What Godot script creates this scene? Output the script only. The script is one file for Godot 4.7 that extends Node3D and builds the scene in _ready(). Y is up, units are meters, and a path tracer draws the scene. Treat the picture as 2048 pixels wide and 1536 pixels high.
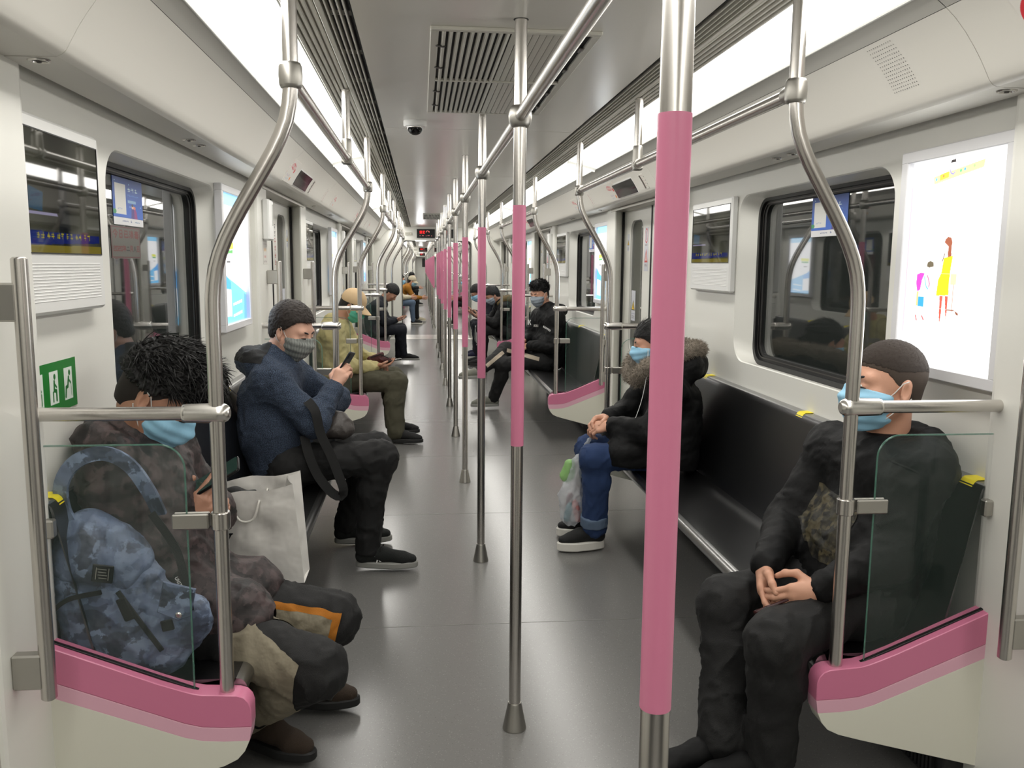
extends Node3D
# A metro train seen along its aisle. x across, y up, the train runs towards -z; the camera stands at z = 0.

const XC := 0.02                       # the middle of the car
const W_WALL := 1.24                   # half widths: window bay, door pillar, door leaf
const W_PIL := 1.2
const W_DOOR := 1.3
const CARS := [                        # near end, far end, benches as [near end, far end]
	[3.1, -16.8, [[2.79, -0.11], [-2.08, -4.98], [-6.95, -9.85], [-11.82, -14.72]]],
	[-17.8, -36.8, [[-19.9, -22.8], [-24.8, -27.7], [-29.7, -32.6]]],
	[-37.8, -56.8, [[-39.9, -42.8], [-44.8, -47.7], [-49.7, -52.6]]],
]

func _ready() -> void:
	var cam := Camera3D.new()
	cam.name = "camera"
	cam.fov = rad_to_deg(2.0 * atan(768.0 / 1720.0))
	cam.near = 0.05
	cam.far = 200.0
	cam.position = Vector3(-0.2871, 1.462, 0.0)
	cam.rotation_order = EULER_ORDER_YXZ
	cam.rotation = Vector3(-0.1385, -0.1057, 0.0086)
	add_child(cam)
	cam.current = true
	var env := Environment.new()
	env.background_mode = Environment.BG_COLOR
	env.background_color = Color(0.004, 0.004, 0.005)
	env.tonemap_mode = Environment.TONE_MAPPER_LINEAR
	env.tonemap_exposure = 1.6
	env.sdfgi_enabled = true
	env.ssao_enabled = true
	env.ssil_enabled = true
	var we := WorldEnvironment.new()
	we.name = "environment"
	we.environment = env
	add_child(we)
	ceiling_lights()
	make_materials()
	for k in CARS.size(): car(k)
	gangways()
	poles()
	benches()
	fittings()
	people()

# ---------------------------------------------------------------- light
const STRIP_ENERGY := 1.6
func ceiling_lights() -> void:
	var glow := mat("lamp_diffuser", Color(1, 1, 1), 0.4)
	glow.emission_enabled = true
	glow.emission = Color(1.0, 0.995, 0.97)
	glow.emission_energy_multiplier = 1.5
	var frame := mat("lamp_frame", Color(0.80, 0.80, 0.78), 0.4)
	for k in CARS.size():
		var cz: Array = CARS[k]
		var ends := []
		var z: float = cz[0] - 0.03
		for b in cz[2]:
			ends.append([z, (b[0] + b[1]) / 2.0 - 2.43])
			z = (b[0] + b[1]) / 2.0 - 2.43
		ends[-1][1] = cz[1] + 0.03
		if k > 0: ends = [[cz[0] - 0.03, cz[1] + 0.03]]
		for s in [-1, 1]:
			for e in ends.size():
				var a: float = ends[e][0] - 0.004
				var b: float = ends[e][1] + 0.004
				var mid := Vector3(XC + s * 0.7925, 2.142, (a + b) / 2.0)
				var where: String = "backpack side" if s < 0 else "poster side"
				var which: String = ["behind the camera", "over the nearest bench", "over the second bench", "over the third bench"][e] if k == 0 else "in the car past the %s gangway" % ("first" if k == 1 else "second")
				var t := thing("ceiling_light", "long glowing white light strip %s, %s" % [which, where], "light", mid, "ceiling light strips")
				var m := MB.new()
				var u := Vector3(s * 0.1035, -0.0255, 0)
				var hz := (a - b) / 2.0
				m.quad(-u + Vector3(0, 0, hz), u + Vector3(0, 0, hz), u - Vector3(0, 0, hz), -u - Vector3(0, 0, hz))
				var up := Vector3(0, 0.03, 0)
				m.quad(-u + up + Vector3(0, 0, hz), u + up + Vector3(0, 0, hz), u + up - Vector3(0, 0, hz), -u + up - Vector3(0, 0, hz))
				for g in [-1.0, 1.0]:
					m.quad(u * g + Vector3(0, 0, hz), u * g - Vector3(0, 0, hz), u * g + up - Vector3(0, 0, hz), u * g + up + Vector3(0, 0, hz))
				obj("diffuser", m, glow, t)
				var f := MB.new()
				for g in [-1.0, 1.0]:
					var c: Vector3 = u * float(g) + Vector3(0, 0.004, 0)
					f.box(c, Vector3(0.006, 0.02, hz * 2.0), 0.0015)
				f.box(Vector3(0, 0.0, -hz), Vector3(0.2, 0.056, 0.006), 0.001, Basis(Vector3(0, 0, 1), -s * 0.24))
				obj("light_frame", f, frame, t)
				var l := AreaLight3D.new()
				l.name = "strip_lamp"
				l.area_size = Vector2(0.19, hz * 2.0 - 0.06)
				l.area_normalize_energy = false
				l.light_energy = STRIP_ENERGY
				l.light_color = Color(1.0, 0.987, 0.962)
				l.area_range = 40.0
				l.shadow_enabled = true
				t.add_child(l)
				var dn := Vector3(-s * 0.24, -0.97, 0).normalized()
				l.transform = Transform3D(Basis(Vector3(0, 0, 1).cross(dn) * -1.0, Vector3(0, 0, 1), -dn).orthonormalized(), dn * 0.012)
# ---------------------------------------------------------------- mesh helpers
class MB:
	var v := PackedVector3Array()
	var n := PackedVector3Array()
	var t := PackedVector2Array()
	var c := PackedColorArray()
	var i := PackedInt32Array()
	var col := Color.WHITE
	func put(p: Vector3, nn: Vector3, uv := Vector2.ZERO) -> int:
		v.append(p); n.append(nn); t.append(uv); c.append(col)
		return v.size() - 1
	func tri(a: Vector3, b: Vector3, d: Vector3) -> void:
		var nn := (b - a).cross(d - a)
		if nn.length_squared() < 1e-18: return
		nn = nn.normalized()
		var k := put(a, nn); put(b, nn); put(d, nn)
		i.append_array([k, k + 2, k + 1])
	func quad(a: Vector3, b: Vector3, d: Vector3, e: Vector3, uvs := PackedVector2Array()) -> void:
		var nn := (d - a).cross(e - b)
		if nn.length_squared() < 1e-18: return
		nn = nn.normalized()
		if uvs.size() != 4: uvs = PackedVector2Array([Vector2(0, 1), Vector2(1, 1), Vector2(1, 0), Vector2(0, 0)])
		var k := put(a, nn, uvs[0]); put(b, nn, uvs[1]); put(d, nn, uvs[2]); put(e, nn, uvs[3])
		i.append_array([k, k + 2, k + 1, k, k + 3, k + 2])
	# rows of points, smooth over the whole; wrap joins the last column to the first
	func grid(rows: Array, wrap := false, uvs := Vector2.ONE) -> void:
		var R: int = rows.size()
		var C: int = rows[0].size()
		var base := v.size()
		for r in R:
			for k in C:
				var pl: Vector3 = rows[r][(k - 1 + C) % C] if wrap else rows[r][maxi(k - 1, 0)]
				var pr: Vector3 = rows[r][(k + 1) % C] if wrap else rows[r][mini(k + 1, C - 1)]
				var pd: Vector3 = rows[maxi(r - 1, 0)][k]
				var pu: Vector3 = rows[mini(r + 1, R - 1)][k]
				var nn := (pr - pl).cross(pu - pd)
				if nn.length_squared() < 1e-20:
					nn = (pr - pl).cross(rows[mini(r + 1, R - 1)][(k + 1) % C] - rows[maxi(r - 1, 0)][(k + 1) % C])
				put(rows[r][k], nn.normalized() if nn.length_squared() > 0.0 else Vector3.UP, Vector2(float(k) / maxi(C - 1, 1), float(r) / maxi(R - 1, 1)) * uvs)
		for r in R - 1:
			for k in (C if wrap else C - 1):
				var a := base + r * C + k
				var b := base + r * C + (k + 1) % C
				var d := b + C
				var e := a + C
				i.append_array([a, d, b, a, e, d])
	func fan(ring: PackedVector3Array, rev := false) -> void:
		var m := Vector3.ZERO
		for p in ring: m += p
		m /= ring.size()
		for k in ring.size():
			var a := ring[k]
			var b := ring[(k + 1) % ring.size()]
			if rev: tri(m, b, a)
			else: tri(m, a, b)
	# a round bar along a path; rad is one radius, or one per point
	func tube(path: PackedVector3Array, rad, sides := 20, caps := true) -> void:
		var rows := []
		var up := Vector3.ZERO
		for k in path.size():
			var d := (path[mini(k + 1, path.size() - 1)] - path[maxi(k - 1, 0)]).normalized()
			if up == Vector3.ZERO:
				up = Vector3.RIGHT if absf(d.y) > 0.7 else Vector3.UP
			var s := d.cross(up).normalized()
			up = s.cross(d).normalized()
			var ring := PackedVector3Array()
			var r: float = rad if rad is float else rad[k]
			for j in sides:
				var a := TAU * j / sides
				ring.append(path[k] + (s * cos(a) + up * sin(a)) * r)
			rows.append(ring)
		grid(rows, true)
		if caps:
			fan(rows[0], true)
			fan(rows[-1])
	# profile of (radius, height), each segment with its own edge
	func lathe(prof: PackedVector2Array, x := Transform3D(), sides := 24, smooth := false) -> void:
		var rows := []
		for p in prof:
			var ring := PackedVector3Array()
			for j in sides:
				var a := TAU * j / sides
				ring.append(x * Vector3(cos(a) * p.x, p.y, -sin(a) * p.x))
			rows.append(ring)
		if smooth: grid(rows, true)
		else:
			for k in rows.size() - 1: grid([rows[k], rows[k + 1]], true)
	func box(m: Vector3, s: Vector3, ch := 0.0, b := Basis()) -> void:
		var h := s * 0.5
		ch = minf(ch, minf(h.x, minf(h.y, h.z)) * 0.98)
		if ch <= 0.0:
			for ax in 3:
				for sg in [-1.0, 1.0]:
					var u := Vector3.ZERO; var w := Vector3.ZERO; var q := Vector3.ZERO
					q[ax] = h[ax] * sg
					u[(ax + 1) % 3] = h[(ax + 1) % 3] * sg
					w[(ax + 2) % 3] = h[(ax + 2) % 3]
					quad(m + b * (q - u - w), m + b * (q + u - w), m + b * (q + u + w), m + b * (q - u + w))
			return
		var f := func(ax: int, sg: float, su: float, sw: float) -> Vector3:
			var q := Vector3.ZERO
			q[ax] = h[ax] * sg
			q[(ax + 1) % 3] = (h[(ax + 1) % 3] - ch) * su
			q[(ax + 2) % 3] = (h[(ax + 2) % 3] - ch) * sw
			return m + b * q
		for ax in 3:
			for sg in [-1.0, 1.0]:
				quad(f.call(ax, sg, -sg, -1.0), f.call(ax, sg, sg, -1.0), f.call(ax, sg, sg, 1.0), f.call(ax, sg, -sg, 1.0))
			var ay: int = (ax + 1) % 3
			for s1 in [-1.0, 1.0]:
				for s2 in [-1.0, 1.0]:
					var z := [-1.0, 1.0] if s1 * s2 > 0.0 else [1.0, -1.0]
					quad(f.call(ax, s1, s2, z[0]), f.call(ay, s2, z[0], s1), f.call(ay, s2, z[1], s1), f.call(ax, s1, s2, z[1]))
		for sx in [-1.0, 1.0]:
			for sy in [-1.0, 1.0]:
				for sz in [-1.0, 1.0]:
					var a: Vector3 = f.call(0, sx, sy, sz)
					var e: Vector3 = f.call(1, sy, sz, sx)
					var g: Vector3 = f.call(2, sz, sx, sy)
					if sx * sy * sz > 0.0: tri(a, e, g)
					else: tri(a, g, e)
	# outline in the xy plane of x, drawn out from z0 to z1, with bevelled rims
	func prism(poly: PackedVector2Array, z0: float, z1: float, x := Transform3D(), bev := 0.0) -> void:
		var P := PackedVector2Array()
		for k in poly.size():
			if poly[k].distance_to(poly[(k + 1) % poly.size()]) > 0.0006: P.append(poly[k])
		var ar := 0.0
		for k in P.size():
			var q := P[(k + 1) % P.size()]
			ar += P[k].x * q.y - q.x * P[k].y
		if ar < 0.0: P.reverse()
		var N := P.size()
		var en := PackedVector2Array()
		for k in N:
			var d := (P[(k + 1) % N] - P[k]).normalized()
			en.append(Vector2(d.y, -d.x))
		var ins := PackedVector2Array()
		for k in N:
			var a := en[(k - 1 + N) % N]
			var m := (a + en[k]).normalized()
			ins.append(P[k] - m * bev / maxf(0.35, m.dot(en[k])))
		var tris := Geometry2D.triangulate_polygon(ins if bev > 0.0 else P)
		if tris.is_empty(): tris = Geometry2D.triangulate_polygon(P)
		if tris.is_empty(): printerr("a polygon could not be filled ", P)
		for zi in 2:
			var z := z1 if zi else z0
			var nn := (x.basis * Vector3(0, 0, 1 if zi else -1)).normalized()
			var k0 := v.size()
			for p in (ins if bev > 0.0 else P): put(x * Vector3(p.x, p.y, z), nn, p)
			for k in range(0, tris.size(), 3):
				var a := P[tris[k]]; var b := P[tris[k + 1]]; var d := P[tris[k + 2]]
				var ccw := (b - a).cross(d - a) > 0.0
				if ccw == (zi == 1): i.append_array([k0 + tris[k], k0 + tris[k + 2], k0 + tris[k + 1]])
				else: i.append_array([k0 + tris[k], k0 + tris[k + 1], k0 + tris[k + 2]])
		var vn := func(k: int, e: int) -> Vector2:   # normal of corner k as edge e sees it
			var a := en[(k - 1 + N) % N]; var b := en[k % N]
			return (a + b).normalized() if a.dot(b) > 0.8 else en[e]
		for k in N:
			var l := (k + 1) % N
			var n0: Vector2 = vn.call(k, k); var n1: Vector2 = vn.call(l, k)
			var lv := [[P, z0, P, z1, 0.0, 0.0]] if bev <= 0.0 else [[ins, z0, P, z0 + bev, -0.7, -0.7], [P, z0 + bev, P, z1 - bev, 0.0, 0.0], [P, z1 - bev, ins, z1, 0.7, 0.7]]
			for L in lv:
				var a0 := x * Vector3(L[0][k].x, L[0][k].y, L[1]); var b0 := x * Vector3(L[0][l].x, L[0][l].y, L[1])
				var a1 := x * Vector3(L[2][k].x, L[2][k].y, L[3]); var b1 := x * Vector3(L[2][l].x, L[2][l].y, L[3])
				var q := put(a0, (x.basis * Vector3(n0.x, n0.y, L[4])).normalized())
				put(b0, (x.basis * Vector3(n1.x, n1.y, L[4])).normalized()); put(b1, (x.basis * Vector3(n1.x, n1.y, L[5])).normalized()); put(a1, (x.basis * Vector3(n0.x, n0.y, L[5])).normalized())
				i.append_array([q, q + 2, q + 1, q, q + 3, q + 2])
	func mesh() -> ArrayMesh:
		var A := []
		A.resize(Mesh.ARRAY_MAX)
		A[Mesh.ARRAY_VERTEX] = v; A[Mesh.ARRAY_NORMAL] = n; A[Mesh.ARRAY_TEX_UV] = t; A[Mesh.ARRAY_COLOR] = c; A[Mesh.ARRAY_INDEX] = i
		var m := ArrayMesh.new()
		m.add_surface_from_arrays(Mesh.PRIMITIVE_TRIANGLES, A)
		return m

func rrect(w: float, h: float, r: float, k := 6) -> PackedVector2Array:
	var o := PackedVector2Array()
	for q in 4:
		var cx := (w / 2 - r) * (1 if q == 0 or q == 3 else -1)
		var cy := (h / 2 - r) * (1 if q < 2 else -1)
		for j in k + 1:
			var a := PI / 2 * (q + float(j) / k)
			o.append(Vector2(cx + cos(a) * r, cy + sin(a) * r))
	return o

func obj(called: String, mb, m: Material, parent: Node = self) -> MeshInstance3D:
	var o := MeshInstance3D.new()
	o.name = called
	o.mesh = mb.mesh() if mb is MB else mb
	o.material_override = m
	parent.add_child(o, true)
	return o

func tag(o: Node, label: String, category: String, group := "") -> Node:
	o.set_meta("label", label); o.set_meta("category", category)
	if group: o.set_meta("group", group)
	return o

func thing(called: String, label: String, category: String, at := Vector3.ZERO, group := "") -> Node3D:
	var o := Node3D.new()
	o.name = called
	add_child(o, true)
	o.position = at
	tag(o, label, category, group)
	return o

func setting(called: String, at := Vector3.ZERO) -> Node3D:
	var o := Node3D.new()
	o.name = called
	add_child(o, true)
	o.position = at
	o.set_meta("kind", "structure")
	return o

func struct(called: String, mb, m: Material, parent: Node = self) -> MeshInstance3D:
	var o := obj(called, mb, m, parent)
	if parent == self: o.set_meta("kind", "structure")
	return o

func dup(o: Node3D, at: Vector3, label := "", group := "") -> Node3D:
	var r: Node3D = o.duplicate()
	r.name = String(o.name)
	add_child(r, true)
	r.position = at
	if label: r.set_meta("label", label)
	if group: r.set_meta("group", group)
	return r

# ---------------------------------------------------------------- materials
var M := {}
func mat(called: String, c: Color, rough := 0.5, metal := 0.0) -> StandardMaterial3D:
	var m := StandardMaterial3D.new()
	m.resource_name = called
	m.albedo_color = c
	m.roughness = rough
	m.metallic = metal
	M[called] = m
	return m

func noise_tex(seed_: int, freq: float, size := 256, oct := 3, normal := 0.0, type := FastNoiseLite.TYPE_SIMPLEX_SMOOTH) -> ImageTexture:
	var f := FastNoiseLite.new()
	f.seed = seed_; f.frequency = freq; f.fractal_octaves = oct; f.noise_type = type
	var im: Image = f.get_seamless_image(size, size)
	if normal > 0.0:
		im.bump_map_to_normal_map(normal)
	return ImageTexture.create_from_image(im)

func tri_map(m: StandardMaterial3D, s: float, world := false) -> void:
	m.uv1_triplanar = true
	m.uv1_world_triplanar = world
	m.uv1_scale = Vector3(s, s, s)

func fabric(called: String, c: Color, nt: Texture2D, s: float, k := 1.0, rough := 0.85) -> StandardMaterial3D:
	var m := mat(called, c, rough)
	m.normal_enabled = true
	m.normal_texture = nt
	m.normal_scale = k
	tri_map(m, s)
	return m
func speckle(size: int, base: Color, spots: int, seed_: int, amp: float) -> ImageTexture:
	var im := Image.create(size, size, false, Image.FORMAT_RGB8)
	im.fill(base)
	var r := RandomNumberGenerator.new()
	r.seed = seed_
	for k in spots:
		var x := r.randi_range(0, size - 1); var y := r.randi_range(0, size - 1)
		var up := r.randf() < 0.6
		var q := base.lightened(amp * r.randf_range(0.3, 1.0)) if up else base.darkened(amp * r.randf_range(0.3, 1.0))
		im.set_pixel(x, y, q)
		if r.randf() < 0.5: im.set_pixel((x + 1) % size, y, q)
		if r.randf() < 0.3: im.set_pixel(x, (y + 1) % size, q)
	return ImageTexture.create_from_image(im)

var weave: Texture2D
var grain: Texture2D
var crumple: Texture2D
func make_materials() -> void:
	weave = noise_tex(3, 0.16, 256, 2, 6.0)
	grain = noise_tex(5, 0.03, 256, 4, 4.0)
	crumple = noise_tex(9, 0.012, 256, 4, 10.0)
	mat("wall_white", Color(0.89, 0.887, 0.86), 0.36)
	mat("ceiling_grey", Color(0.86, 0.85, 0.82), 0.24)
	mat("cove", Color(0.84, 0.83, 0.80), 0.42)
	mat("frame_grey", Color(0.72, 0.715, 0.69), 0.45)
	mat("dark", Color(0.03, 0.03, 0.03), 0.7)
	mat("rubber", Color(0.035, 0.035, 0.04), 0.45)
	mat("steel", Color(0.80, 0.785, 0.765), 0.27, 1.0)
	mat("steel_dull", Color(0.70, 0.69, 0.665), 0.4, 1.0)
	mat("steel_bright", Color(0.86, 0.85, 0.83), 0.26, 1.0)
	mat("bench_steel", Color(0.385, 0.385, 0.39), 0.32, 1.0)
	mat("bench_lip", Color(0.62, 0.62, 0.62), 0.28, 1.0)
	mat("pink", Color(0.815, 0.475, 0.60), 0.32)
	mat("pink_pale", Color(0.88, 0.68, 0.75), 0.32)
	mat("pink_sleeve", Color(0.81, 0.48, 0.595), 0.36)
	mat("panel_white", Color(0.86, 0.855, 0.80), 0.3)
	mat("plastic_white", Color(0.88, 0.88, 0.87), 0.35)
	mat("slat", Color(0.80, 0.79, 0.75), 0.45)
	mat("yellow_tape", Color(0.93, 0.86, 0.08), 0.5)
	mat("kick", Color(0.12, 0.12, 0.12), 0.5)
	mat("screw", Color(0.35, 0.34, 0.33), 0.4, 0.9)
	var fl := mat("floor", Color(1, 1, 1), 0.24)
	fl.albedo_texture = speckle(512, Color(0.435, 0.43, 0.42), 5200, 11, 0.22)
	tri_map(fl, 1.25, true)
	fl.metallic_specular = 0.5
	mat("floor_seam", Color(0.42, 0.415, 0.40), 0.35)
	var g := mat("glass", Color(0.5, 0.62, 0.58, 0.03), 0.0)
	g.transparency = BaseMaterial3D.TRANSPARENCY_ALPHA
	g.metallic_specular = 0.27
	var ge := mat("glass_edge", Color(0.35, 0.55, 0.48, 0.5), 0.1)
	ge.transparency = BaseMaterial3D.TRANSPARENCY_ALPHA
	var wg := mat("window_glass", Color(0.20, 0.22, 0.21, 0.35), 0.02)
	wg.transparency = BaseMaterial3D.TRANSPARENCY_ALPHA
	wg.metallic_specular = 1.0
# ---------------------------------------------------------------- the cars
func P(s: int, w: float, y: float, z: float) -> Vector3:
	return Vector3(XC + s * w, y, z)

# outline in (z, y), numbered alike for every size so that two can be bridged
func loop(z0: float, z1: float, y0: float, y1: float, r: float) -> PackedVector2Array:
	var o := PackedVector2Array()
	for p in rrect(z0 - z1, y1 - y0, r, 7): o.append(p + Vector2((z0 + z1) / 2.0, (y0 + y1) / 2.0))
	return o

func bridge(m: MB, s: int, A: PackedVector2Array, wa: float, B: PackedVector2Array, wb: float, smooth := true) -> void:
	var ra := PackedVector3Array(); var rb := PackedVector3Array()
	for k in A.size():
		ra.append(P(s, wa, A[k].y, A[k].x)); rb.append(P(s, wb, B[k].y, B[k].x))
	if smooth: m.grid([ra, rb], true)
	else:
		for k in A.size():
			var l := (k + 1) % A.size()
			m.quad(ra[k], ra[l], rb[l], rb[k])

# a section in (w, y) drawn along z
func sweep(m: MB, s: int, sec: PackedVector2Array, z0: float, z1: float, smooth := true) -> void:
	var ra := PackedVector3Array(); var rb := PackedVector3Array()
	for p in sec:
		ra.append(P(s, p.x, p.y, z0)); rb.append(P(s, p.x, p.y, z1))
	if smooth: m.grid([ra, rb])
	else:
		for k in sec.size() - 1: m.quad(ra[k], ra[k + 1], rb[k + 1], rb[k])

func slab(m: MB, s: int, w0: float, w1: float, y0: float, y1: float, z0: float, z1: float, ch := 0.0) -> void:
	m.box(P(s, (w0 + w1) / 2, (y0 + y1) / 2, (z0 + z1) / 2), Vector3(absf(w1 - w0), absf(y1 - y0), absf(z1 - z0)), ch)

var cove_section := PackedVector2Array([Vector2(0.945, 2.078), Vector2(0.972, 2.054), Vector2(0.999, 2.024), Vector2(1.023, 1.992), Vector2(1.043, 1.962), Vector2(1.059, 1.934), Vector2(1.07, 1.914), Vector2(1.079, 1.905), Vector2(1.09, 1.9)])
var n_window := 0
var n_door := 0
func car(k: int) -> void:
	var za: float = CARS[k][0]
	var zb: float = CARS[k][1]
	var benches_: Array = CARS[k][2]
	var cuts := [za]
	for b in benches_:
		cuts.append(b[0] + 0.04); cuts.append(b[1] - 0.02)
	cuts.append(zb)
	# floor: sheets with welded seams
	var fl := setting("floor")
	var seams := [za, 1.2, -1.75, -3.35, -4.93, -6.46, -7.88, -10.4, -12.3, -14.6, zb] if k == 0 else [za, za - 4.0, za - 8.0, za - 12.0, za - 16.0, zb]
	for j in seams.size() - 1:
		var m := MB.new()
		m.box(Vector3(XC, -0.03, (seams[j] + seams[j + 1]) / 2.0), Vector3(2.66, 0.06, seams[j] - seams[j + 1] - 0.004), 0.0015)
		obj("floor_sheet", m, M.floor, fl)
		if j > 0:
			var q := MB.new()
			q.box(Vector3(XC, -0.004, seams[j]), Vector3(2.6, 0.0086, 0.005), 0.0)
			obj("floor_seam", q, M.floor_seam, fl)
	# ceiling panels, frames and coves
	var ce := setting("ceiling")
	var cs := [za, 0.3, -2.1, -4.6, -7.0, -9.5, -12.0, -14.4, zb] if k == 0 else [za, za - 4.75, za - 9.5, za - 14.25, zb]
	for j in cs.size() - 1:
		var m := MB.new()
		var z0: float = cs[j] - 0.0015
		var z1: float = cs[j + 1] + 0.0015
		m.box(Vector3(XC, 2.165, (z0 + z1) / 2.0), Vector3(0.985, 0.03, z0 - z1), 0.002)
		obj("ceiling_panel", m, M.ceiling_grey, ce)
	var roof := MB.new()
	roof.box(Vector3(XC, 2.3, (za + zb) / 2.0), Vector3(2.8, 0.05, za - zb))
	obj("roof_shell", roof, M.dark, ce)
	for s in [-1, 1]:
		for j in cuts.size() - 1:
			var z0: float = cuts[j] - 0.0015
			var z1: float = cuts[j + 1] + 0.0015
			var f := MB.new()
			sweep(f, s, PackedVector2Array([Vector2(0.897, 2.16), Vector2(0.899, 2.112), Vector2(0.944, 2.079), Vector2(0.944, 2.16)]), z0, z1, false)
			obj("light_surround", f, M.frame_grey, ce)
			var c := MB.new()
			sweep(c, s, cove_section, z0, z1)
			var isdoor := j % 2 == 0
			var w_out := 1.31 if isdoor else 1.203
			sweep(c, s, PackedVector2Array([Vector2(1.09, 1.9), Vector2(w_out, 1.897)]), z0, z1)
			if not isdoor: sweep(c, s, PackedVector2Array([Vector2(1.203, 1.897), Vector2(1.203, 1.93)]), z0, z1)
			for zz in [z0, z1]:
				var cap := PackedVector3Array()
				for p in cove_section: cap.append(P(s, p.x, p.y, zz))
				cap.append(P(s, w_out, 1.897, zz)); cap.append(P(s, w_out, 2.1, zz)); cap.append(P(s, 0.945, 2.1, zz))
				c.fan(cap)
			obj("cove_panel", c, M.cove, ce)
		# walls
		var wa := setting("wall_left" if s < 0 else "wall_right")
		var back := MB.new()
		slab(back, s, 1.40, 1.44, -0.05, 2.3, za, zb)
		obj("outer_shell", back, M.dark, wa)
		for j in benches_.size():
			var b: Array = benches_[j]
			var a0: float = b[0] + 0.0
			var b0: float = b[1] - 0.0
			var zc := (a0 + b0) / 2.0 + 0.095
			var O := loop(zc + 0.705, zc - 0.705, 1.0, 1.8, 0.12)
			var I := loop(zc + 0.64, zc - 0.63, 0.99, 1.78, 0.09)
			var m := MB.new()
			bridge(m, s, loop(a0, b0, 0.0, 1.96, 0.0004), W_WALL, O, W_WALL, false)
			var O2 := loop(zc + 0.70, zc - 0.70, 1.004, 1.796, 0.118)
			bridge(m, s, O, W_WALL, O2, W_WALL + 0.006)
			obj("bay_panel", m, M.wall_white, wa)
			var rv := MB.new()
			bridge(rv, s, O2, W_WALL + 0.006, I, 1.315)
			obj("window_reveal", rv, M.wall_white, wa)
			n_window += 1
			var wi := setting("window_%d" % n_window)
			var I2 := loop(zc + 0.615, zc - 0.605, 1.014, 1.765, 0.075)
			var I3 := loop(zc + 0.575, zc - 0.565, 1.04, 1.748, 0.06)
			var ru := MB.new()
			bridge(ru, s, loop(zc + 0.66, zc - 0.65, 0.97, 1.79, 0.1), 1.313, I2, 1.31, false)
			bridge(ru, s, I2, 1.31, I2, 1.322)
			bridge(ru, s, I2, 1.322, I3, 1.325, false)
			bridge(ru, s, I3, 1.325, I3, 1.36)
			obj("rubber_seal", ru, M.rubber, wi)
			var bead := MB.new()
			bridge(bead, s, loop(zc + 0.602, zc - 0.592, 1.026, 1.757, 0.068), 1.319, loop(zc + 0.597, zc - 0.587, 1.031, 1.753, 0.066), 1.319, false)
			bridge(bead, s, loop(zc + 0.602, zc - 0.592, 1.026, 1.757, 0.068), 1.319, loop(zc + 0.602, zc - 0.592, 1.026, 1.757, 0.068), 1.324)
			obj("glazing_bead", bead, M.screw, wi)
			for w in [1.335]:
				var g := MB.new()
				slab(g, s, w, w + 0.005, 1.03, 1.76, zc + 0.59, zc - 0.58)
				obj("pane", g, M.window_glass, wi)
		# door bays
		for j in benches_.size() + 1:
			var z0: float = za if j == 0 else benches_[j - 1][1]
			var z1: float = zb if j == benches_.size() else benches_[j][0]
			if z0 - z1 < 1.5:
				var m := MB.new()
				slab(m, s, W_PIL, W_PIL + 0.1, 0.0, 1.9, z0, z1)
				obj("end_panel", m, M.wall_white, setting("trim_%d" % (40 + n_door * 2)))
				continue
			if z0 - z1 > 2.0:
				if j == 0: z0 = z1 + 1.97
				else: z1 = z0 - 1.97
				var m := MB.new()
				var e0: float = za if j == 0 else z1
				var e1: float = z0 if j == 0 else zb
				slab(m, s, W_PIL, W_PIL + 0.1, 0.0, 1.9, e0, e1)
				obj("end_panel", m, M.wall_white, setting("trim_%d" % (40 + n_door * 2)))
			n_door += 1
			var dr := setting("door_%d" % n_door)
			for q in 2:
				var e := z0 if q == 0 else z1
				var d := -1.0 if q == 0 else 1.0
				var sec := PackedVector2Array([Vector2(1.36, e - d * 0.045), Vector2(1.215, e - d * 0.045), Vector2(1.203, e - d * 0.038), Vector2(1.2, e - d * 0.025), Vector2(1.2, e + d * 0.245), Vector2(1.203, e + d * 0.256), Vector2(1.212, e + d * 0.256), Vector2(1.30, e + d * 0.125), Vector2(1.36, e + d * 0.125)])
				var m := MB.new()
				var lo := PackedVector3Array(); var hi := PackedVector3Array()
				for p in sec:
					lo.append(P(s, p.x, 0.0, p.y)); hi.append(P(s, p.x, 1.9, p.y))
				for u in sec.size() - 1: m.quad(lo[u], lo[u + 1], hi[u + 1], hi[u])
				obj("door_pillar", m, M.wall_white, dr)
			var c := (z0 + z1) / 2.0
			for g in [1.0, -1.0]:
				var m := MB.new()
				var O := loop(maxf(c + g * 0.012, c + g * 0.86), minf(c + g * 0.012, c + g * 0.86), 0.012, 1.89, 0.0004)
				var H := loop(maxf(c + g * 0.24, c + g * 0.60), minf(c + g * 0.24, c + g * 0.60), 0.80, 1.79, 0.09)
				bridge(m, s, O, W_DOOR, H, W_DOOR, false)
				bridge(m, s, H, W_DOOR, H, W_DOOR + 0.012)
				var lf := obj("door_leaf", m, M.wall_white, dr)
				var e := MB.new()
				var zl := loop(maxf(c + g * 0.235, c + g * 0.605), minf(c + g * 0.235, c + g * 0.605), 0.795, 1.795, 0.093)
				bridge(e, s, zl, W_DOOR - 0.001, H, W_DOOR - 0.001, false)
				obj("pane_gasket", e, M.rubber, lf)
				var p := MB.new()
				for w in [W_DOOR + 0.012]:
					slab(p, s, w, w + 0.005, 0.79, 1.8, maxf(c + g * 0.235, c + g * 0.605), minf(c + g * 0.235, c + g * 0.605))
				obj("pane", p, M.window_glass, lf)
				var b := MB.new()
				slab(b, s, W_DOOR - 0.016, W_DOOR + 0.02, 0.0, 1.885, c + g * 0.858, c + g * 0.822, 0.003)
				obj("door_seal", b, M.rubber, dr)
			var b2 := MB.new()
			slab(b2, s, W_DOOR - 0.006, W_DOOR + 0.02, 0.012, 1.89, c + 0.012, c - 0.012, 0.003)
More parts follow.
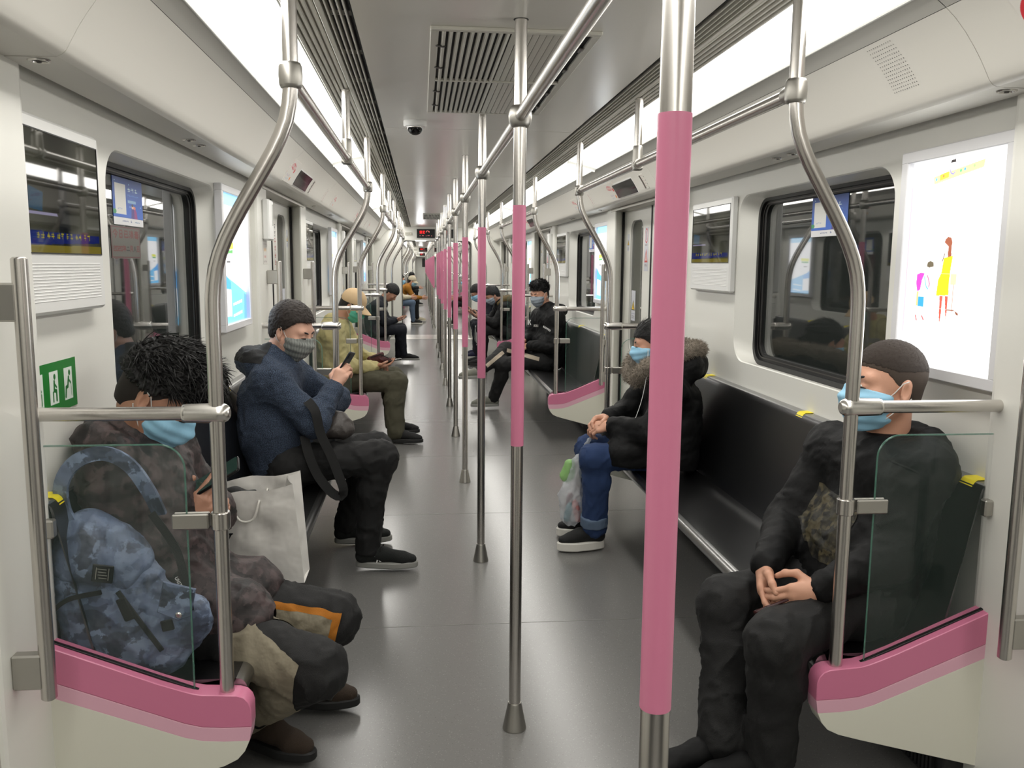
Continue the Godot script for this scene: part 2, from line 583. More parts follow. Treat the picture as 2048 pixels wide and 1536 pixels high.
			obj("door_seal", b2, M.rubber, dr)
			var sill := MB.new()
			slab(sill, s, 1.22, 1.36, -0.01, 0.006, c + 0.86, c - 0.86, 0.002)
			obj("door_sill", sill, M.steel_dull, dr)
			var hd := MB.new()
			slab(hd, s, 1.195, 1.33, 1.875, 1.896, c + 0.86, c - 0.86, 0.002)
			obj("door_header", hd, M.steel_dull, dr)
		# kick plate and heater grille along the benches
		for b in benches_:
			var m := MB.new()
			slab(m, s, 1.14, 1.235, 0.0, 0.17, b[0] - 0.02, b[1] + 0.02, 0.004)
			var tr := struct("trim_%d" % (1 + wa.get_index()), m, M.kick)
			if k == 0 and b[0] < 0.0:
				for q in 26:
					var f := MB.new()
					slab(f, s, 1.13, 1.142, 0.015, 0.155, b[0] - 0.06 - q * 0.018, b[0] - 0.07 - q * 0.018, 0.001)
					obj("heater_fin", f, M.kick, tr)
	# end walls
	for q in 2:
		var z := za if q == 0 else zb
		var t := 0.04 if q == 0 else -0.04
		var e := setting("wall_back" if q == 0 and k == 0 else "wall_end")
		var m := MB.new()
		if q == 0 and k == 0:
			m.box(Vector3(XC, 1.1, z + 0.02), Vector3(2.8, 2.5, 0.04))
		else:
			var A := rrect(2.64, 2.3, 0.0005, 7)
			var B := rrect(1.36, 1.98, 0.1, 7)
			var ra := PackedVector3Array(); var rb := PackedVector3Array(); var rc := PackedVector3Array()
			for u in A.size():
				ra.append(Vector3(XC + A[u].x, A[u].y + 1.1, z))
				var by := B[u].y + 0.91
				rb.append(Vector3(XC + B[u].x, maxf(by, -0.02), z)); rc.append(Vector3(XC + B[u].x, maxf(by, -0.02), z + t * 2.0))
			for u in A.size():
				var l := (u + 1) % A.size()
				m.quad(ra[u], ra[l], rb[l], rb[u])
				m.quad(rb[u], rb[l], rc[l], rc[u])
		obj("end_panel", m, M.wall_white, e)

func gangways() -> void:
	for k in 2:
		var z0: float = CARS[k][1] - 0.02
		var z1: float = CARS[k + 1][0] + 0.02
		var g := setting("wall_gangway")
		for q in 9:
			var m := MB.new()
			var zz: float = z0 - 0.06 - (z0 - z1 - 0.12) * q / 8.0
			for s in [-1, 1]:
				slab(m, s, 0.70 + 0.02 * (q % 2), 0.78, 0.0, 1.92, zz + 0.06, zz - 0.06, 0.01)
			m.box(Vector3(XC, 1.93 + 0.012 * (q % 2), zz), Vector3(1.5, 0.04, 0.12), 0.01)
			obj("bellows_fold", m, M.frame_grey, g)
		var f := MB.new()
		f.box(Vector3(XC, -0.02, (z0 + z1) / 2.0), Vector3(1.5, 0.05, z0 - z1), 0.004)
		struct("floor_gangway", f, M.steel_bright)
	var e := MB.new()
	e.box(Vector3(XC, 1.0, -57.6), Vector3(2.6, 2.4, 0.05))
	struct("wall_cab", e, M.wall_white)
# ---------------------------------------------------------------- poles, rails, end screens
func pole_zs() -> Array:
	var o := []
	for k in 36:
		var z := -(0.9816 + 1.5632 * k)
		if z < -56.0: break
		if (z < -16.4 and z > -18.2) or (z < -36.4 and z > -38.2): continue
		o.append(z)
	return o

func poles() -> void:
	var st: StandardMaterial3D = M.steel
	var proto: Node3D
	var zs := pole_zs()
	for k in zs.size():
		var z: float = zs[k]
		var label: String
		if k == 0: label = "nearest aisle pole with a broad pink sleeve, crossing in front of everything"
		elif k < 12: label = "aisle pole with a pink sleeve, %s of the row from the camera" % ["", "second", "third", "fourth", "fifth", "sixth", "seventh", "eighth", "ninth", "tenth", "eleventh", "twelfth"][k]
		else: label = "one of the distant pink-sleeved aisle poles merging into a pink band"
		if k == 0:
			proto = thing("aisle_pole", label, "pole", Vector3(0, 0, z), "pink sleeved aisle poles")
			var m := MB.new()
			m.tube(PackedVector3Array([Vector3(0, 0.075, 0), Vector3(0, 0.9, 0), Vector3(0, 1.7, 0), Vector3(0, 2.152, 0)]), 0.0185, 28)
			obj("pole_tube", m, st, proto)
			var q := MB.new()
			q.lathe(PackedVector2Array([Vector2(0.0185, 0.917), Vector2(0.0195, 0.917), Vector2(0.0196, 0.9185), Vector2(0.0196, 1.6305), Vector2(0.0195, 1.632), Vector2(0.0185, 1.632)]), Transform3D(), 28)
			obj("pink_sleeve", q, M.pink_sleeve, proto)
			var f := MB.new()
			f.lathe(PackedVector2Array([Vector2(0.0, 0.0), Vector2(0.037, 0.0), Vector2(0.0375, 0.004), Vector2(0.0215, 0.085), Vector2(0.0205, 0.0875), Vector2(0.018, 0.0875)]), Transform3D(), 28)
			obj("base_cone", f, M.steel_dull, proto)
			var c := MB.new()
			c.lathe(PackedVector2Array([Vector2(0.018, -0.03), Vector2(0.025, -0.03), Vector2(0.0315, -0.018), Vector2(0.034, 0.0), Vector2(0.0315, 0.018), Vector2(0.025, 0.03), Vector2(0.018, 0.03)]), Transform3D(Basis(), Vector3(0, 1.883, 0)), 28, true)
			obj("ball_joint", c, M.steel_dull, proto)
			var g := MB.new()
			g.lathe(PackedVector2Array([Vector2(0.0185, 2.149), Vector2(0.0215, 2.149), Vector2(0.0215, 2.1515)]), Transform3D(), 28)
			obj("ceiling_collar", g, M.dark, proto)
		else: dup(proto, Vector3(0, 0, z), label)
	# the rail through the joints
	for k in CARS.size():
		var za: float = 1.9 if k == 0 else CARS[k][0] - 0.4
		var zb: float = CARS[k][1] + 0.4
		var m := MB.new()
		m.tube(PackedVector3Array([Vector3(0, 1.883, za), Vector3(0, 1.883, (za + zb) / 2), Vector3(0, 1.883, zb)]), 0.0175, 24)
		tag(obj("overhead_rail", m, st), ["steel handrail overhead threading the row of pink sleeved poles", "far overhead handrail threading the pink poles beyond the gangway", "farthest overhead handrail above the pink pole row"][k], "handrail", "centre overhead rails")
	for s in [-1, 1]:
		for k in CARS.size():
			for j in CARS[k][2].size():
				if k == 0 and j == 0: continue
				bench_end_set(s, k, j)

func bent(s: int) -> PackedVector3Array:
	var key := [[0.60, 2.162], [0.60, 2.0], [0.60, 1.90], [0.602, 1.845], [0.611, 1.79], [0.633, 1.735], [0.664, 1.68], [0.70, 1.62], [0.735, 1.56], [0.765, 1.50], [0.783, 1.445], [0.791, 1.39], [0.793, 1.33], [0.793, 1.2], [0.793, 0.9], [0.793, 0.385]]
	var c := Curve3D.new()
	for q in key.size():
		var p := Vector3(s * key[q][0], key[q][1], 0)
		var a := Vector3(s * key[maxi(q - 1, 0)][0], key[maxi(q - 1, 0)][1], 0)
		var b := Vector3(s * key[mini(q + 1, key.size() - 1)][0], key[mini(q + 1, key.size() - 1)][1], 0)
		var t := (b - a).normalized()
		c.add_point(p, -t * p.distance_to(a) * 0.33, t * p.distance_to(b) * 0.33)
	var o := PackedVector3Array()
	var L := c.get_baked_length()
	for q in 49: o.append(c.sample_baked(L * q / 48.0, true))
	return o

# everything at the two ends of a bench: bent pole with its cross bar, end screen, wall rail, and the rail between
var end_proto := {}
func bench_end_set(s: int, k: int, j: int) -> void:
	var a: float = CARS[k][2][j][0]
	var b: float = CARS[k][2][j][1]
	var who := bench_words(s, k, j)
	for q in 2:
		var z := a if q == 0 else b
		var endw := "near end" if q == 0 else "far end"
		var d := 1.0 if q == 0 else -1.0
		var key := "%d%d" % [s, q]
		if not end_proto.has(key):
			end_proto[key] = [make_bent_pole(s, d), make_screen(s, d), make_wall_rail(s)]
			end_proto[key][0].position = Vector3(XC, 0, z)
			end_proto[key][1].position = Vector3(XC, 0, z)
			end_proto[key][2].position = Vector3(XC, 0, z + d * 0.195)
			end_proto[key][0].set_meta("label", "bent steel pole at the %s of %s" % [endw, who])
			end_proto[key][1].set_meta("label", "pink banded end screen at the %s of %s" % [endw, who])
			end_proto[key][2].set_meta("label", "upright door grab rail past the %s of %s" % [endw, who])
		else:
			var p: Array = end_proto[key]
			dup(p[0], Vector3(XC, 0, z), "bent steel pole at the %s of %s" % [endw, who])
			dup(p[1], Vector3(XC, 0, z), "pink banded end screen at the %s of %s" % [endw, who])
			dup(p[2], Vector3(XC, 0, z + d * 0.195), "upright door grab rail past the %s of %s" % [endw, who])
	var t := thing("overhead_rail", "side overhead handrail on hangers above %s" % who, "handrail", Vector3(XC + s * 0.605, 1.883, (a + b) / 2.0), "side overhead rails")
	var m := MB.new()
	var h := (a - b) / 2.0 - 0.01
	m.tube(PackedVector3Array([Vector3(0, 0, h), Vector3(0, 0, 0), Vector3(0, 0, -h)]), 0.0165, 24)
	obj("rail_tube", m, M.steel, t)
	var g := MB.new()
	g.tube(PackedVector3Array([Vector3(0, 0.0, -0.12), Vector3(0, 0.27, -0.12)]), 0.0165, 24)
	obj("hanger", g, M.steel, t)
	var c := MB.new()
	c.lathe(PackedVector2Array([Vector2(0.0165, -0.024), Vector2(0.0215, -0.02), Vector2(0.0225, 0.0), Vector2(0.0205, 0.06), Vector2(0.0195, 0.075), Vector2(0.0165, 0.077)]), Transform3D(Basis(), Vector3(0, 0, -0.12)), 24, true)
	c.tube(PackedVector3Array([Vector3(0, 0, -0.148), Vector3(0, 0, -0.092)]), 0.0215, 20)
	obj("hanger_socket", c, M.steel_dull, t)

func bench_words(s: int, k: int, j: int) -> String:
	if k > 0: return "the %s %s bench, %s car" % [["first", "second", "third"][j], "backpack-side" if s < 0 else "poster-side", "second" if k == 1 else "third"]
	if s < 0: return ["the bench behind", "the backpack man's bench", "the khaki man's bench", "the last backpack-side bench"][j]
	return ["the bench behind", "the fur-hooded woman's bench", "the K jacket man's bench", "the two phone users' bench"][j]

func make_bent_pole(s: int, d: float) -> Node3D:
	var t := thing("bent_pole", "", "pole", Vector3.ZERO, "bent poles at bench ends")
	var path := bent(s)
	var m := MB.new()
	m.tube(path, 0.0175, 24)
	obj("pole_tube", m, M.steel, t)
	var c := MB.new()
	c.lathe(PackedVector2Array([Vector2(0.0175, -0.028), Vector2(0.0225, -0.028), Vector2(0.026, -0.02), Vector2(0.027, 0.0), Vector2(0.026, 0.02), Vector2(0.0225, 0.028), Vector2(0.0175, 0.028)]), Transform3D(Basis(), Vector3(s * 0.60, 1.883, 0)), 24, true)
	c.tube(PackedVector3Array([Vector3(s * 0.60, 1.883, 0), Vector3(s * 0.602, 1.883, -d * 0.06)]), PackedFloat32Array([0.0225, 0.020]), 20)
	obj("rail_joint", c, M.steel_dull, t)
	var b := MB.new()
	b.tube(PackedVector3Array([Vector3(s * 0.80, 1.105, 0), Vector3(s * 1.0, 1.105, 0), Vector3(s * 1.21, 1.105, 0)]), 0.0165, 24)
	obj("cross_bar", b, M.steel, t)
	var f := MB.new()
	f.tube(PackedVector3Array([Vector3(s * 0.762, 1.105, 0), Vector3(s * 0.766, 1.105, 0), Vector3(s * 0.774, 1.105, 0), Vector3(s * 0.79, 1.105, 0), Vector3(s * 0.862, 1.105, 0), Vector3(s * 0.87, 1.105, 0), Vector3(s * 0.872, 1.105, 0)]), PackedFloat32Array([0.012, 0.018, 0.0225, 0.0245, 0.0225, 0.0215, 0.0165]), 24)
	obj("bar_collar", f, M.steel_bright, t)
	return t

# the outline of the end panel in (w, y)
func panel_outline() -> PackedVector2Array:
	return PackedVector2Array([Vector2(1.205, 0.548), Vector2(0.95, 0.441), Vector2(0.893, 0.420), Vector2(0.872, 0.413), Vector2(0.85, 0.408), Vector2(0.80, 0.405), Vector2(0.765, 0.4025), Vector2(0.748, 0.396), Vector2(0.737, 0.383), Vector2(0.732, 0.366), Vector2(0.732, 0.32), Vector2(0.737, 0.285), Vector2(0.75, 0.255), Vector2(0.768, 0.234), Vector2(0.80, 0.218), Vector2(0.86, 0.2), Vector2(1.205, 0.105)])

func make_screen(s: int, d: float) -> Node3D:
	var t := thing("end_screen", "", "screen", Vector3.ZERO, "bench end screens")
	var o := panel_outline()
	var cut1 := PackedVector2Array([Vector2(1.206, 0.545 - 0.085), Vector2(0.893, 0.335), Vector2(0.85, 0.323), Vector2(0.80, 0.319), Vector2(0.72, 0.318)])
	var cut2 := PackedVector2Array([Vector2(1.206, 0.545 - 0.125), Vector2(0.893, 0.298), Vector2(0.85, 0.287), Vector2(0.80, 0.283), Vector2(0.72, 0.282)])
	var top := cut1.duplicate(); top.append_array(PackedVector2Array([Vector2(0.72, 0.7), Vector2(1.206, 0.7)]))
	var mid := cut1.duplicate(); var rc := cut2.duplicate(); rc.reverse(); mid.append_array(rc)
	var low := cut2.duplicate(); low.append_array(PackedVector2Array([Vector2(0.72, 0.0), Vector2(1.206, 0.0)]))
	var parts := [[top, "pink_band", M.pink], [mid, "pale_pink_band", M.pink_pale], [low, "panel_body", M.panel_white]]
	for p in parts:
		var poly: PackedVector2Array = Geometry2D.intersect_polygons(o, p[0])[0]
		var m := MB.new()
		var q := PackedVector2Array()
		for v in poly: q.append(Vector2(s * v.x, v.y))
		m.prism(q, -0.028, 0.028, Transform3D(), 0.002 if p[1] == "pink_band" else 0.0006)
		obj(p[1], m, p[2], t)
	# groove that holds the pane, pane, clamps
	var g := MB.new()
	g.box(Vector3(s * 1.035, 0.4785, 0), Vector3(0.385, 0.006, 0.012), 0.001, Basis(Vector3(0, 0, 1), s * 0.389))
	obj("pane_channel", g, M.rubber, t)
	var c := PackedVector2Array([Vector2(1.19, 0.52), Vector2(0.872, 0.39), Vector2(0.872, 0.965)])
	for u in 9:
		var a := PI - PI / 2 * u / 8.0
		c.append(Vector2(0.932 + cos(a) * 0.06, 0.97 + sin(a) * 0.06))
	c.append(Vector2(1.19, 1.03))
	var pm := MB.new()
	var q2 := PackedVector2Array()
	for v in c: q2.append(Vector2(s * v.x, v.y))
	pm.prism(q2, -0.004, 0.004, Transform3D(), 0.0012)
	obj("glass_pane", pm, M.glass, t)
	var rim := MB.new()
	for u in range(1, c.size() - 1):
		var A := Vector3(s * c[u].x, c[u].y, 0.0); var B := Vector3(s * c[u + 1].x, c[u + 1].y, 0.0)
		rim.tube(PackedVector3Array([A, B]), 0.0024, 6, false)
	obj("pane_edge", rim, M.glass_edge, t)
	for z in [0.0]:
		var k := MB.new()
		k.box(Vector3(s * 0.862, 0.842, d * 0.010), Vector3(0.085, 0.038, 0.008), 0.003)
		k.box(Vector3(s * 0.862, 0.842, -d * 0.010), Vector3(0.085, 0.038, 0.008), 0.003)
		obj("clamp_plate", k, M.steel_dull, t)
		var l := MB.new()
		l.lathe(PackedVector2Array([Vector2(0.0176, 0.821), Vector2(0.0215, 0.821), Vector2(0.0225, 0.823), Vector2(0.0225, 0.861), Vector2(0.0215, 0.863), Vector2(0.0176, 0.863)]), Transform3D(Basis(), Vector3(s * 0.793, 0, 0)), 24)
		obj("clamp_ring", l, M.steel, t)
		var w := MB.new()
		w.box(Vector3(s * 1.188, 0.83, 0), Vector3(0.024, 0.045, 0.026), 0.004)
		obj("wall_clip", w, M.steel_dull, t)
	return t

func make_wall_rail(s: int) -> Node3D:
	var t := thing("grab_rail", "", "grab rail", Vector3.ZERO, "upright door grab rails")
	var m := MB.new()
	m.tube(PackedVector3Array([Vector3(s * 1.13, 0.5, 0), Vector3(s * 1.13, 0.504, 0), Vector3(s * 1.13, 0.98, 0), Vector3(s * 1.13, 1.464, 0), Vector3(s * 1.13, 1.468, 0)]), PackedFloat32Array([0.012, 0.0165, 0.0165, 0.0165, 0.012]), 24)
	obj("rail_tube", m, M.steel, t)
	for y in [1.375, 0.568]:
		var b := MB.new()
		b.box(Vector3(s * 1.168, y, 0), Vector3(0.064, 0.08, 0.03), 0.004)
		obj("bracket", b, M.steel_dull, t)
	return t
# ---------------------------------------------------------------- benches
func benches() -> void:
	for s in [-1, 1]:
		var proto: Node3D
		for k in CARS.size():
			for j in CARS[k][2].size():
				var a: float = CARS[k][2][j][0]
				var b: float = CARS[k][2][j][1]
				var label := "long dark steel bench, %s" % bench_words(s, k, j)
				if k == 0 and j == 0: label = "steel bench behind the camera on the %s side" % ("backpack" if s < 0 else "poster")
				if proto == null: proto = make_bench(s, a - b - 0.06); proto.position = Vector3(XC, 0, (a + b) / 2); proto.set_meta("label", label)
				else: dup(proto, Vector3(XC, 0, (a + b) / 2), label)

func make_bench(s: int, L: float) -> Node3D:
	var t := thing("bench", "", "bench", Vector3.ZERO, "long steel benches")
	var h := L / 2.0
	var draw := func(sec: Array, z0: float, z1: float, smooth: bool) -> MB:
		var m := MB.new()
		var ra := PackedVector3Array(); var rb := PackedVector3Array()
		for p in sec:
			ra.append(Vector3(s * p[0], p[1], z0)); rb.append(Vector3(s * p[0], p[1], z1))
		if smooth: m.grid([ra, rb])
		else:
			for q in sec.size() - 1: m.quad(ra[q], ra[q + 1], rb[q + 1], rb[q])
		m.fan(ra); m.fan(rb)
		return m
	# rolled front lip
	var lip := []
	for q in 13:
		var an := PI * 0.5 + PI * 1.15 * q / 12.0
		lip.append([0.778 + cos(an) * 0.027, 0.393 + sin(an) * 0.027])
	lip.append([0.80, 0.36])
	obj("front_lip", draw.call(lip, h, -h, true), M.bench_lip, t)
	var seat := [[0.778, 0.42], [0.80, 0.4195], [0.84, 0.414], [0.90, 0.405], [0.98, 0.398], [1.04, 0.398], [1.075, 0.405], [1.095, 0.42]]
	obj("seat", draw.call(seat, h, -h, true), M.bench_steel, t)
	var back := [[1.095, 0.42], [1.107, 0.45], [1.13, 0.55], [1.155, 0.68], [1.178, 0.80], [1.188, 0.855], [1.193, 0.872], [1.2, 0.88]]
	obj("backrest", draw.call(back, h, -h, true), M.bench_steel, t)
	var ledge := [[1.2, 0.88], [1.206, 0.8835], [1.2385, 0.8845], [1.2385, 0.86]]
	obj("top_ledge", draw.call(ledge, h, -h, false), M.bench_lip, t)
	var m := MB.new()
	m.quad(Vector3(s * 0.80, 0.36, h), Vector3(s * 0.80, 0.36, -h), Vector3(s * 1.2, 0.30, -h), Vector3(s * 1.2, 0.30, h))
	obj("underside", m, M.kick, t)
	for z in [-h * 0.7, 0.0, h * 0.7]:
		var c := MB.new()
		c.prism(PackedVector2Array([Vector2(s * 0.82, 0.36), Vector2(s * 1.12, 0.36), Vector2(s * 1.12, 0.2)]), z - 0.02, z + 0.02, Transform3D(), 0.003)
		obj("bracket", c, M.kick, t)
	return t
# ---------------------------------------------------------------- prints
func stamp(im: Image, p: Vector2, r: float, c: Color) -> void:
	for y in range(maxi(0, int(p.y - r)), mini(im.get_height(), int(p.y + r) + 2)):
		for x in range(maxi(0, int(p.x - r)), mini(im.get_width(), int(p.x + r) + 2)):
			var d := Vector2(x + 0.5, y + 0.5).distance_to(p)
			if d < r + 0.5: im.set_pixel(x, y, im.get_pixel(x, y).lerp(c, clampf(r + 0.5 - d, 0.0, 1.0)))

func ink(im: Image, pts: Array, w: float, c: Color) -> void:
	for k in pts.size() - 1:
		var n := maxi(1, int(pts[k].distance_to(pts[k + 1]) / maxf(0.6, w * 0.4)))
		for j in n + 1: stamp(im, pts[k].lerp(pts[k + 1], float(j) / n), w * 0.5, c)

func fill(im: Image, pts: PackedVector2Array, c: Color) -> void:
	var r := Rect2(pts[0], Vector2.ZERO)
	for p in pts: r = r.expand(p)
	for y in range(maxi(0, int(r.position.y)), mini(im.get_height(), int(r.end.y) + 1)):
		for x in range(maxi(0, int(r.position.x)), mini(im.get_width(), int(r.end.x) + 1)):
			if Geometry2D.is_point_in_polygon(Vector2(x + 0.5, y + 0.5), pts): im.set_pixel(x, y, c)

func px(im: Image, pts: Array) -> PackedVector2Array:
	var o := PackedVector2Array()
	for p in pts: o.append(Vector2(p[0] * im.get_width(), p[1] * im.get_height()))
	return o

# lines of print too small to read
func tiny(im: Image, x: float, y: float, w: float, h: float, c: Color, rng: RandomNumberGenerator) -> void:
	var n := maxi(1, int(w / (h * 1.1)))
	for k in n:
		var o := Vector2(x + k * h * 1.1, y)
		for j in 3:
			var a := rng.randf() * h * 0.8
			ink(im, [o + Vector2(h * 0.1, a), o + Vector2(h * rng.randf_range(0.5, 0.9), a)], maxf(0.7, h * 0.12), c)
		var b := rng.randf_range(0.2, 0.7) * h
		ink(im, [o + Vector2(b, 0), o + Vector2(b, h * 0.85)], maxf(0.7, h * 0.12), c)

func strokes(im: Image, o: Vector2, s: float, w: float, c: Color, lines: Array) -> void:
	for l in lines:
		var p := []
		for q in range(0, l.size(), 2): p.append(o + Vector2(l[q], l[q + 1]) * s)
		ink(im, p, w, c)

func sheet(w: int, h: int, c: Color) -> Image:
	var im := Image.create(w, h, false, Image.FORMAT_RGB8)
	im.fill(c)
	return im

func printed(called: String, im: Image, rough := 0.4) -> StandardMaterial3D:
	var m := mat(called, Color(1, 1, 1), rough)
	m.albedo_texture = ImageTexture.create_from_image(im)
	m.texture_repeat = false
	return m

func lit(called: String, im: Image, e: float, rough := 0.3) -> StandardMaterial3D:
	var m := mat(called, Color(0.02, 0.02, 0.02), rough)
	m.emission_enabled = true
	m.emission = Color.BLACK
	m.emission_texture = ImageTexture.create_from_image(im)
	m.emission_energy_multiplier = e
	m.texture_repeat = false
	return m

# a flat print on a side wall: its face at half width w, from z0 (near) to z1
func face(m: MB, s: int, w: float, y0: float, y1: float, z0: float, z1: float) -> void:
	var a := z0 if s < 0 else z1
	var b := z1 if s < 0 else z0
	m.quad(P(s, w, y0, a), P(s, w, y0, b), P(s, w, y1, b), P(s, w, y1, a))

func sticker(called: String, s: int, w: float, y0: float, y1: float, z0: float, z1: float, m: Material, label: String, cat_ := "sticker", group := "") -> Node3D:
	var b := MB.new()
	face(b, s, w, y0, y1, z0, z1)
	slab(b, s, w + 0.0002, w + 0.0012, y0, y1, z0, z1)
	return tag(obj(called, b, m), label, cat_, group)

# the same on the slanting cove: u runs along z, v up the slope
func cove_at(y: float) -> Vector3:
	for k in cove_section.size() - 1:
		if y <= cove_section[k].y and y >= cove_section[k + 1].y:
			var f := (cove_section[k].y - y) / (cove_section[k].y - cove_section[k + 1].y)
			var p := cove_section[k].lerp(cove_section[k + 1], f)
			return Vector3(p.x, p.y, 0)
	return Vector3(1.05, y, 0)

func on_cove(called: String, s: int, y0: float, y1: float, z0: float, z1: float, m: Material, th := 0.0015, parent: Node = self) -> MeshInstance3D:
	var b := MB.new()
	var a := z0 if s < 0 else z1
	var c := z1 if s < 0 else z0
	var rows := []
	for k in 5:
		var q := cove_at(lerpf(y1, y0, k / 4.0))
		rows.append(PackedVector3Array([P(s, q.x - th, q.y - th, a), P(s, q.x - th, q.y - th, c)]))
	b.grid(rows)
	rows.reverse()
	for k in 4:
		for e in [0, 1]:
			var u: Vector3 = rows[k][e]; var v: Vector3 = rows[k + 1][e]
			b.quad(u, v, v + Vector3(s, 1, 0) * (th + 0.001), u + Vector3(s, 1, 0) * (th + 0.001))
	for e in [0, 4]:
		var u: Vector3 = rows[e][0]; var v: Vector3 = rows[e][1]
		b.quad(u, v, v + Vector3(s, 1, 0) * (th + 0.001), u + Vector3(s, 1, 0) * (th + 0.001))
	return obj(called, b, m, parent)

# ---------------------------------------------------------------- fittings
func fittings() -> void:
	air_slots()
	vents()
	var rng := RandomNumberGenerator.new()
	rng.seed = 77
	screens_and_ads(rng)
	door_prints(rng)
	small_things(rng)
	signs()

func air_slots() -> void:
	for k in CARS.size():
		var za: float = CARS[k][0]
		var zb: float = CARS[k][1]
		var zc := (za + zb) / 2.0
		for s in [-1, 1]:
			var t := thing("air_diffuser", "long slotted ceiling air diffuser beside the light strip, %s, %s car" % ["backpack side" if s < 0 else "poster side", ["nearest", "second", "farthest"][k]], "air vent", Vector3(XC, 2.15, zc), "slotted ceiling air diffusers")
			var b := MB.new()
			b.box(Vector3(s * 0.592, 0.05, 0), Vector3(0.192, 0.012, za - zb - 0.02))
			b.box(Vector3(s * 0.4945, 0.025, 0), Vector3(0.002, 0.05, za - zb - 0.02))
			obj("dark_duct", b, M.dark, t)
			for j in 4:
				var m := MB.new()
				m.box(Vector3(s * (0.510 + j * 0.0165), 0.008, 0), Vector3(0.0045, 0.022, za - zb - 0.02), 0.001)
				obj("slat", m, M.slat, t)
			var r := MB.new()
			r.box(Vector3(s * 0.579, 0.01, 0), Vector3(0.016, 0.026, za - zb - 0.02), 0.002)
			obj("middle_rib", r, M.slat, t)
			for j in 5:
				var m := MB.new()
				m.box(Vector3(s * (0.6 + j * 0.0185), 0.014 - 0.001 * j, 0), Vector3(0.0125, 0.02, za - zb - 0.02), 0.003)
				m.box(Vector3(s * (0.609 + j * 0.0185), 0.02, 0), Vector3(0.01, 0.006, za - zb - 0.02))
				obj("slat", m, M.slat, t)
			if k == 0:
				for j in 40:
					var g := MB.new()
					g.box(Vector3(s * 0.535, 0.02, zc * 0.0 + (za - zb) / 2.0 - 0.2 - j * 0.46), Vector3(0.075, 0.012, 0.004))
					obj("cross_web", g, M.slat, t)

func vents() -> void:
	for q in [[-3.345, "large square ceiling vent grille of parallel slats with a cross bar, nearest"], [-12.95, "small looking distant ceiling vent grille in front of the red signs"]]:
		var t := thing("ceiling_vent", q[1], "vent", Vector3(0.0, 2.149, q[0]), "ceiling vent grilles")
		var f := MB.new()
		for e in [-1.0, 1.0]:
			f.box(Vector3(e * 0.243, -0.004, 0), Vector3(0.026, 0.012, 1.366), 0.003)
			f.box(Vector3(0, -0.004, e * 0.697), Vector3(0.512, 0.012, 0.026), 0.003)
		obj("frame", f, M.slat, t)
		var d := MB.new()
		d.box(Vector3(0, 0.0006, 0), Vector3(0.47, 0.0012, 1.37))
		obj("dark_duct", d, M.dark, t)
		for k in 20:
			var m := MB.new()
			m.box(Vector3(-0.215 + k * 0.0212, -0.006, 0), Vector3(0.019 if k > 9 else 0.0105, 0.0035 if k > 9 else 0.011, 1.37), 0.0012, Basis(Vector3(0, 0, 1), -0.22 if k > 9 else 0.35))
			obj("slat", m, M.slat, t)
		var b := MB.new()
		b.box(Vector3(0, -0.007, 0.0), Vector3(0.46, 0.012, 0.014), 0.002)
		obj("cross_bar", b, M.slat, t)
		for z in [-0.5, -0.2, 0.22, 0.52]:
			var c := MB.new()
			c.box(Vector3(0.222, -0.01, z), Vector3(0.012, 0.006, 0.05), 0.002)
			c.box(Vector3(-0.222, -0.012, z), Vector3(0.03, 0.005, 0.014), 0.002, Basis(Vector3.UP, 0.5))
			obj("clip", c, M.screw, t)
	var t := thing("dome_camera", "white dome surveillance camera with dark bubble on the ceiling", "camera", Vector3(-0.312, 2.15, -4.36))
	var b := MB.new()
	b.lathe(PackedVector2Array([Vector2(0.0, 0.0), Vector2(0.055, 0.0), Vector2(0.056, -0.004), Vector2(0.056, -0.022), Vector2(0.053, -0.028), Vector2(0.044, -0.031), Vector2(0.041, -0.031)]), Transform3D(), 32)
	obj("housing", b, M.plastic_white, t)
	var g := MB.new()
	g.lathe(PackedVector2Array([Vector2(0.0435, -0.0305), Vector2(0.0435, -0.034), Vector2(0.0395, -0.034)]), Transform3D(), 32)
	obj("trim_ring", g, M.steel_bright, t)
	var d := MB.new()
	var pr := PackedVector2Array()
	for k in 11: pr.append(Vector2(cos(PI / 2 * k / 10.0) * 0.039, -0.032 - sin(PI / 2 * k / 10.0) * 0.036))
	d.lathe(pr, Transform3D(), 32, true)
	obj("dark_bubble", d, mat("bubble", Color(0.015, 0.015, 0.018), 0.04), t)
	# round lamp in the gangway ceilings
	for k in 2:
		var z: float = CARS[k][1] - 0.5
		var l := thing("gangway_lamp", "small round glowing lamp in the %s gangway ceiling" % ["first", "second"][k], "light", Vector3(-0.29, 1.915, z))
		var m := MB.new()
		m.lathe(PackedVector2Array([Vector2(0.0, -0.022), Vector2(0.09, -0.020), Vector2(0.11, -0.01), Vector2(0.115, 0.0)]), Transform3D(), 28)
		obj("diffuser", m, M.lamp_diffuser, l)
		var o := OmniLight3D.new()
		o.name = "lamp"
		o.light_energy = 0.07
		o.light_size = 0.08
		o.omni_range = 20.0
		o.omni_attenuation = 2.0
		o.shadow_enabled = true
		o.position = Vector3(0, -0.14, 0)
		l.add_child(o)

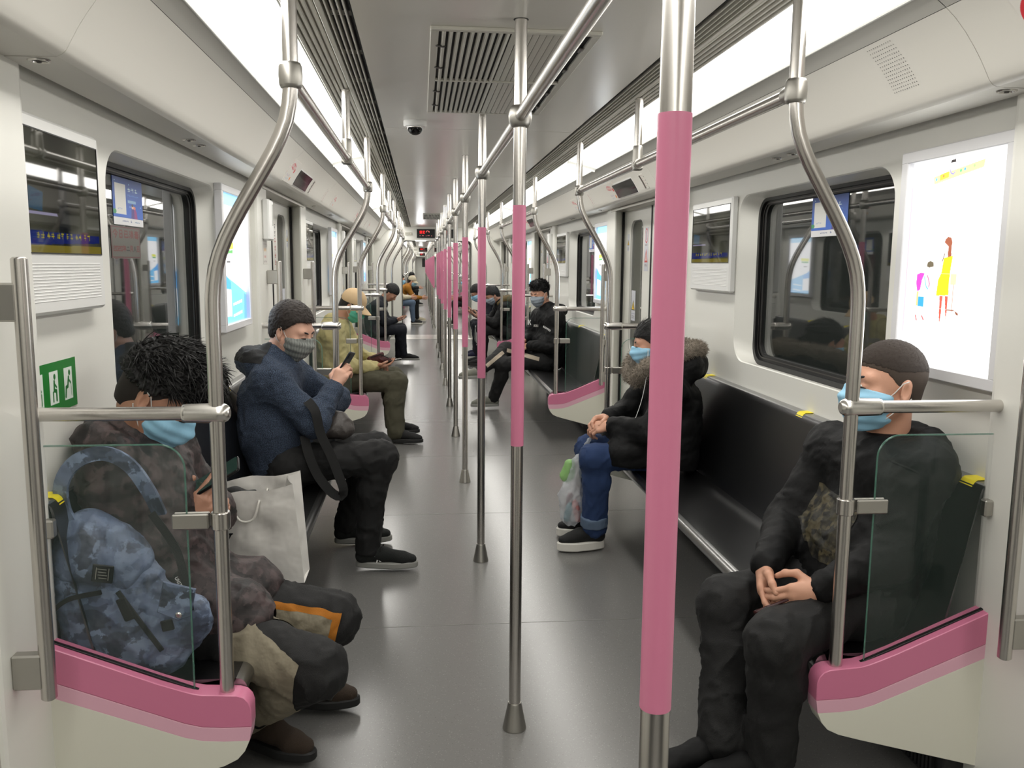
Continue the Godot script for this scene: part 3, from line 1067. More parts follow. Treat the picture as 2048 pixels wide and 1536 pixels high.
func lcd_image(rng: RandomNumberGenerator) -> Image:
	var im := sheet(192, 160, Color(0.17, 0.17, 0.13))
	for y in 160:
		for x in 192:
			var k := 0.16 + 0.05 * sin(x * 0.045 + 1.0) + 0.03 * sin(y * 0.06)
			im.set_pixel(x, y, Color(k, k, k * 0.82))
	fill(im, px(im, [[0.42, 0.3], [0.52, 0.42], [0.56, 0.86], [0.40, 0.86]]), Color(0.07, 0.08, 0.09))
	fill(im, px(im, [[0.05, 0.46], [0.22, 0.5], [0.2, 0.66], [0.04, 0.64]]), Color(0.12, 0.24, 0.32))
	fill(im, px(im, [[0.02, 0.66], [0.38, 0.66], [0.40, 0.69], [0.02, 0.69]]), Color(0.50, 0.48, 0.58))
	fill(im, px(im, [[0.0, 0.82], [0.98, 0.83], [0.98, 0.90], [0.0, 0.94]]), Color(0.05, 0.10, 0.34))
	for k in 6: tiny(im, 22 + k * 24, 133, 22, 9, Color(0.62, 0.56, 0.08), rng)
	fill(im, px(im, [[0.0, 0.94], [1.0, 0.93], [1.0, 1.0], [0.0, 1.0]]), Color(0.42, 0.38, 0.12))
	return im

func poster_image() -> Image:   # the lit poster with two figures by a railing
	var im := sheet(288, 400, Color(1, 1, 1))
	fill(im, px(im, [[0.0, 0.12], [0.012, 0.12], [0.012, 0.85], [0.0, 0.85]]), Color(0.93, 0.72, 0.80))
	fill(im, px(im, [[0.24, 0.085], [0.75, 0.04], [0.74, 0.075], [0.25, 0.12]]), Color(0.98, 0.97, 0.55))
	fill(im, px(im, [[0.31, 0.078], [0.40, 0.068], [0.40, 0.095], [0.31, 0.105]]), Color(0.96, 0.90, 0.18))
	for q in [[0.27, 0.098, Color(0.35, 0.65, 0.85)], [0.345, 0.086, Color(0.75, 0.5, 0.2)], [0.52, 0.074, Color(0.3, 0.7, 0.5)], [0.56, 0.07, Color(0.3, 0.6, 0.8)], [0.65, 0.062, Color(0.6, 0.8, 0.5)]]:
		stamp(im, Vector2(q[0] * 288, q[1] * 400), 3.0, q[2])
	fill(im, px(im, [[0.41, 0.03], [0.42, 0.018], [0.46, 0.016], [0.465, 0.03]]), Color(0.22, 0.2, 0.2))
	ink(im, [Vector2(118, 25), Vector2(121, 31), Vector2(128, 34), Vector2(133, 30)], 2.0, Color(0.45, 0.4, 0.75))
	# woman: hair, dress, legs
	fill(im, px(im, [[0.41, 0.40], [0.42, 0.385], [0.445, 0.375], [0.475, 0.38], [0.49, 0.40], [0.485, 0.43], [0.49, 0.47], [0.492, 0.53], [0.475, 0.535], [0.462, 0.49], [0.452, 0.455], [0.455, 0.42], [0.43, 0.41]]), Color(0.58, 0.32, 0.22))
	fill(im, px(im, [[0.415, 0.475], [0.46, 0.47], [0.505, 0.465], [0.49, 0.54], [0.485, 0.60], [0.49, 0.65], [0.36, 0.655], [0.37, 0.58], [0.40, 0.545]]), Color(0.99, 0.92, 0.10))
	ink(im, [Vector2(0.40 * 288, 0.49 * 400), Vector2(0.42 * 288, 0.455 * 400)], 2.0, Color(0.4, 0.3, 0.25))
	fill(im, px(im, [[0.40, 0.655], [0.43, 0.655], [0.425, 0.75], [0.415, 0.79], [0.405, 0.75]]), Color(0.90, 0.33, 0.27))
	fill(im, px(im, [[0.455, 0.655], [0.485, 0.655], [0.487, 0.72], [0.478, 0.768], [0.468, 0.72]]), Color(0.90, 0.33, 0.27))
	# boy: hair, shirt, shorts, shoes
	fill(im, px(im, [[0.235, 0.515], [0.24, 0.495], [0.27, 0.488], [0.305, 0.495], [0.312, 0.515], [0.26, 0.52]]), Color(0.38, 0.34, 0.26))
	fill(im, px(im, [[0.13, 0.555], [0.18, 0.545], [0.215, 0.55], [0.19, 0.58], [0.175, 0.63], [0.145, 0.64], [0.125, 0.60]]), Color(0.93, 0.25, 0.68))
	ink(im, [Vector2(62, 226), Vector2(70, 246), Vector2(76, 250)], 2.5, Color(0.35, 0.65, 0.85))
	ink(im, [Vector2(72, 224), Vector2(80, 240), Vector2(78, 246)], 3.0, Color(0.9, 0.4, 0.55))
	fill(im, px(im, [[0.16, 0.665], [0.225, 0.665], [0.225, 0.715], [0.16, 0.712]]), Color(0.2, 0.58, 0.93))
	fill(im, px(im, [[0.14, 0.64], [0.16, 0.64], [0.158, 0.71], [0.14, 0.712]]), Color(0.95, 0.7, 0.45))
	ink(im, [Vector2(41, 304), Vector2(45, 313)], 3.0, Color(0.82, 0.3, 0.3))
	ink(im, [Vector2(62, 304), Vector2(68, 311)], 3.0, Color(0.82, 0.3, 0.3))
	# railing and bench
	for y in [0.545, 0.713]: ink(im, [Vector2(0, y * 400), Vector2(180, (y + 0.006) * 400)], 0.9, Color(0.75, 0.72, 0.7))
	fill(im, px(im, [[0.50, 0.55], [0.56, 0.55], [0.56, 0.60], [0.50, 0.60]]), Color(0.99, 0.97, 0.6))
	ink(im, [Vector2(154, 240), Vector2(154, 290)], 1.6, Color(0.85, 0.5, 0.4))
	fill(im, px(im, [[0.565, 0.722], [0.60, 0.73], [0.605, 0.742], [0.58, 0.738]]), Color(0.5, 0.3, 0.22))
	ink(im, [Vector2(140, 288), Vector2(160, 288)], 1.6, Color(0.5, 0.3, 0.22))
	for q in [[0.38, 0.83], [0.46, 0.89], [0.55, 0.90], [0.70, 0.905], [0.33, 0.885]]:
		ink(im, [Vector2(q[0] * 288, q[1] * 400), Vector2(q[0] * 288 + 14, q[1] * 400)], 4.0, Color(0.86, 0.97, 0.94))
	return im

func poster_blue(rng: RandomNumberGenerator) -> Image:   # lit poster, white above and blue below
	var im := sheet(160, 224, Color(1, 1, 1))
	fill(im, px(im, [[0.0, 0.60], [1.0, 0.78], [1.0, 1.0], [0.0, 1.0]]), Color(0.45, 0.78, 0.97))
	fill(im, px(im, [[0.0, 0.57], [0.35, 0.68], [0.35, 0.82], [0.0, 0.82]]), Color(0.30, 0.66, 0.95))
	fill(im, px(im, [[0.9, 0.78], [1.0, 0.8], [1.0, 1.0], [0.88, 1.0]]), Color(0.35, 0.60, 0.95))
	for y in [0.84, 0.93]: fill(im, px(im, [[0.42, y + 0.01], [0.8, y - 0.01], [0.8, y + 0.015], [0.42, y + 0.03]]), Color(0.92, 0.98, 1.0))
	fill(im, px(im, [[0.14, 0.38], [0.5, 0.37], [0.5, 0.42], [0.14, 0.43]]), Color(0.93, 0.95, 0.30))
	fill(im, px(im, [[0.16, 0.435], [0.46, 0.43], [0.46, 0.455], [0.16, 0.46]]), Color(0.35, 0.68, 0.35))
	ink(im, [Vector2(36, 117), Vector2(56, 117)], 3.0, Color(0.35, 0.35, 0.35))
	ink(im, [Vector2(78, 124), Vector2(98, 126)], 1.6, Color(0.7, 0.7, 0.7))
	fill(im, px(im, [[0.04, 0.72], [0.36, 0.74], [0.36, 0.95], [0.04, 0.94]]), Color(0.98, 0.98, 0.98))
	fill(im, px(im, [[0.0, 0.0], [1.0, 0.0], [1.0, 0.09], [0.0, 0.09]]), Color(0.55, 0.82, 0.97))
	return im

func window_poster(rng: RandomNumberGenerator) -> Image:   # blue poster stuck to the windows
	var im := sheet(160, 176, Color(0.06, 0.27, 0.60))
	for y in 146:
		for x in 160: im.set_pixel(x, y, Color(0.06, 0.27, 0.60).lerp(Color(0.10, 0.37, 0.76), y / 146.0))
	fill(im, px(im, [[0, 0.84], [1, 0.84], [1, 1], [0, 1]]), Color(0.86, 0.86, 0.87))
	fill(im, px(im, [[0.07, 0.13], [0.42, 0.13], [0.42, 0.77], [0.07, 0.77]]), Color(0.84, 0.84, 0.82))
	tiny(im, 22, 112, 34, 8, Color(0.62, 0.66, 0.78), rng)
	for k in 3: tiny(im, 78 + k * 20, 32, 20, 18, Color(0.74, 0.82, 0.85), rng)
	tiny(im, 78, 58, 64, 7, Color(0.35, 0.58, 0.85), rng)
	fill(im, px(im, [[0.48, 0.45], [0.76, 0.45], [0.76, 0.51], [0.48, 0.51]]), Color(0.52, 0.67, 0.80))
	fill(im, px(im, [[0.60, 0.63], [0.66, 0.60], [0.70, 0.66], [0.74, 0.84], [0.58, 0.84]]), Color(0.25, 0.16, 0.50))
	fill(im, px(im, [[0.68, 0.62], [0.73, 0.60], [0.78, 0.70], [0.80, 0.84], [0.69, 0.84]]), Color(0.55, 0.18, 0.48))
	stamp(im, Vector2(103, 104), 7, Color(0.88, 0.72, 0.66)); stamp(im, Vector2(113, 106), 6, Color(0.85, 0.5, 0.42))
	stamp(im, Vector2(102, 97), 5, Color(0.12, 0.1, 0.14))
	stamp(im, Vector2(6, 128), 9, Color(0.15, 0.55, 0.35))
	for q in [[86, 20], [88, 104], [148, 100], [12, 14]]: stamp(im, Vector2(q[0], q[1]), 2.2, Color(0.6, 0.82, 0.95))
	tiny(im, 44, 158, 36, 6, Color(0.18, 0.24, 0.45), rng); tiny(im, 88, 156, 18, 9, Color(0.2, 0.26, 0.5), rng); tiny(im, 112, 159, 28, 5, Color(0.18, 0.35, 0.55), rng)
	return im

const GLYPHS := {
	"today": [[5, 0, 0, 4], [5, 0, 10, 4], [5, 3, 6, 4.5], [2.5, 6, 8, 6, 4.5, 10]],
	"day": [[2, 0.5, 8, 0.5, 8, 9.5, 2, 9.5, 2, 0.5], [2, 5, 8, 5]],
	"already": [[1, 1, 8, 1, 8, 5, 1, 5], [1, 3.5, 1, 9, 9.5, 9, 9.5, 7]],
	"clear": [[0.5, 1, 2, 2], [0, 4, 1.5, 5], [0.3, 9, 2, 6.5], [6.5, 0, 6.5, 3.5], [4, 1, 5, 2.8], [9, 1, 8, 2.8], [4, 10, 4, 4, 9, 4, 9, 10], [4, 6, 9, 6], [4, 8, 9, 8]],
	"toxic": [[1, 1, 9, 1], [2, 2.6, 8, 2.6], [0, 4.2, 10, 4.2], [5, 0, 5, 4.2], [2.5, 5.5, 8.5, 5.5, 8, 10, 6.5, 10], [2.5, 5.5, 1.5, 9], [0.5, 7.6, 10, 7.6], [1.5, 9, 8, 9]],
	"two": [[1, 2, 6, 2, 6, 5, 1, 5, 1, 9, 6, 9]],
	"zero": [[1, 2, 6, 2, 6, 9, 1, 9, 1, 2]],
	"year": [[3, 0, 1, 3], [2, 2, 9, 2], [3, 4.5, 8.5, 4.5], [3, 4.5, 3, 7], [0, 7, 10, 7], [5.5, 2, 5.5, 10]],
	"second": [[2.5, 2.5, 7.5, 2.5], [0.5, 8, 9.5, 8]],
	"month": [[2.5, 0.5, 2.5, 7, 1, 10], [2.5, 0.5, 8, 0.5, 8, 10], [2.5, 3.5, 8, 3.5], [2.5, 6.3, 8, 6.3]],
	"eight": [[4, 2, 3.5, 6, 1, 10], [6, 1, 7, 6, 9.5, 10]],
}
func notice_reflection_image() -> Image:  # a notice reflected in the window, its dimness painted into the colours
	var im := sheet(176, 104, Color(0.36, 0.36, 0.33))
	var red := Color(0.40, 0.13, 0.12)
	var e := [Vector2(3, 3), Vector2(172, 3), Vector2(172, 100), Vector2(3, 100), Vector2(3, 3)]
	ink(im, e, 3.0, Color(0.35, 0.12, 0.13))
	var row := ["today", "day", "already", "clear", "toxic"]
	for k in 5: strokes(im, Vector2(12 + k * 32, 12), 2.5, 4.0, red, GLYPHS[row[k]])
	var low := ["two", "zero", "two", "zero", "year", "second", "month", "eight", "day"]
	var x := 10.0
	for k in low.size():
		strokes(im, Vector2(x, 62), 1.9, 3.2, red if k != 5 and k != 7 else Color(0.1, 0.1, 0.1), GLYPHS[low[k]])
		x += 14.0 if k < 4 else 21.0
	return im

func screens_and_ads(rng: RandomNumberGenerator) -> void:
	var lcd := lit("screen_picture", lcd_image(rng), 0.55, 0.03)
	lcd.metallic_specular = 0.35
	var ad := lit("poster_figures", poster_image(), 1.25)
	var ad2 := lit("poster_blue_white", poster_blue(rng), 1.15)
	var wp := printed("window_poster", window_poster(rng))
	var low := mat("lightbox_frame", Color(0.87, 0.87, 0.88), 0.35)
	for k in CARS.size():
		for j in CARS[k][2].size():
			if k == 0 and j == 0: continue
			var a: float = CARS[k][2][j][0]
			var b: float = CARS[k][2][j][1]
			for s in [-1, 1]:
				var who := bench_words(s, k, j)
				# screens hang at the near end on one side, at the far end on the other; light boxes the other way about
				var z0 := a + 0.02 if s < 0 else b + 0.84
				var z1 := z0 - (0.52 if s < 0 else 0.62)
				if s < 0: z0 -= 0.02
				var t := thing("wall_screen", "white boxed wall screen with dim picture above %s" % who, "screen", P(s, W_WALL, 1.565, (z0 + z1) / 2), "wall screens")
				var h := (z0 - z1) / 2.0
				var B := MB.new()
				B.box(Vector3(-s * 0.018, 0, 0), Vector3(0.036, 0.47, h * 2), 0.008)
				obj("housing", B, M.plastic_white, t)
				var F := MB.new()
				var x: float = -s * 0.0365
				var zl := (h - 0.02) * (1.0 if s < 0 else -1.0)
				F.quad(Vector3(x, -0.085, zl), Vector3(x, -0.085, -zl), Vector3(x, 0.20, -zl), Vector3(x, 0.20, zl))
				obj("display", F, lcd, t)
				var E := MB.new()
				for q in [[0.2015, 0.0], [-0.0865, 0.0]]: E.box(Vector3(x, q[0], 0), Vector3(0.003, 0.003, h * 2 - 0.036))
				for q in [-1.0, 1.0]: E.box(Vector3(x, 0.0575, q * (h - 0.0185)), Vector3(0.003, 0.291, 0.003))
				obj("bezel", E, M.rubber, t)
				var G := MB.new()
				for q in 13: G.box(Vector3(x + s * 0.0005, -0.112 - q * 0.0075, 0), Vector3(0.002, 0.0028, h * 2 - 0.07), 0.0009)
				obj("speaker_ribs", G, M.plastic_white, t)
				# light box
				var y0 := a - 0.03 if s > 0 else b + 0.88
				var y1 := y0 - (0.53 if s > 0 else 0.62)
				var u := thing("poster_lightbox", ("glowing white poster box with cartoon woman and boy above %s" if s > 0 and j == 1 and k == 0 else "glowing white and blue poster box above %s") % who, "lightbox", P(s, W_WALL, 1.475, (y0 + y1) / 2), "lit poster boxes")
				h = (y0 - y1) / 2.0
				var N := MB.new()
				for q in [-1.0, 1.0]:
					N.box(Vector3(-s * 0.018, q * 0.324, 0), Vector3(0.036, 0.035, h * 2), 0.003)
					N.box(Vector3(-s * 0.018, 0, q * (h - 0.0175)), Vector3(0.036, 0.62, 0.035), 0.003)
				obj("frame", N, low, u)
				var S := MB.new()
				zl = (h - 0.033) * (1.0 if s < 0 else -1.0)
				x = -s * 0.014
				S.quad(Vector3(x, -0.308, zl), Vector3(x, -0.308, -zl), Vector3(x, 0.308, -zl), Vector3(x, 0.308, zl))
				obj("poster_screen", S, ad if s > 0 and j == 1 and k == 0 else ad2, u)
				if k == 0 and j < 3:
					var l := AreaLight3D.new()
					l.name = "poster_lamp"
					l.area_size = Vector2(h * 2 - 0.08, 0.6)
					l.area_normalize_energy = false
					l.light_energy = 0.3
					l.area_range = 20.0
					l.shadow_enabled = true
					u.add_child(l)
					l.position = Vector3(-s * 0.03, 0, 0)
					l.rotation.y = s * PI / 2
				# posters on the glass
				if k == 0:
					var p0 := a - 0.985 if s < 0 else a - 1.145
					sticker("window_poster", s, 1.333, 1.585, 1.746, p0, p0 - 0.31, wp, "small blue printed poster stuck to the window above %s" % who, "poster", "blue window posters")
	sticker("painted_reflection", -1, 1.3335, 1.47, 1.58, -3.03, -3.33, printed("notice_reflection_print", notice_reflection_image()), "painted reflection of a red lettered notice below the blue poster on the backpack man's window", "notice")  # reflection in the glass, painted as a dim flat print on the pane
	# priority seat sign
	var im := sheet(256, 104, Color(0.07, 0.47, 0.16))
	for k in 3:
		var c := Vector2(44 + k * 82, 52)
		fill(im, PackedVector2Array([c + Vector2(-24, -34), c + Vector2(24, -34), c + Vector2(24, 34), c + Vector2(-24, 34)]), Color(0.88, 0.91, 0.88))
		var g := Color(0.08, 0.42, 0.16)
		stamp(im, c + Vector2(2 + k * 3, -22), 6.0, g)
		ink(im, [c + Vector2(2, -12), c + Vector2(-4 if k == 2 else 0, 6), c + Vector2(12 if k < 2 else -14, 8), c + Vector2(12 if k < 2 else -18, 26)], 8.0, g)
		ink(im, [c + Vector2(2, -8), c + Vector2(13, 0)], 5.0, g)
		if k == 1: ink(im, [c + Vector2(-6, 10), c + Vector2(-6, 27)], 6.0, g)
		if k == 2: ink(im, [c + Vector2(14, -2), c + Vector2(17, 28)], 2.0, g)
	sticker("priority_sign", -1, W_WALL - 0.002, 1.075, 1.205, -2.14, -2.42, printed("priority_print", im), "green priority seat sign with white pictograms behind the backpack man", "sign")

func warning_image(rng: RandomNumberGenerator, k: int) -> Image:
	var im := sheet(64, 128, Color(0.80, 0.81, 0.84))
	if k == 0:
		fill(im, PackedVector2Array([Vector2(32, 40), Vector2(60, 84), Vector2(4, 84)]), Color(0.08, 0.07, 0.03))
		fill(im, PackedVector2Array([Vector2(32, 48), Vector2(53, 80), Vector2(11, 80)]), Color(0.92, 0.78, 0.10))
		ink(im, [Vector2(30, 60), Vector2(34, 74)], 4.0, Color(0.08, 0.07, 0.03)); ink(im, [Vector2(38, 64), Vector2(40, 78)], 3.0, Color(0.5, 0.1, 0.06))
		for q in 4: stamp(im, Vector2(12 + q * 13, 98), 2.4, Color(0.25, 0.3, 0.5))
		tiny(im, 8, 106, 48, 6, Color(0.4, 0.4, 0.45), rng); tiny(im, 8, 114, 48, 5, Color(0.4, 0.4, 0.45), rng)
	else:
		for q in 28: stamp(im, Vector2(32 + cos(TAU * q / 28.0) * 20, 24 + sin(TAU * q / 28.0) * 20), 2.5, Color(0.75, 0.12, 0.14))
		ink(im, [Vector2(30, 14), Vector2(34, 34)], 7.0, Color(0.35, 0.12, 0.12))
		tiny(im, 12, 48, 40, 7, Color(0.4, 0.3, 0.3), rng)
		fill(im, PackedVector2Array([Vector2(32, 62), Vector2(56, 102), Vector2(8, 102)]), Color(0.78, 0.2, 0.2))
		fill(im, PackedVector2Array([Vector2(32, 74), Vector2(46, 97), Vector2(18, 97)]), Color(0.92, 0.80, 0.78))
		tiny(im, 12, 108, 40, 7, Color(0.4, 0.3, 0.3), rng)
	return im

func door_prints(rng: RandomNumberGenerator) -> void:
	var y := printed("warning_print", warning_image(rng, 0))
	var r := printed("ban_print", warning_image(rng, 1))
	var im := sheet(40, 160, Color(0.86, 0.85, 0.82))
	for q in 6: tiny(im, 10, 6 + q * 25, 22, 20, Color(0.62, 0.2, 0.2) if q > 1 else Color(0.3, 0.3, 0.3), rng)
	var v := printed("upright_print", im)
	for j in 3:
		var z0: float = CARS[0][2][j][1] if j > 0 else -0.11
		var z1: float = CARS[0][2][j + 1][0] if j > 0 else -2.08
		if j == 0: continue
		var c := (z0 + z1) / 2.0
		for s in [-1, 1]:
			var d: String = ["", "first", "second"][j]
			var side := "backpack side" if s < 0 else "poster side"
			var wm := MB.new()
			var e0 := Vector2(1.218, z1 + 0.2455); var e1 := Vector2(1.292, z1 + 0.136)
			var nn := Vector2(-0.83, 0.558) * 0.0015
			for q in 2:
				var f0 := e0 + nn * (1 - q * 0.7); var f1 := e1 + nn * (1 - q * 0.7)
				if (s > 0) == (q == 0): wm.quad(P(s, f0.x, 1.02, f0.y), P(s, f1.x, 1.02, f1.y), P(s, f1.x, 1.29, f1.y), P(s, f0.x, 1.29, f0.y))
				else: wm.quad(P(s, f1.x, 1.02, f1.y), P(s, f0.x, 1.02, f0.y), P(s, f0.x, 1.29, f0.y), P(s, f1.x, 1.29, f1.y))
			tag(obj("warning_sticker", wm, y), "yellow triangle warning sticker on the pillar past the %s far door, %s" % [d, side], "sticker", "yellow warning stickers")
			sticker("warning_sticker", s, W_DOOR + 0.0105, 1.04, 1.27, c - 0.46, c - 0.58, y, "yellow triangle warning sticker on the glass of the %s far door, %s" % [d, side], "sticker", "yellow warning stickers")
			sticker("warning_sticker", s, W_DOOR - 0.0015, 1.57, 1.70, c - 0.65, c - 0.71, y, "small yellow warning sticker high on the %s far door leaf, %s" % [d, side], "sticker", "yellow warning stickers")
			sticker("warning_sticker", s, W_DOOR - 0.0015, 1.42, 1.73, c - 0.08, c - 0.19, r if s > 0 else v, "red printed warning sticker beside the glass of the %s far door, %s" % [d, side], "sticker", "red warning stickers")
			# emergency handle box on the near pillar
			var t := thing("handle_box", "white emergency box on the pillar before the %s far door, %s" % [d, side], "control box", P(s, W_PIL, 1.70, z0 - 0.16), "emergency boxes")
			var m := MB.new()
			m.box(Vector3(-s * 0.02, 0, 0), Vector3(0.04, 0.23, 0.15), 0.008)
			obj("housing", m, M.plastic_white, t)
			var g := MB.new()
			g.box(Vector3(-s * 0.041, 0.03, -0.045), Vector3(0.002, 0.12, 0.012))
			obj("window_strip", g, M.frame_grey, t)
			sticker("handle_sticker", s, W_PIL - 0.0015, 1.45, 1.575, z0 - 0.09, z0 - 0.22, printed("handle_print", handle_image(rng)) if not M.has("handle_print") else M.handle_print, "pale instruction sticker under the emergency box by the %s far door, %s" % [d, side], "sticker", "instruction stickers")
			# destination panel and stickers on the cove over the door
			var n := thing("route_display", "dark glossy display panel with white edge over the %s far door, %s" % [d, side], "display", Vector3.ZERO, "route displays")
			var q0 := c + 0.62 if s < 0 else c + 0.52
			if not M.has("display_glass"): mat("display_glass", Color(0.055, 0.05, 0.06), 0.06)
			on_cove("white_edge", s, 1.918, 2.012, q0 + 0.008, q0 - 0.548, M.plastic_white, 0.001, n)
			on_cove("display", s, 1.924, 2.006, q0, q0 - 0.54, M.display_glass, 0.0028, n)
			if not M.has("route_print"):
				printed("route_print", route_image(rng)); printed("heart_print", heart_image(rng)); printed("line_print", line_image(rng))
			var o := q0 - 0.70 if s < 0 else q0 + 0.24
			tag(on_cove("strip_label", s, 1.924, 2.006, o + 0.03, o - 0.06, M.route_print), "narrow dark strip label beside the route display of the %s far door, %s" % [d, side], "label", "strip labels")
			o = q0 + 0.24 if s < 0 else q0 - 0.62
			tag(on_cove("festive_sticker", s, 1.914, 2.03, o + 0.12, o - 0.14, M.heart_print), "festive sticker with red loops and orange dot, over the %s far door, %s" % [d, side], "sticker", "festive stickers")
			tag(on_cove("festive_sticker", s, 1.93, 2.02, c - 1.45, c - 1.67, M.heart_print), "festive sticker with red loops, on the cove past the %s far door, %s" % [d, side], "sticker", "festive stickers")
			tag(on_cove("line_sticker", s, 1.93, 2.02, c - 0.83, c - 0.93, M.line_print), "thin red lined sticker on the cove past the %s far door display, %s" % [d, side], "sticker", "line stickers")
	# no smoking ring at the edge of the picture
	var ri := sheet(96, 96, Color(0.84, 0.83, 0.80))
	for q in 60: stamp(ri, Vector2(48 + cos(TAU * q / 60.0) * 38, 48 + sin(TAU * q / 60.0) * 38), 5.0, Color(0.80, 0.20, 0.24))
	ink(ri, [Vector2(22, 22), Vector2(74, 74)], 8.0, Color(0.80, 0.20, 0.24))
	tag(on_cove("ban_sticker", 1, 1.965, 2.05, -1.715, -1.86, printed("ban_ring", ri)), "round red ban sticker on the cove at the top corner", "sticker")

func handle_image(rng: RandomNumberGenerator) -> Image:
	var im := sheet(64, 64, Color(0.86, 0.85, 0.82))
	for q in 2:
		stamp(im, Vector2(18 + q * 22, 22), 5.0, Color(0.85, 0.6, 0.2)); stamp(im, Vector2(22 + q * 14, 42), 4.0, Color(0.78, 0.45, 0.4))
	tiny(im, 8, 4, 48, 6, Color(0.55, 0.5, 0.5), rng); tiny(im, 8, 54, 48, 6, Color(0.55, 0.5, 0.5), rng)
	return im

func route_image(rng: RandomNumberGenerator) -> Image:
	var im := sheet(64, 96, Color(0.85, 0.84, 0.81))
	fill(im, PackedVector2Array([Vector2(4, 4), Vector2(26, 4), Vector2(26, 92), Vector2(4, 92)]), Color(0.32, 0.28, 0.26))
	for q in 5: tiny(im, 36, 6 + q * 17, 24, 8, Color(0.72, 0.5, 0.5), rng)
	return im

func heart_image(rng: RandomNumberGenerator) -> Image:
	var im := sheet(144, 96, Color(0.84, 0.83, 0.80))
	for k in 3:
		var p := []
		for q in 25: p.append(Vector2(40 + k * 14 + cos(TAU * q / 24.0) * 22, 28 + k * 4 + sin(TAU * q / 24.0) * 9).rotated(-0.1))
		ink(im, p, 2.4, Color(0.78, 0.25, 0.30))
	stamp(im, Vector2(104, 40), 9.0, Color(0.80, 0.10, 0.12))
	stamp(im, Vector2(96, 76), 8.0, Color(0.90, 0.48, 0.10))
	tiny(im, 20, 62, 60, 10, Color(0.70, 0.66, 0.74), rng); tiny(im, 26, 78, 50, 9, Color(0.66, 0.74, 0.80), rng)
	return im

func line_image(rng: RandomNumberGenerator) -> Image:
	var im := sheet(48, 96, Color(0.84, 0.83, 0.80))
	ink(im, [Vector2(24, 6), Vector2(24, 90)], 2.0, Color(0.72, 0.35, 0.36))
	for q in 3: stamp(im, Vector2(24, 18 + q * 28), 3.0, Color(0.45, 0.16, 0.18))
	return im

func small_things(rng: RandomNumberGenerator) -> void:
	# down lights in the shelf
	var proto: Node3D
	for j in 3:
		var a: float = CARS[0][2][j + 1][0]
		for s in [-1, 1]:
			for q in [[-1.24, "first"], [-1.385, "second"], [0.005, "end"]]:
				var label := "small recessed spotlight, %s one above %s" % [q[1], bench_words(s, 0, j + 1)]
				var at := P(s, 1.142, 1.898, a + q[0])
				if proto == null:
					proto = thing("downlight", label, "spotlight", at, "recessed spotlights")
					var m := MB.new()
					m.lathe(PackedVector2Array([Vector2(0.0155, 0.004), Vector2(0.0175, -0.003), Vector2(0.0225, -0.003), Vector2(0.024, 0.0)]), Transform3D(), 20)
					obj("chrome_ring", m, M.steel_bright, proto)
					var d := MB.new()
					d.lathe(PackedVector2Array([Vector2(0.0, 0.0), Vector2(0.016, 0.0)]), Transform3D(), 20)
					d.lathe(PackedVector2Array([Vector2(0.0, -0.006), Vector2(0.005, -0.005), Vector2(0.007, 0.0)]), Transform3D(), 12)
					obj("lens", d, M.screw, proto)
				else: dup(proto, at, label)
	# tapes along the bench ledge
	for j in [1, 2, 3]:
		var a: float = CARS[0][2][j][0]
		for s in [-1, 1]:
			for q in 3:
				var z: float = a - [0.10, 1.17, 2.33][q] - (0.0 if s > 0 else (-0.35 if q == 2 else 0.0))
				var m := MB.new()
				var pts := [Vector2(1.191, 0.868), Vector2(1.199, 0.881), Vector2(1.207, 0.8862), Vector2(1.241, 0.8872)]
				var ra := PackedVector3Array(); var rb := PackedVector3Array()
				for p in pts:
					ra.append(P(s, p.x, p.y, z + 0.028)); rb.append(P(s, p.x, p.y, z - 0.028))
				m.grid([ra, rb])
				var rc := PackedVector3Array(); var rd := PackedVector3Array()
				for p in pts:
					rc.append(P(s, p.x, p.y - 0.0012, z + 0.028)); rd.append(P(s, p.x, p.y - 0.0012, z - 0.028))
				m.grid([ra, rc]); m.grid([rb, rd])
				tag(obj("yellow_tape", m, M.yellow_tape), "yellow tape mark across the ledge, %s along %s" % [["near end", "midway", "far end"][q], bench_words(s, 0, j)], "tape", "yellow seat spacing tapes")
	# perforated loudspeaker panel on the cove
	var t := thing("speaker_grille", "patch of small speaker holes in the sloping cove panel, poster side", "speaker grille", P(1, 1.0, 2.0, -2.37))
	var m := MB.new()
	for r in 14:
		for c in 12:
			var y := lerpf(2.068, 1.957, r / 13.0)
			var q := cove_at(y)
			var q2 := cove_at(y - 0.004)
			var up := (q - q2).normalized()
			var n := Vector3(-up.y, up.x, 0).normalized()
			var o := Vector3(q.x, q.y, 0) + n * 0.0008 - Vector3(1.0, 2.0, 0)
			var ring := PackedVector3Array()
			for k in 6: ring.append(o + up * sin(TAU * k / 6) * 0.0017 + Vector3(0, 0, cos(TAU * k / 6) * 0.0017 + 0.062 - c * 0.0108))
			m.fan(ring)
	var g := obj("speaker_holes", m, M.dark, t)
	g.set_meta("kind", "stuff")

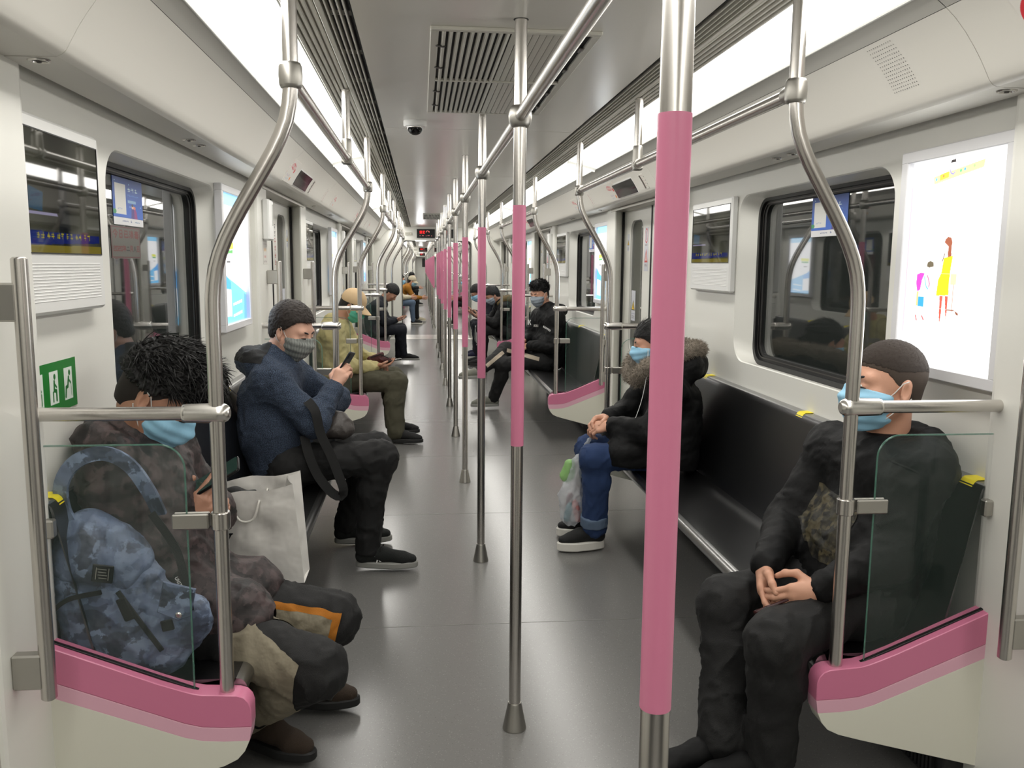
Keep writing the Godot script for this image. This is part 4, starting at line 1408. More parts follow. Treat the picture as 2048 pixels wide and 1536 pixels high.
func led_image(rng: RandomNumberGenerator, k: int) -> Image:
	var im := sheet(96, 44, Color(0, 0, 0))
	var c := Color(1.0, 0.08, 0.10)
	if k == 0:
		strokes(im, Vector2(14, 6), 1.6, 2.0, c, [[0, 2, 8, 2], [0, 5, 8, 5], [0, 9, 8, 9], [2, 0, 2, 10], [6, 0, 6, 10]])
		strokes(im, Vector2(31, 6), 1.6, 2.0, c, [[0, 1, 7, 1], [0, 4, 7, 4], [3.5, 1, 3.5, 10], [0, 9.5, 7, 9.5], [1, 6, 1, 9]])
		strokes(im, Vector2(50, 6), 1.6, 1.8, Color(1.0, 0.45, 0.42), [[0, 3, 3, 0, 10, 2, 10, 6], [0, 3, 0, 6]])
		for q in [16, 30, 34, 50, 60, 66, 80]: stamp(im, Vector2(q, 34 + (q % 3)), 1.7, Color(0.9, 0.5, 0.5))
	else:
		strokes(im, Vector2(18, 8), 1.9, 2.2, c, [[0, 1, 8, 1], [4, 0, 4, 10], [0, 6, 8, 6], [1, 9, 8, 9]])
		strokes(im, Vector2(44, 8), 1.9, 2.2, c, [[0, 2, 8, 2, 8, 8], [0, 2, 0, 8], [2, 5, 6, 5]])
	return im

func signs() -> void:
	var rng := RandomNumberGenerator.new()
	rng.seed = 5
	var m0 := lit("led_text", led_image(rng, 0), 1.6)
	for k in CARS.size():
		var z: float = CARS[k][1] + 0.012
		for e in [-1, 1]:
			var t := thing("led_sign", "black text display with red glowing characters above the %s gangway, %s" % [["first", "second", "last"][k], "beside the number plate" if e < 0 else "behind the pole row"], "display", Vector3(-0.19 if e < 0 else 0.23, 2.028, z), "red text displays")
			var b := MB.new()
			b.box(Vector3(0, 0, 0.006), Vector3(0.345, 0.165, 0.03), 0.004)
			obj("housing", b, M.rubber, t)
			var q := MB.new()
			q.quad(Vector3(-0.165, -0.07, 0.0215), Vector3(0.165, -0.07, 0.0215), Vector3(0.165, 0.07, 0.0215), Vector3(-0.165, 0.07, 0.0215))
			obj("display", q, m0, t)
		var nm := sheet(64, 24, Color(0.80, 0.79, 0.74))
		ink(nm, [Vector2(4, 4), Vector2(60, 4), Vector2(60, 20), Vector2(4, 20), Vector2(4, 4)], 2.0, Color(0.5, 0.5, 0.47))
		tiny(nm, 8, 8, 44, 9, Color(0.45, 0.45, 0.42), rng)
		var pm := MB.new()
		pm.box(Vector3(-0.52, 2.02, z), Vector3(0.13, 0.055, 0.004))
		pm.quad(Vector3(-0.585, 1.993, z + 0.0025), Vector3(-0.455, 1.993, z + 0.0025), Vector3(-0.455, 2.047, z + 0.0025), Vector3(-0.585, 2.047, z + 0.0025))
		tag(obj("number_plate", pm, printed("plate_print", nm) if k == 0 else M.plate_print), "small grey number plate beside the red display of the %s gangway" % ["first", "second", "last"][k], "plate", "number plates")
	var d := MB.new()
	d.box(Vector3(XC - 0.05, 1.5, -57.55), Vector3(0.35, 0.55, 0.04), 0.01)
	tag(obj("cab_window", d, M.rubber), "dark window in the cab wall at the far end of the train", "window")
# ---------------------------------------------------------------- soft shapes: a distance field on a grid, meshed with one vertex in each crossed cell
class Soft:
	var f: PackedFloat32Array
	var o: Vector3
	var h: float
	var nx: int
	var ny: int
	var nz: int
	func _init(lo: Vector3, hi: Vector3, cell: float) -> void:
		h = cell
		o = lo
		nx = int((hi.x - lo.x) / h) + 2
		ny = int((hi.y - lo.y) / h) + 2
		nz = int((hi.z - lo.z) / h) + 2
		f = PackedFloat32Array()
		f.resize(nx * ny * nz)
		f.fill(1.0)
	# a tapered round bone from a to b; ax flattens it along one direction by fs
	func cap(a: Vector3, b: Vector3, ra: float, rb: float, k := 0.02, ax := Vector3.ZERO, fs := 1.0) -> void:
		var m := maxf(ra, rb) + k + h * 2.5
		var lo := a.min(b) - Vector3(m, m, m) - o
		var hi := a.max(b) + Vector3(m, m, m) - o
		var x0 := clampi(int(lo.x / h), 0, nx); var x1 := clampi(int(hi.x / h) + 1, 0, nx)
		var y0 := clampi(int(lo.y / h), 0, ny); var y1 := clampi(int(hi.y / h) + 1, 0, ny)
		var z0 := clampi(int(lo.z / h), 0, nz); var z1 := clampi(int(hi.z / h) + 1, 0, nz)
		var ba := b - a
		var inv := 1.0 / maxf(ba.length_squared(), 1e-9)
		var F := f
		f = PackedFloat32Array()
		var oa := o - a
		var dr := rb - ra
		var g := fs - 1.0
		var flat := g != 0.0
		var ik := 0.25 / k
		for z in range(z0, z1):
			for y in range(y0, y1):
				var i := (z * ny + y) * nx + x0
				var p := Vector3(x0 * h + oa.x, y * h + oa.y, z * h + oa.z)
				for x in range(x0, x1):
					var t := clampf(p.dot(ba) * inv, 0.0, 1.0)
					var q := p - ba * t
					if flat: q += ax * (q.dot(ax) * g)
					var d := q.length() - ra - dr * t
					var e := F[i]
					var s := k - absf(d - e)
					if s > 0.0: F[i] = minf(d, e) - s * s * ik
					elif d < e: F[i] = d
					i += 1
					p.x += h
		f = F
	func path(pts: Array, rad: Array, k := 0.02, ax := Vector3.ZERO, fs := 1.0) -> void:
		for j in pts.size() - 1: cap(pts[j], pts[j + 1], rad[j], rad[j + 1], k, ax, fs)
	# an ellipsoid, joined or cut away
	func ell(c: Vector3, r: Vector3, bs := Basis(), k := 0.01, sub := false) -> void:
		var m := maxf(r.x, maxf(r.y, r.z)) + k + h * 2.0
		var lo := c - Vector3(m, m, m) - o
		var hi := c + Vector3(m, m, m) - o
		var x0 := clampi(int(lo.x / h), 0, nx); var x1 := clampi(int(hi.x / h) + 1, 0, nx)
		var y0 := clampi(int(lo.y / h), 0, ny); var y1 := clampi(int(hi.y / h) + 1, 0, ny)
		var z0 := clampi(int(lo.z / h), 0, nz); var z1 := clampi(int(hi.z / h) + 1, 0, nz)
		var ux := bs.x / r.x; var uy := bs.y / r.y; var uz := bs.z / r.z
		var rx := 1.0 / r.x; var ry := 1.0 / r.y; var rz := 1.0 / r.z
		var F := f
		f = PackedFloat32Array()
		var oc := o - c
		var ik := 0.25 / k
		for z in range(z0, z1):
			for y in range(y0, y1):
				var i := (z * ny + y) * nx + x0
				var p := Vector3(x0 * h + oc.x, y * h + oc.y, z * h + oc.z)
				for x in range(x0, x1):
					var q := Vector3(p.dot(ux), p.dot(uy), p.dot(uz))
					var l := q.length()
					var w := Vector3(q.x * rx, q.y * ry, q.z * rz).length()
					var d := l * (l - 1.0) / maxf(w, 1e-6) if l > 1e-6 else -m
					var e := F[i]
					if sub:
						d = -d
						var s := k - absf(d - e)
						F[i] = maxf(d, e) + (s * s * ik if s > 0.0 else 0.0)
					else:
						var s := k - absf(d - e)
						F[i] = minf(d, e) - (s * s * ik if s > 0.0 else 0.0)
					i += 1
					p.x += h
		f = F
	# keep what lies behind the plane
	func cut(p0: Vector3, n: Vector3) -> void:
		n = n.normalized()
		var F := f
		f = PackedFloat32Array()
		var i := 0
		var c := (o - p0).dot(n)
		for z in nz:
			for y in ny:
				var d := c + (y * n.y + z * n.z) * h
				var st := n.x * h
				for x in nx:
					if d > F[i]: F[i] = d
					d += st
					i += 1
		f = F
	# keep where any of the planes keeps
	func cut_any(ps: Array) -> void:
		var F := f
		f = PackedFloat32Array()
		var i := 0
		for z in nz:
			for y in ny:
				for x in nx:
					if F[i] < 0.06:
						var p := o + Vector3(x, y, z) * h
						var d := 9.0
						for q in ps: d = minf(d, (p - q[0]).dot(q[1]))
						if d > F[i]: F[i] = d
					i += 1
		f = F
	# mesh it; bump moves a vertex along its normal, tint colours it
	func mesh(mb: MB, base: Vector3, bump = null, tint = null) -> void:
		var V := PackedVector3Array()
		var id := PackedInt32Array()
		id.resize(nx * ny * nz)
		id.fill(-1)
		var sx := 1; var sy := nx; var sz := nx * ny
		var band := 1.9 * h
		var F := f
		var off := [0, sx, sy, sx + sy, sz, sx + sz, sy + sz, sx + sy + sz]
		var pos := [Vector3(0, 0, 0), Vector3(1, 0, 0), Vector3(0, 1, 0), Vector3(1, 1, 0), Vector3(0, 0, 1), Vector3(1, 0, 1), Vector3(0, 1, 1), Vector3(1, 1, 1)]
		var ed := [[0, 1], [2, 3], [4, 5], [6, 7], [0, 2], [1, 3], [4, 6], [5, 7], [0, 4], [1, 5], [2, 6], [3, 7]]
		for z in nz - 1:
			for y in ny - 1:
				var i := (z * ny + y) * nx
				for x in nx - 1:
					var v0 := F[i]
					if v0 < band and v0 > -band:
						var a := v0 < 0.0
						if (F[i + sx] < 0.0) != a or (F[i + sy] < 0.0) != a or (F[i + sx + sy] < 0.0) != a or (F[i + sz] < 0.0) != a or (F[i + sx + sz] < 0.0) != a or (F[i + sy + sz] < 0.0) != a or (F[i + sx + sy + sz] < 0.0) != a:
							var s := Vector3.ZERO
							var n := 0
							for e in ed:
								var g0 := F[i + off[e[0]]]
								var g1 := F[i + off[e[1]]]
								if (g0 < 0.0) != (g1 < 0.0):
									s += pos[e[0]].lerp(pos[e[1]], g0 / (g0 - g1))
									n += 1
							id[i] = V.size()
							V.append(o + (Vector3(x, y, z) + s / n) * h)
					i += 1
		var I := PackedInt32Array()
		for z in range(1, nz - 1):
			for y in range(1, ny - 1):
				var i := (z * ny + y) * nx + 1
				for x in range(1, nx - 1):
					var v0 := F[i]
					if v0 < band and v0 > -band:
						var a := v0 < 0.0
						for q in 3:
							var d: int = sx if q == 0 else (sy if q == 1 else sz)
							if (F[i + d] < 0.0) != a:
								var u: int = sy if q == 0 else (sz if q == 1 else sx)
								var w: int = sz if q == 0 else (sx if q == 1 else sy)
								var c0 := id[i - u - w]; var c1 := id[i - w]; var c2 := id[i]; var c3 := id[i - u]
								if c0 >= 0 and c1 >= 0 and c2 >= 0 and c3 >= 0:
									if a: I.append_array([c0, c2, c1, c0, c3, c2])
									else: I.append_array([c0, c1, c2, c0, c2, c3])
					i += 1
		var N := normals(V, I)
		if bump != null:
			for j in V.size(): V[j] += N[j] * bump.call(V[j], N[j])
			N = normals(V, I)
		var k := mb.v.size()
		for j in V.size():
			mb.v.append(V[j] - base); mb.n.append(N[j]); mb.t.append(Vector2.ZERO)
			mb.c.append(tint.call(V[j], N[j]) if tint != null else mb.col)
		for j in I: mb.i.append(j + k)
	static func normals(V: PackedVector3Array, I: PackedInt32Array) -> PackedVector3Array:
		var N := PackedVector3Array()
		N.resize(V.size())
		for j in range(0, I.size(), 3):
			var a := I[j]; var b := I[j + 1]; var c := I[j + 2]
			var n := (V[c] - V[a]).cross(V[b] - V[a])
			N[a] += n; N[b] += n; N[c] += n
		for j in N.size(): N[j] = N[j].normalized()
		return N

# the part of a mesh on the kept side of every plane, lifted a little: for prints and patches
func patch(src: MB, planes: Array, lift: float) -> MB:
	var m := MB.new()
	for j in range(0, src.i.size(), 3):
		var poly := []
		for q in [0, 2, 1]:
			var a := src.i[j + q]
			poly.append([src.v[a], src.n[a]])
		for pl in planes:
			var out := []
			for q in poly.size():
				var A = poly[q]; var B = poly[(q + 1) % poly.size()]
				var da: float = (A[0] - pl[0]).dot(pl[1]); var db: float = (B[0] - pl[0]).dot(pl[1])
				if da <= 0.0: out.append(A)
				if (da < 0.0 and db > 0.0) or (da > 0.0 and db < 0.0):
					var t := da / (da - db)
					out.append([A[0].lerp(B[0], t), A[1].lerp(B[1], t)])
			poly = out
			if poly.size() < 3: break
		if poly.size() < 3: continue
		var k := m.v.size()
		for p in poly: m.put(p[0] + p[1] * lift, p[1].normalized())
		for q in range(1, poly.size() - 1): m.i.append_array([k, k + q + 1, k + q])
	return m

func aim(fwd: Vector3, up := Vector3.UP, roll := 0.0) -> Basis:
	var z := fwd.normalized()
	var x := up.cross(z).normalized()
	var b := Basis(x, z.cross(x), z)
	return b * Basis(Vector3(0, 0, 1), roll)
# ---------------------------------------------------------------- people
var folds: FastNoiseLite
var fine: FastNoiseLite
func fold(amp: float, s := Vector3.ONE, extra := 0.0) :
	return func(p: Vector3, _n: Vector3) -> float:
		var w := Vector3(fine.get_noise_3dv(p * 0.25), fine.get_noise_3dv(p * 0.25 + Vector3(3, 1, 7)), 0.0) * 0.06
		var a := folds.get_noise_3dv((p + w) * s)
		return amp * (0.55 - 1.9 * sqrt(absf(a) * 0.5 + 0.004)) + extra * fine.get_noise_3dv(p)

# a head in its own axes: y to the crown, z to the face. Meshed into mb.
func head_field(c: Vector3, B: Basis, neck: Vector3, cell: float, sc := 1.0) -> Soft:
	var r := 0.17 * sc
	var lo := (c - Vector3(r, r, r)).min(neck - Vector3(0.08, 0.05, 0.08))
	var hi := (c + Vector3(r, r, r)).max(neck + Vector3(0.08, 0.05, 0.08))
	var S := Soft.new(lo, hi, cell)
	var X := Transform3D(B.scaled(Vector3.ONE * sc) if false else Basis(B.x * sc, B.y * sc, B.z * sc), c)
	S.ell(X * Vector3(0, 0.036, -0.014), Vector3(0.0765, 0.086, 0.096) * sc, B, 0.01)
	S.ell(X * Vector3(0, -0.018, 0.030), Vector3(0.064, 0.083, 0.062) * sc, B, 0.03)
	S.cap(X * Vector3(0, -0.072, 0.03), X * Vector3(0, -0.088, 0.058), 0.035 * sc, 0.022 * sc, 0.03)
	for s in [-1.0, 1.0]:
		S.cap(X * Vector3(s * 0.055, -0.045, 0.0), X * Vector3(s * 0.02, -0.088, 0.05), 0.018 * sc, 0.015 * sc, 0.03)
		S.ell(X * Vector3(s * 0.042, -0.018, 0.064), Vector3(0.023, 0.02, 0.021) * sc, B, 0.02)
	S.cap(X * Vector3(-0.04, 0.026, 0.074), X * Vector3(0.04, 0.026, 0.074), 0.0135 * sc, 0.0135 * sc, 0.02)
	for s in [-1.0, 1.0]:
		S.ell(X * Vector3(s * 0.031, 0.006, 0.103), Vector3(0.02, 0.013, 0.017) * sc, B, 0.014, true)
		S.ell(X * Vector3(s * 0.031, 0.005, 0.078), Vector3(0.017, 0.0115, 0.0135) * sc, B, 0.004)
	S.path([X * Vector3(0, 0.014, 0.086), X * Vector3(0, -0.008, 0.098), X * Vector3(0, -0.026, 0.109)], [0.008 * sc, 0.0095 * sc, 0.0125 * sc], 0.014)
	for s in [-1.0, 1.0]: S.ell(X * Vector3(s * 0.0125, -0.03, 0.098), Vector3(0.008, 0.0075, 0.01) * sc, B, 0.006)
	S.ell(X * Vector3(0, -0.056, 0.084), Vector3(0.026, 0.016, 0.016) * sc, B, 0.018)
	S.cap(X * Vector3(0, -0.05, -0.025), neck, 0.052 * sc, 0.06 * sc, 0.03)
	for s in [-1.0, 1.0]:
		var E := B * Basis(Vector3(0, 1, 0), s * 0.35) * Basis(Vector3(1, 0, 0), -0.18)
		S.ell(X * Vector3(s * 0.0775, -0.004, -0.01), Vector3(0.0085, 0.032, 0.019) * sc, E, 0.008)
		S.ell(X * Vector3(s * 0.0865, -0.002, -0.004), Vector3(0.007, 0.019, 0.010) * sc, E, 0.005, true)
		S.ell(X * Vector3(s * 0.0765, -0.032, 0.0), Vector3(0.006, 0.009, 0.007) * sc, E, 0.006)
	return S

# five bent fingers and a thumb on a palm. fd: along the hand, pn: out of the palm, th: towards the thumb
func hand_field(w: Vector3, fd: Vector3, pn: Vector3, th: Vector3, curl: Array, cell: float, thumb := 0.6, sc := 1.0, spread := 0.0) -> Soft:
	fd = fd.normalized()
	pn = (pn - fd * pn.dot(fd)).normalized()
	var side := fd.cross(pn).normalized()
	if side.dot(th) < 0.0: side = -side
	var c := w + fd * 0.08
	var S := Soft.new(c - Vector3.ONE * 0.155 * sc, c + Vector3.ONE * 0.155 * sc, cell)
	var at := func(a: float, b: float, d: float) -> Vector3: return w + (fd * a + side * b + pn * d) * sc
	S.cap(at.call(-0.03, 0, 0), at.call(0.012, 0, 0), 0.026 * sc, 0.027 * sc, 0.01, pn, 1.25)
	S.cap(at.call(0.012, 0.004, 0), at.call(0.074, 0.024, -0.002), 0.021 * sc, 0.0145 * sc, 0.016)
	S.cap(at.call(0.012, 0, 0), at.call(0.078, 0.003, -0.003), 0.021 * sc, 0.0145 * sc, 0.016)
	S.cap(at.call(0.012, -0.004, 0), at.call(0.070, -0.026, -0.001), 0.02 * sc, 0.0135 * sc, 0.016)
	S.ell(at.call(0.038, 0.02, 0.012), Vector3.ONE * 0.019 * sc, Basis(), 0.012)
	var root := [[0.08, 0.027], [0.085, 0.0085], [0.081, -0.0105], [0.073, -0.0275]]
	var len := [[0.042, 0.025, 0.022], [0.046, 0.028, 0.023], [0.042, 0.026, 0.023], [0.034, 0.020, 0.020]]
	var rad := [0.0092, 0.0094, 0.0089, 0.008]
	for k in 4:
		var p: Vector3 = at.call(root[k][0], root[k][1], -0.002)
		var a := 0.0
		var side_k := (side * (1.5 - k) * spread)
		S.cap(at.call(0.05, root[k][1] * 0.9, -0.001), p, 0.0115 * sc, rad[k] * 1.12 * sc, 0.006)
		for j in 3:
			a += curl[k] * [0.75, 1.1, 0.7][j]
			var d := ((fd + side_k).normalized() * cos(a) + pn * sin(a)).normalized()
			var e: Vector3 = p + d * len[k][j] * sc
			S.cap(p, e, rad[k] * [1.04, 0.97, 0.9][j] * sc, rad[k] * [0.97, 0.9, 0.8][j] * sc, 0.0035)
			p = e
	# thumb, from the side of the palm near its base
	var t0: Vector3 = at.call(0.022, 0.022, 0.008)
	var t1: Vector3 = t0 + (fd * 0.55 + side * 0.75 + pn * thumb * 0.5).normalized() * 0.042 * sc
	var t2: Vector3 = t1 + (fd * 0.85 + side * (0.42 - thumb * 0.35) + pn * thumb * 0.7).normalized() * 0.033 * sc
	var t3: Vector3 = t2 + (fd * 0.85 + side * (0.15 - thumb * 0.5) + pn * thumb * 0.8).normalized() * 0.027 * sc
	S.path([t0, t1, t2, t3], [0.0145 * sc, 0.0115 * sc, 0.0103 * sc, 0.0085 * sc], 0.007)
	return S

func bounds(pts: Array, m: float) -> Array:
	var lo: Vector3 = pts[0]; var hi: Vector3 = pts[0]
	for p in pts:
		lo = lo.min(p); hi = hi.max(p)
	return [lo - Vector3.ONE * m, hi + Vector3.ONE * m]

# trousers: pelvis, thighs and shins; shape gives the radii
func trousers(J: Dictionary, r: Array, cell: float) -> Soft:
	var b := bounds([J.pel, J.hipR, J.hipL, J.knR, J.knL, J.anR, J.anL], 0.2)
	var S := Soft.new(b[0], b[1], cell)
	var side: Vector3 = (J.hipR - J.hipL).normalized()
	S.cap(J.hipR + side * -0.01, J.hipL + side * 0.01, r[0], r[0], 0.05)
	S.cap(J.pel, J.pel + (J.chest - J.pel) * 0.35, r[0] * 1.1, r[0] * 0.98, 0.05)
	for q in ["R", "L"]:
		var hp: Vector3 = J["hip" + q]; var kn: Vector3 = J["kn" + q]; var an: Vector3 = J["an" + q]
		S.cap(hp, kn, r[1], r[2], 0.04)
		var md := kn.lerp(an, 0.35) + (hp - kn).normalized() * 0.018
		S.path([kn, md, an], [r[2] * 1.0, r[3] * 1.04, r[4]], 0.03)
	return S

# jacket: torso, shoulders, sleeves to the wrists
func jacket(J: Dictionary, r: Dictionary, cell: float) -> Soft:
	var b := bounds([J.pel, J.chest, J.neck, J.shR, J.shL, J.elR, J.elL, J.wrR, J.wrL], 0.24)
	var S := Soft.new(b[0], b[1], cell)
	var side: Vector3 = (J.shR - J.shL).normalized()
	var spine: Vector3 = (J.neck - J.pel).normalized()
	var fw := side.cross(spine).normalized()
	var bel: Vector3 = J.pel.lerp(J.chest, 0.5)
	for e in [-1.0, 1.0]:
		var w: float = r.waist * 0.36 * e
		S.cap(J.pel + spine * r.get("hem", 0.0) + side * w, bel + side * w, r.hip, r.waist, 0.05, fw, 1.0)
		S.cap(bel + side * w, J.chest + side * w * 1.15, r.waist, r.chest, 0.05, fw, 1.06)
	S.cap(J.chest, J.neck - spine * 0.06, r.chest, r.chest * 0.78, 0.06, fw, 1.1)
	S.cap(J.shR, J.shL, r.sh, r.sh, 0.06, fw, 1.0)
	S.cap(J.neck - spine * 0.05, J.neck + spine * 0.0, r.sh * 1.05, r.get("neck", 0.07), 0.04)
	for q in ["R", "L"]:
		var s: Vector3 = J["sh" + q]; var e: Vector3 = J["el" + q]; var w: Vector3 = J["wr" + q]
		S.cap(s, e, r.arm, r.arm * 0.88, 0.035)
		S.cap(e, w + (e - w).normalized() * 0.012, r.arm * 0.9, r.wrist, 0.03)
	return S

func shoe(root: Node3D, base: Vector3, an: Vector3, dir: Vector3, upper: Material, sole: Material, opt := {}) -> void:
	var L: float = opt.get("len", 0.28)
	var up: Vector3 = opt.get("up", Vector3.UP)
	dir = (dir - up * dir.dot(up)).normalized()
	var sd := dir.cross(up)
	var th: float = opt.get("sole", 0.028)
	var heel: Vector3 = an - up * opt.get("drop", 0.085) - dir * 0.055
	var X := Transform3D(Basis(sd, dir, up), heel)     # x across, y along, z up
	var T := func(x: float, y: float, z: float) -> Vector3: return X * Vector3(x, y, z)
	var cell: float = opt.get("cell", 0.007)
	var b := bounds([T.call(0, -0.02, 0), T.call(0, L, 0), an + up * 0.05], 0.075)
	var S := Soft.new(b[0], b[1], cell)
	S.cap(T.call(0, 0.03, th + 0.022), T.call(0, 0.13, th + 0.03), 0.033, 0.034, 0.02)
	S.cap(T.call(0, 0.13, th + 0.03), T.call(0.004, L - 0.075, th + 0.014), 0.034, 0.034, 0.025)
	S.cap(T.call(0.004, L - 0.075, th + 0.012), T.call(0.002, L - 0.035, th + 0.008), 0.036, 0.03, 0.02, up, 1.25)
	S.cap(T.call(0, 0.045, th + 0.03), an + up * opt.get("collar", 0.0), 0.032, 0.036, 0.03)
	S.cut(T.call(0, 0, th * 0.7), -up)
	var m := MB.new()
	S.mesh(m, base, fold(0.0015))
	var sh := obj("shoe", m, upper, root)
	var o := PackedVector2Array()
	for k in 28:
		var a := TAU * k / 28.0
		var y := L / 2.0 + cos(a) * (L / 2.0 + 0.002)
		var t := y / L
		var w := 0.033 + 0.012 * sin(t * PI * 0.9) + (0.006 if t > 0.6 else 0.0)
		o.append(Vector2(sin(a) * w * pow(absf(sin(a)), -0.25) if absf(sin(a)) > 0.02 else 0.0, y))
	var q := MB.new()
	q.prism(o, -0.002, th, Transform3D(X.basis, X.origin - base), 0.005)
	obj("sole", q, sole, sh)
	if opt.get("laces", false):
		var l := MB.new()
		for k in 5:
			var y := 0.125 + k * 0.017
			var z := th + 0.058 - k * 0.0045
			l.tube(PackedVector3Array([T.call(-0.022, y, z - 0.008) - base, T.call(0, y + 0.004, z + 0.0035) - base, T.call(0.022, y, z - 0.008) - base]), 0.0028, 6)
		l.tube(PackedVector3Array([T.call(0.0, 0.12, th + 0.062) - base, T.call(0.02, 0.128, th + 0.074) - base, T.call(0.036, 0.12, th + 0.056) - base]), 0.0022, 6)
		l.tube(PackedVector3Array([T.call(0.0, 0.12, th + 0.062) - base, T.call(-0.02, 0.13, th + 0.074) - base, T.call(-0.038, 0.125, th + 0.054) - base]), 0.0022, 6)
		obj("laces", l, opt.get("lace_mat", sole), sh)

# surgical mask from the lower face, a little larger
func face_mask(root: Node3D, base: Vector3, c: Vector3, B: Basis, m: Material, cell: float, loops: Material, opt := {}, sc := 1.0) -> MeshInstance3D:
	var S := Soft.new(c - Vector3.ONE * 0.18, c + Vector3.ONE * 0.18, cell)
	var X := Transform3D(Basis(B.x * sc, B.y * sc, B.z * sc), c)
	S.ell(X * Vector3(0, -0.03, 0.030), Vector3(0.0685, 0.09, 0.07) * sc, B, 0.02)
	S.cap(X * Vector3(0, -0.07, 0.04), X * Vector3(0, -0.092, 0.062), 0.039 * sc, 0.027 * sc, 0.03)
	S.cap(X * Vector3(0, 0.0, 0.094), X * Vector3(0, -0.028, 0.108), 0.017 * sc, 0.024 * sc, 0.035)
	S.ell(X * Vector3(0, -0.055, 0.084), Vector3(0.04, 0.034, 0.028) * sc, B, 0.03)
	for s in [-1.0, 1.0]: S.ell(X * Vector3(s * 0.042, -0.03, 0.06), Vector3(0.028, 0.033, 0.03) * sc, B, 0.03)
	S.cut(X * Vector3(0, 0.007 + opt.get("top", 0.0), 0.11), B * Vector3(0, 1.0, -0.22))
	S.cut(X * Vector3(0, 0, 0.017), B * Vector3(0, 0.12, -1.0))
	S.cut(X * Vector3(0, -0.112, 0.05), B * Vector3(0, -1.0, -0.25))
	var pl := func(p: Vector3, _n: Vector3) -> float:
		var y := B.y.dot(p - c)
		return 0.0016 * sin(y * 190.0) + 0.0012 * folds.get_noise_3dv(p * 3.0)
	var mb := MB.new()
	S.mesh(mb, base, pl)
	var o := obj("mask", mb, m, root)
	var l := MB.new()
	for s in [-1.0, 1.0]:
		l.tube(PackedVector3Array([X * Vector3(s * 0.061, -0.028, 0.036) - base, X * Vector3(s * 0.072, -0.006, 0.018) - base, X * Vector3(s * 0.08, 0.018, 0.002) - base, X * Vector3(s * 0.084, 0.024, -0.012) - base]), 0.0016, 6)
		l.tube(PackedVector3Array([X * Vector3(s * 0.058, -0.078, 0.03) - base, X * Vector3(s * 0.07, -0.055, 0.01) - base, X * Vector3(s * 0.078, -0.038, -0.012) - base, X * Vector3(s * 0.085, -0.02, -0.022) - base]), 0.0016, 6)
	obj("ear_loops", l, loops, o)
	return o

func eyes(root: Node3D, base: Vector3, c: Vector3, B: Basis, open := false, sc := 1.0) -> void:
	var X := Transform3D(Basis(B.x * sc, B.y * sc, B.z * sc), c)
	var e := MB.new()
	var w := MB.new()
	for s in [-1.0, 1.0]:
		var pts := PackedVector3Array()
		for k in 7:
			var t := k / 6.0 * 2.0 - 1.0
			pts.append(X * Vector3(s * 0.031 + t * 0.0145, 0.002 + 0.0018 * (1.0 - t * t), 0.0945 - 0.006 * t * t - s * t * 0.0035) - base)
		e.tube(pts, PackedFloat32Array([0.0008, 0.0018, 0.0026, 0.003, 0.0026, 0.0018, 0.0008]), 8)
		pts = PackedVector3Array()
		for k in 7:
			var t := k / 6.0
			pts.append(X * Vector3(s * (0.013 + 0.038 * t), 0.0245 + 0.006 * sin(t * 2.4), 0.0935 - 0.018 * t * t) - base)
		w.tube(pts, PackedFloat32Array([0.0022, 0.0034, 0.0038, 0.0038, 0.0034, 0.0026, 0.0012]), 8)
	if open:
		var v := MB.new()
		for s in [-1.0, 1.0]:
			var T := Transform3D(B * Basis(Vector3(1, 0, 0), PI / 2), X * Vector3(s * 0.031, 0.0035, 0.0845) - base)
			var pr := PackedVector2Array()
			for k in 9: pr.append(Vector2(sin(PI * k / 8.0) * 0.0105, cos(PI * k / 8.0) * 0.0085))
			v.lathe(pr, T, 16, true)
		obj("eyeballs", v, M.sole_white, root)
	obj("eyes", e, M.eye, root)
	obj("eyebrows", w, M.hair, root)

# hair: the skull grown a little and kept above and behind the hairline
func hair_cap(c: Vector3, B: Basis, grow: Vector3, cell: float, opt := {}, sc := 1.0) -> Soft:
	var r := 0.2
	var S := Soft.new(c - Vector3(r, r, r), c + Vector3(r, r, r), cell)
	var X := Transform3D(Basis(B.x * sc, B.y * sc, B.z * sc), c)
	S.ell(X * Vector3(0, 0.036 + grow.y * 0.3, -0.014), Vector3(0.0765, 0.086, 0.096) * sc + grow, B, 0.01)
	S.cap(X * Vector3(0, -0.03, -0.05), X * Vector3(0, -0.065, -0.042), 0.052 + grow.z * 0.4, 0.046 + grow.z * 0.2, 0.03)
	for q in opt.get("lumps", []): S.ell(X * q[0], q[1] * sc, B, 0.02)
	var nape: float = opt.get("nape", -0.075)
	var fr: float = opt.get("front", 0.062)
	S.cut_any([
		[X * Vector3(0, fr, 0.085), B * Vector3(0, -1.0, 0.32).normalized()],
		[X * Vector3(0, opt.get("side", 0.03), opt.get("sidez", 0.03)), B * Vector3(0, -0.62, 0.78).normalized()],
		[X * Vector3(0, 0.0, -0.036), B * Vector3(0, 0.0, 1.0)],
	])
	S.cut(X * Vector3(0, nape, 0), B * Vector3(0, -1.0, 0.0))
	return S

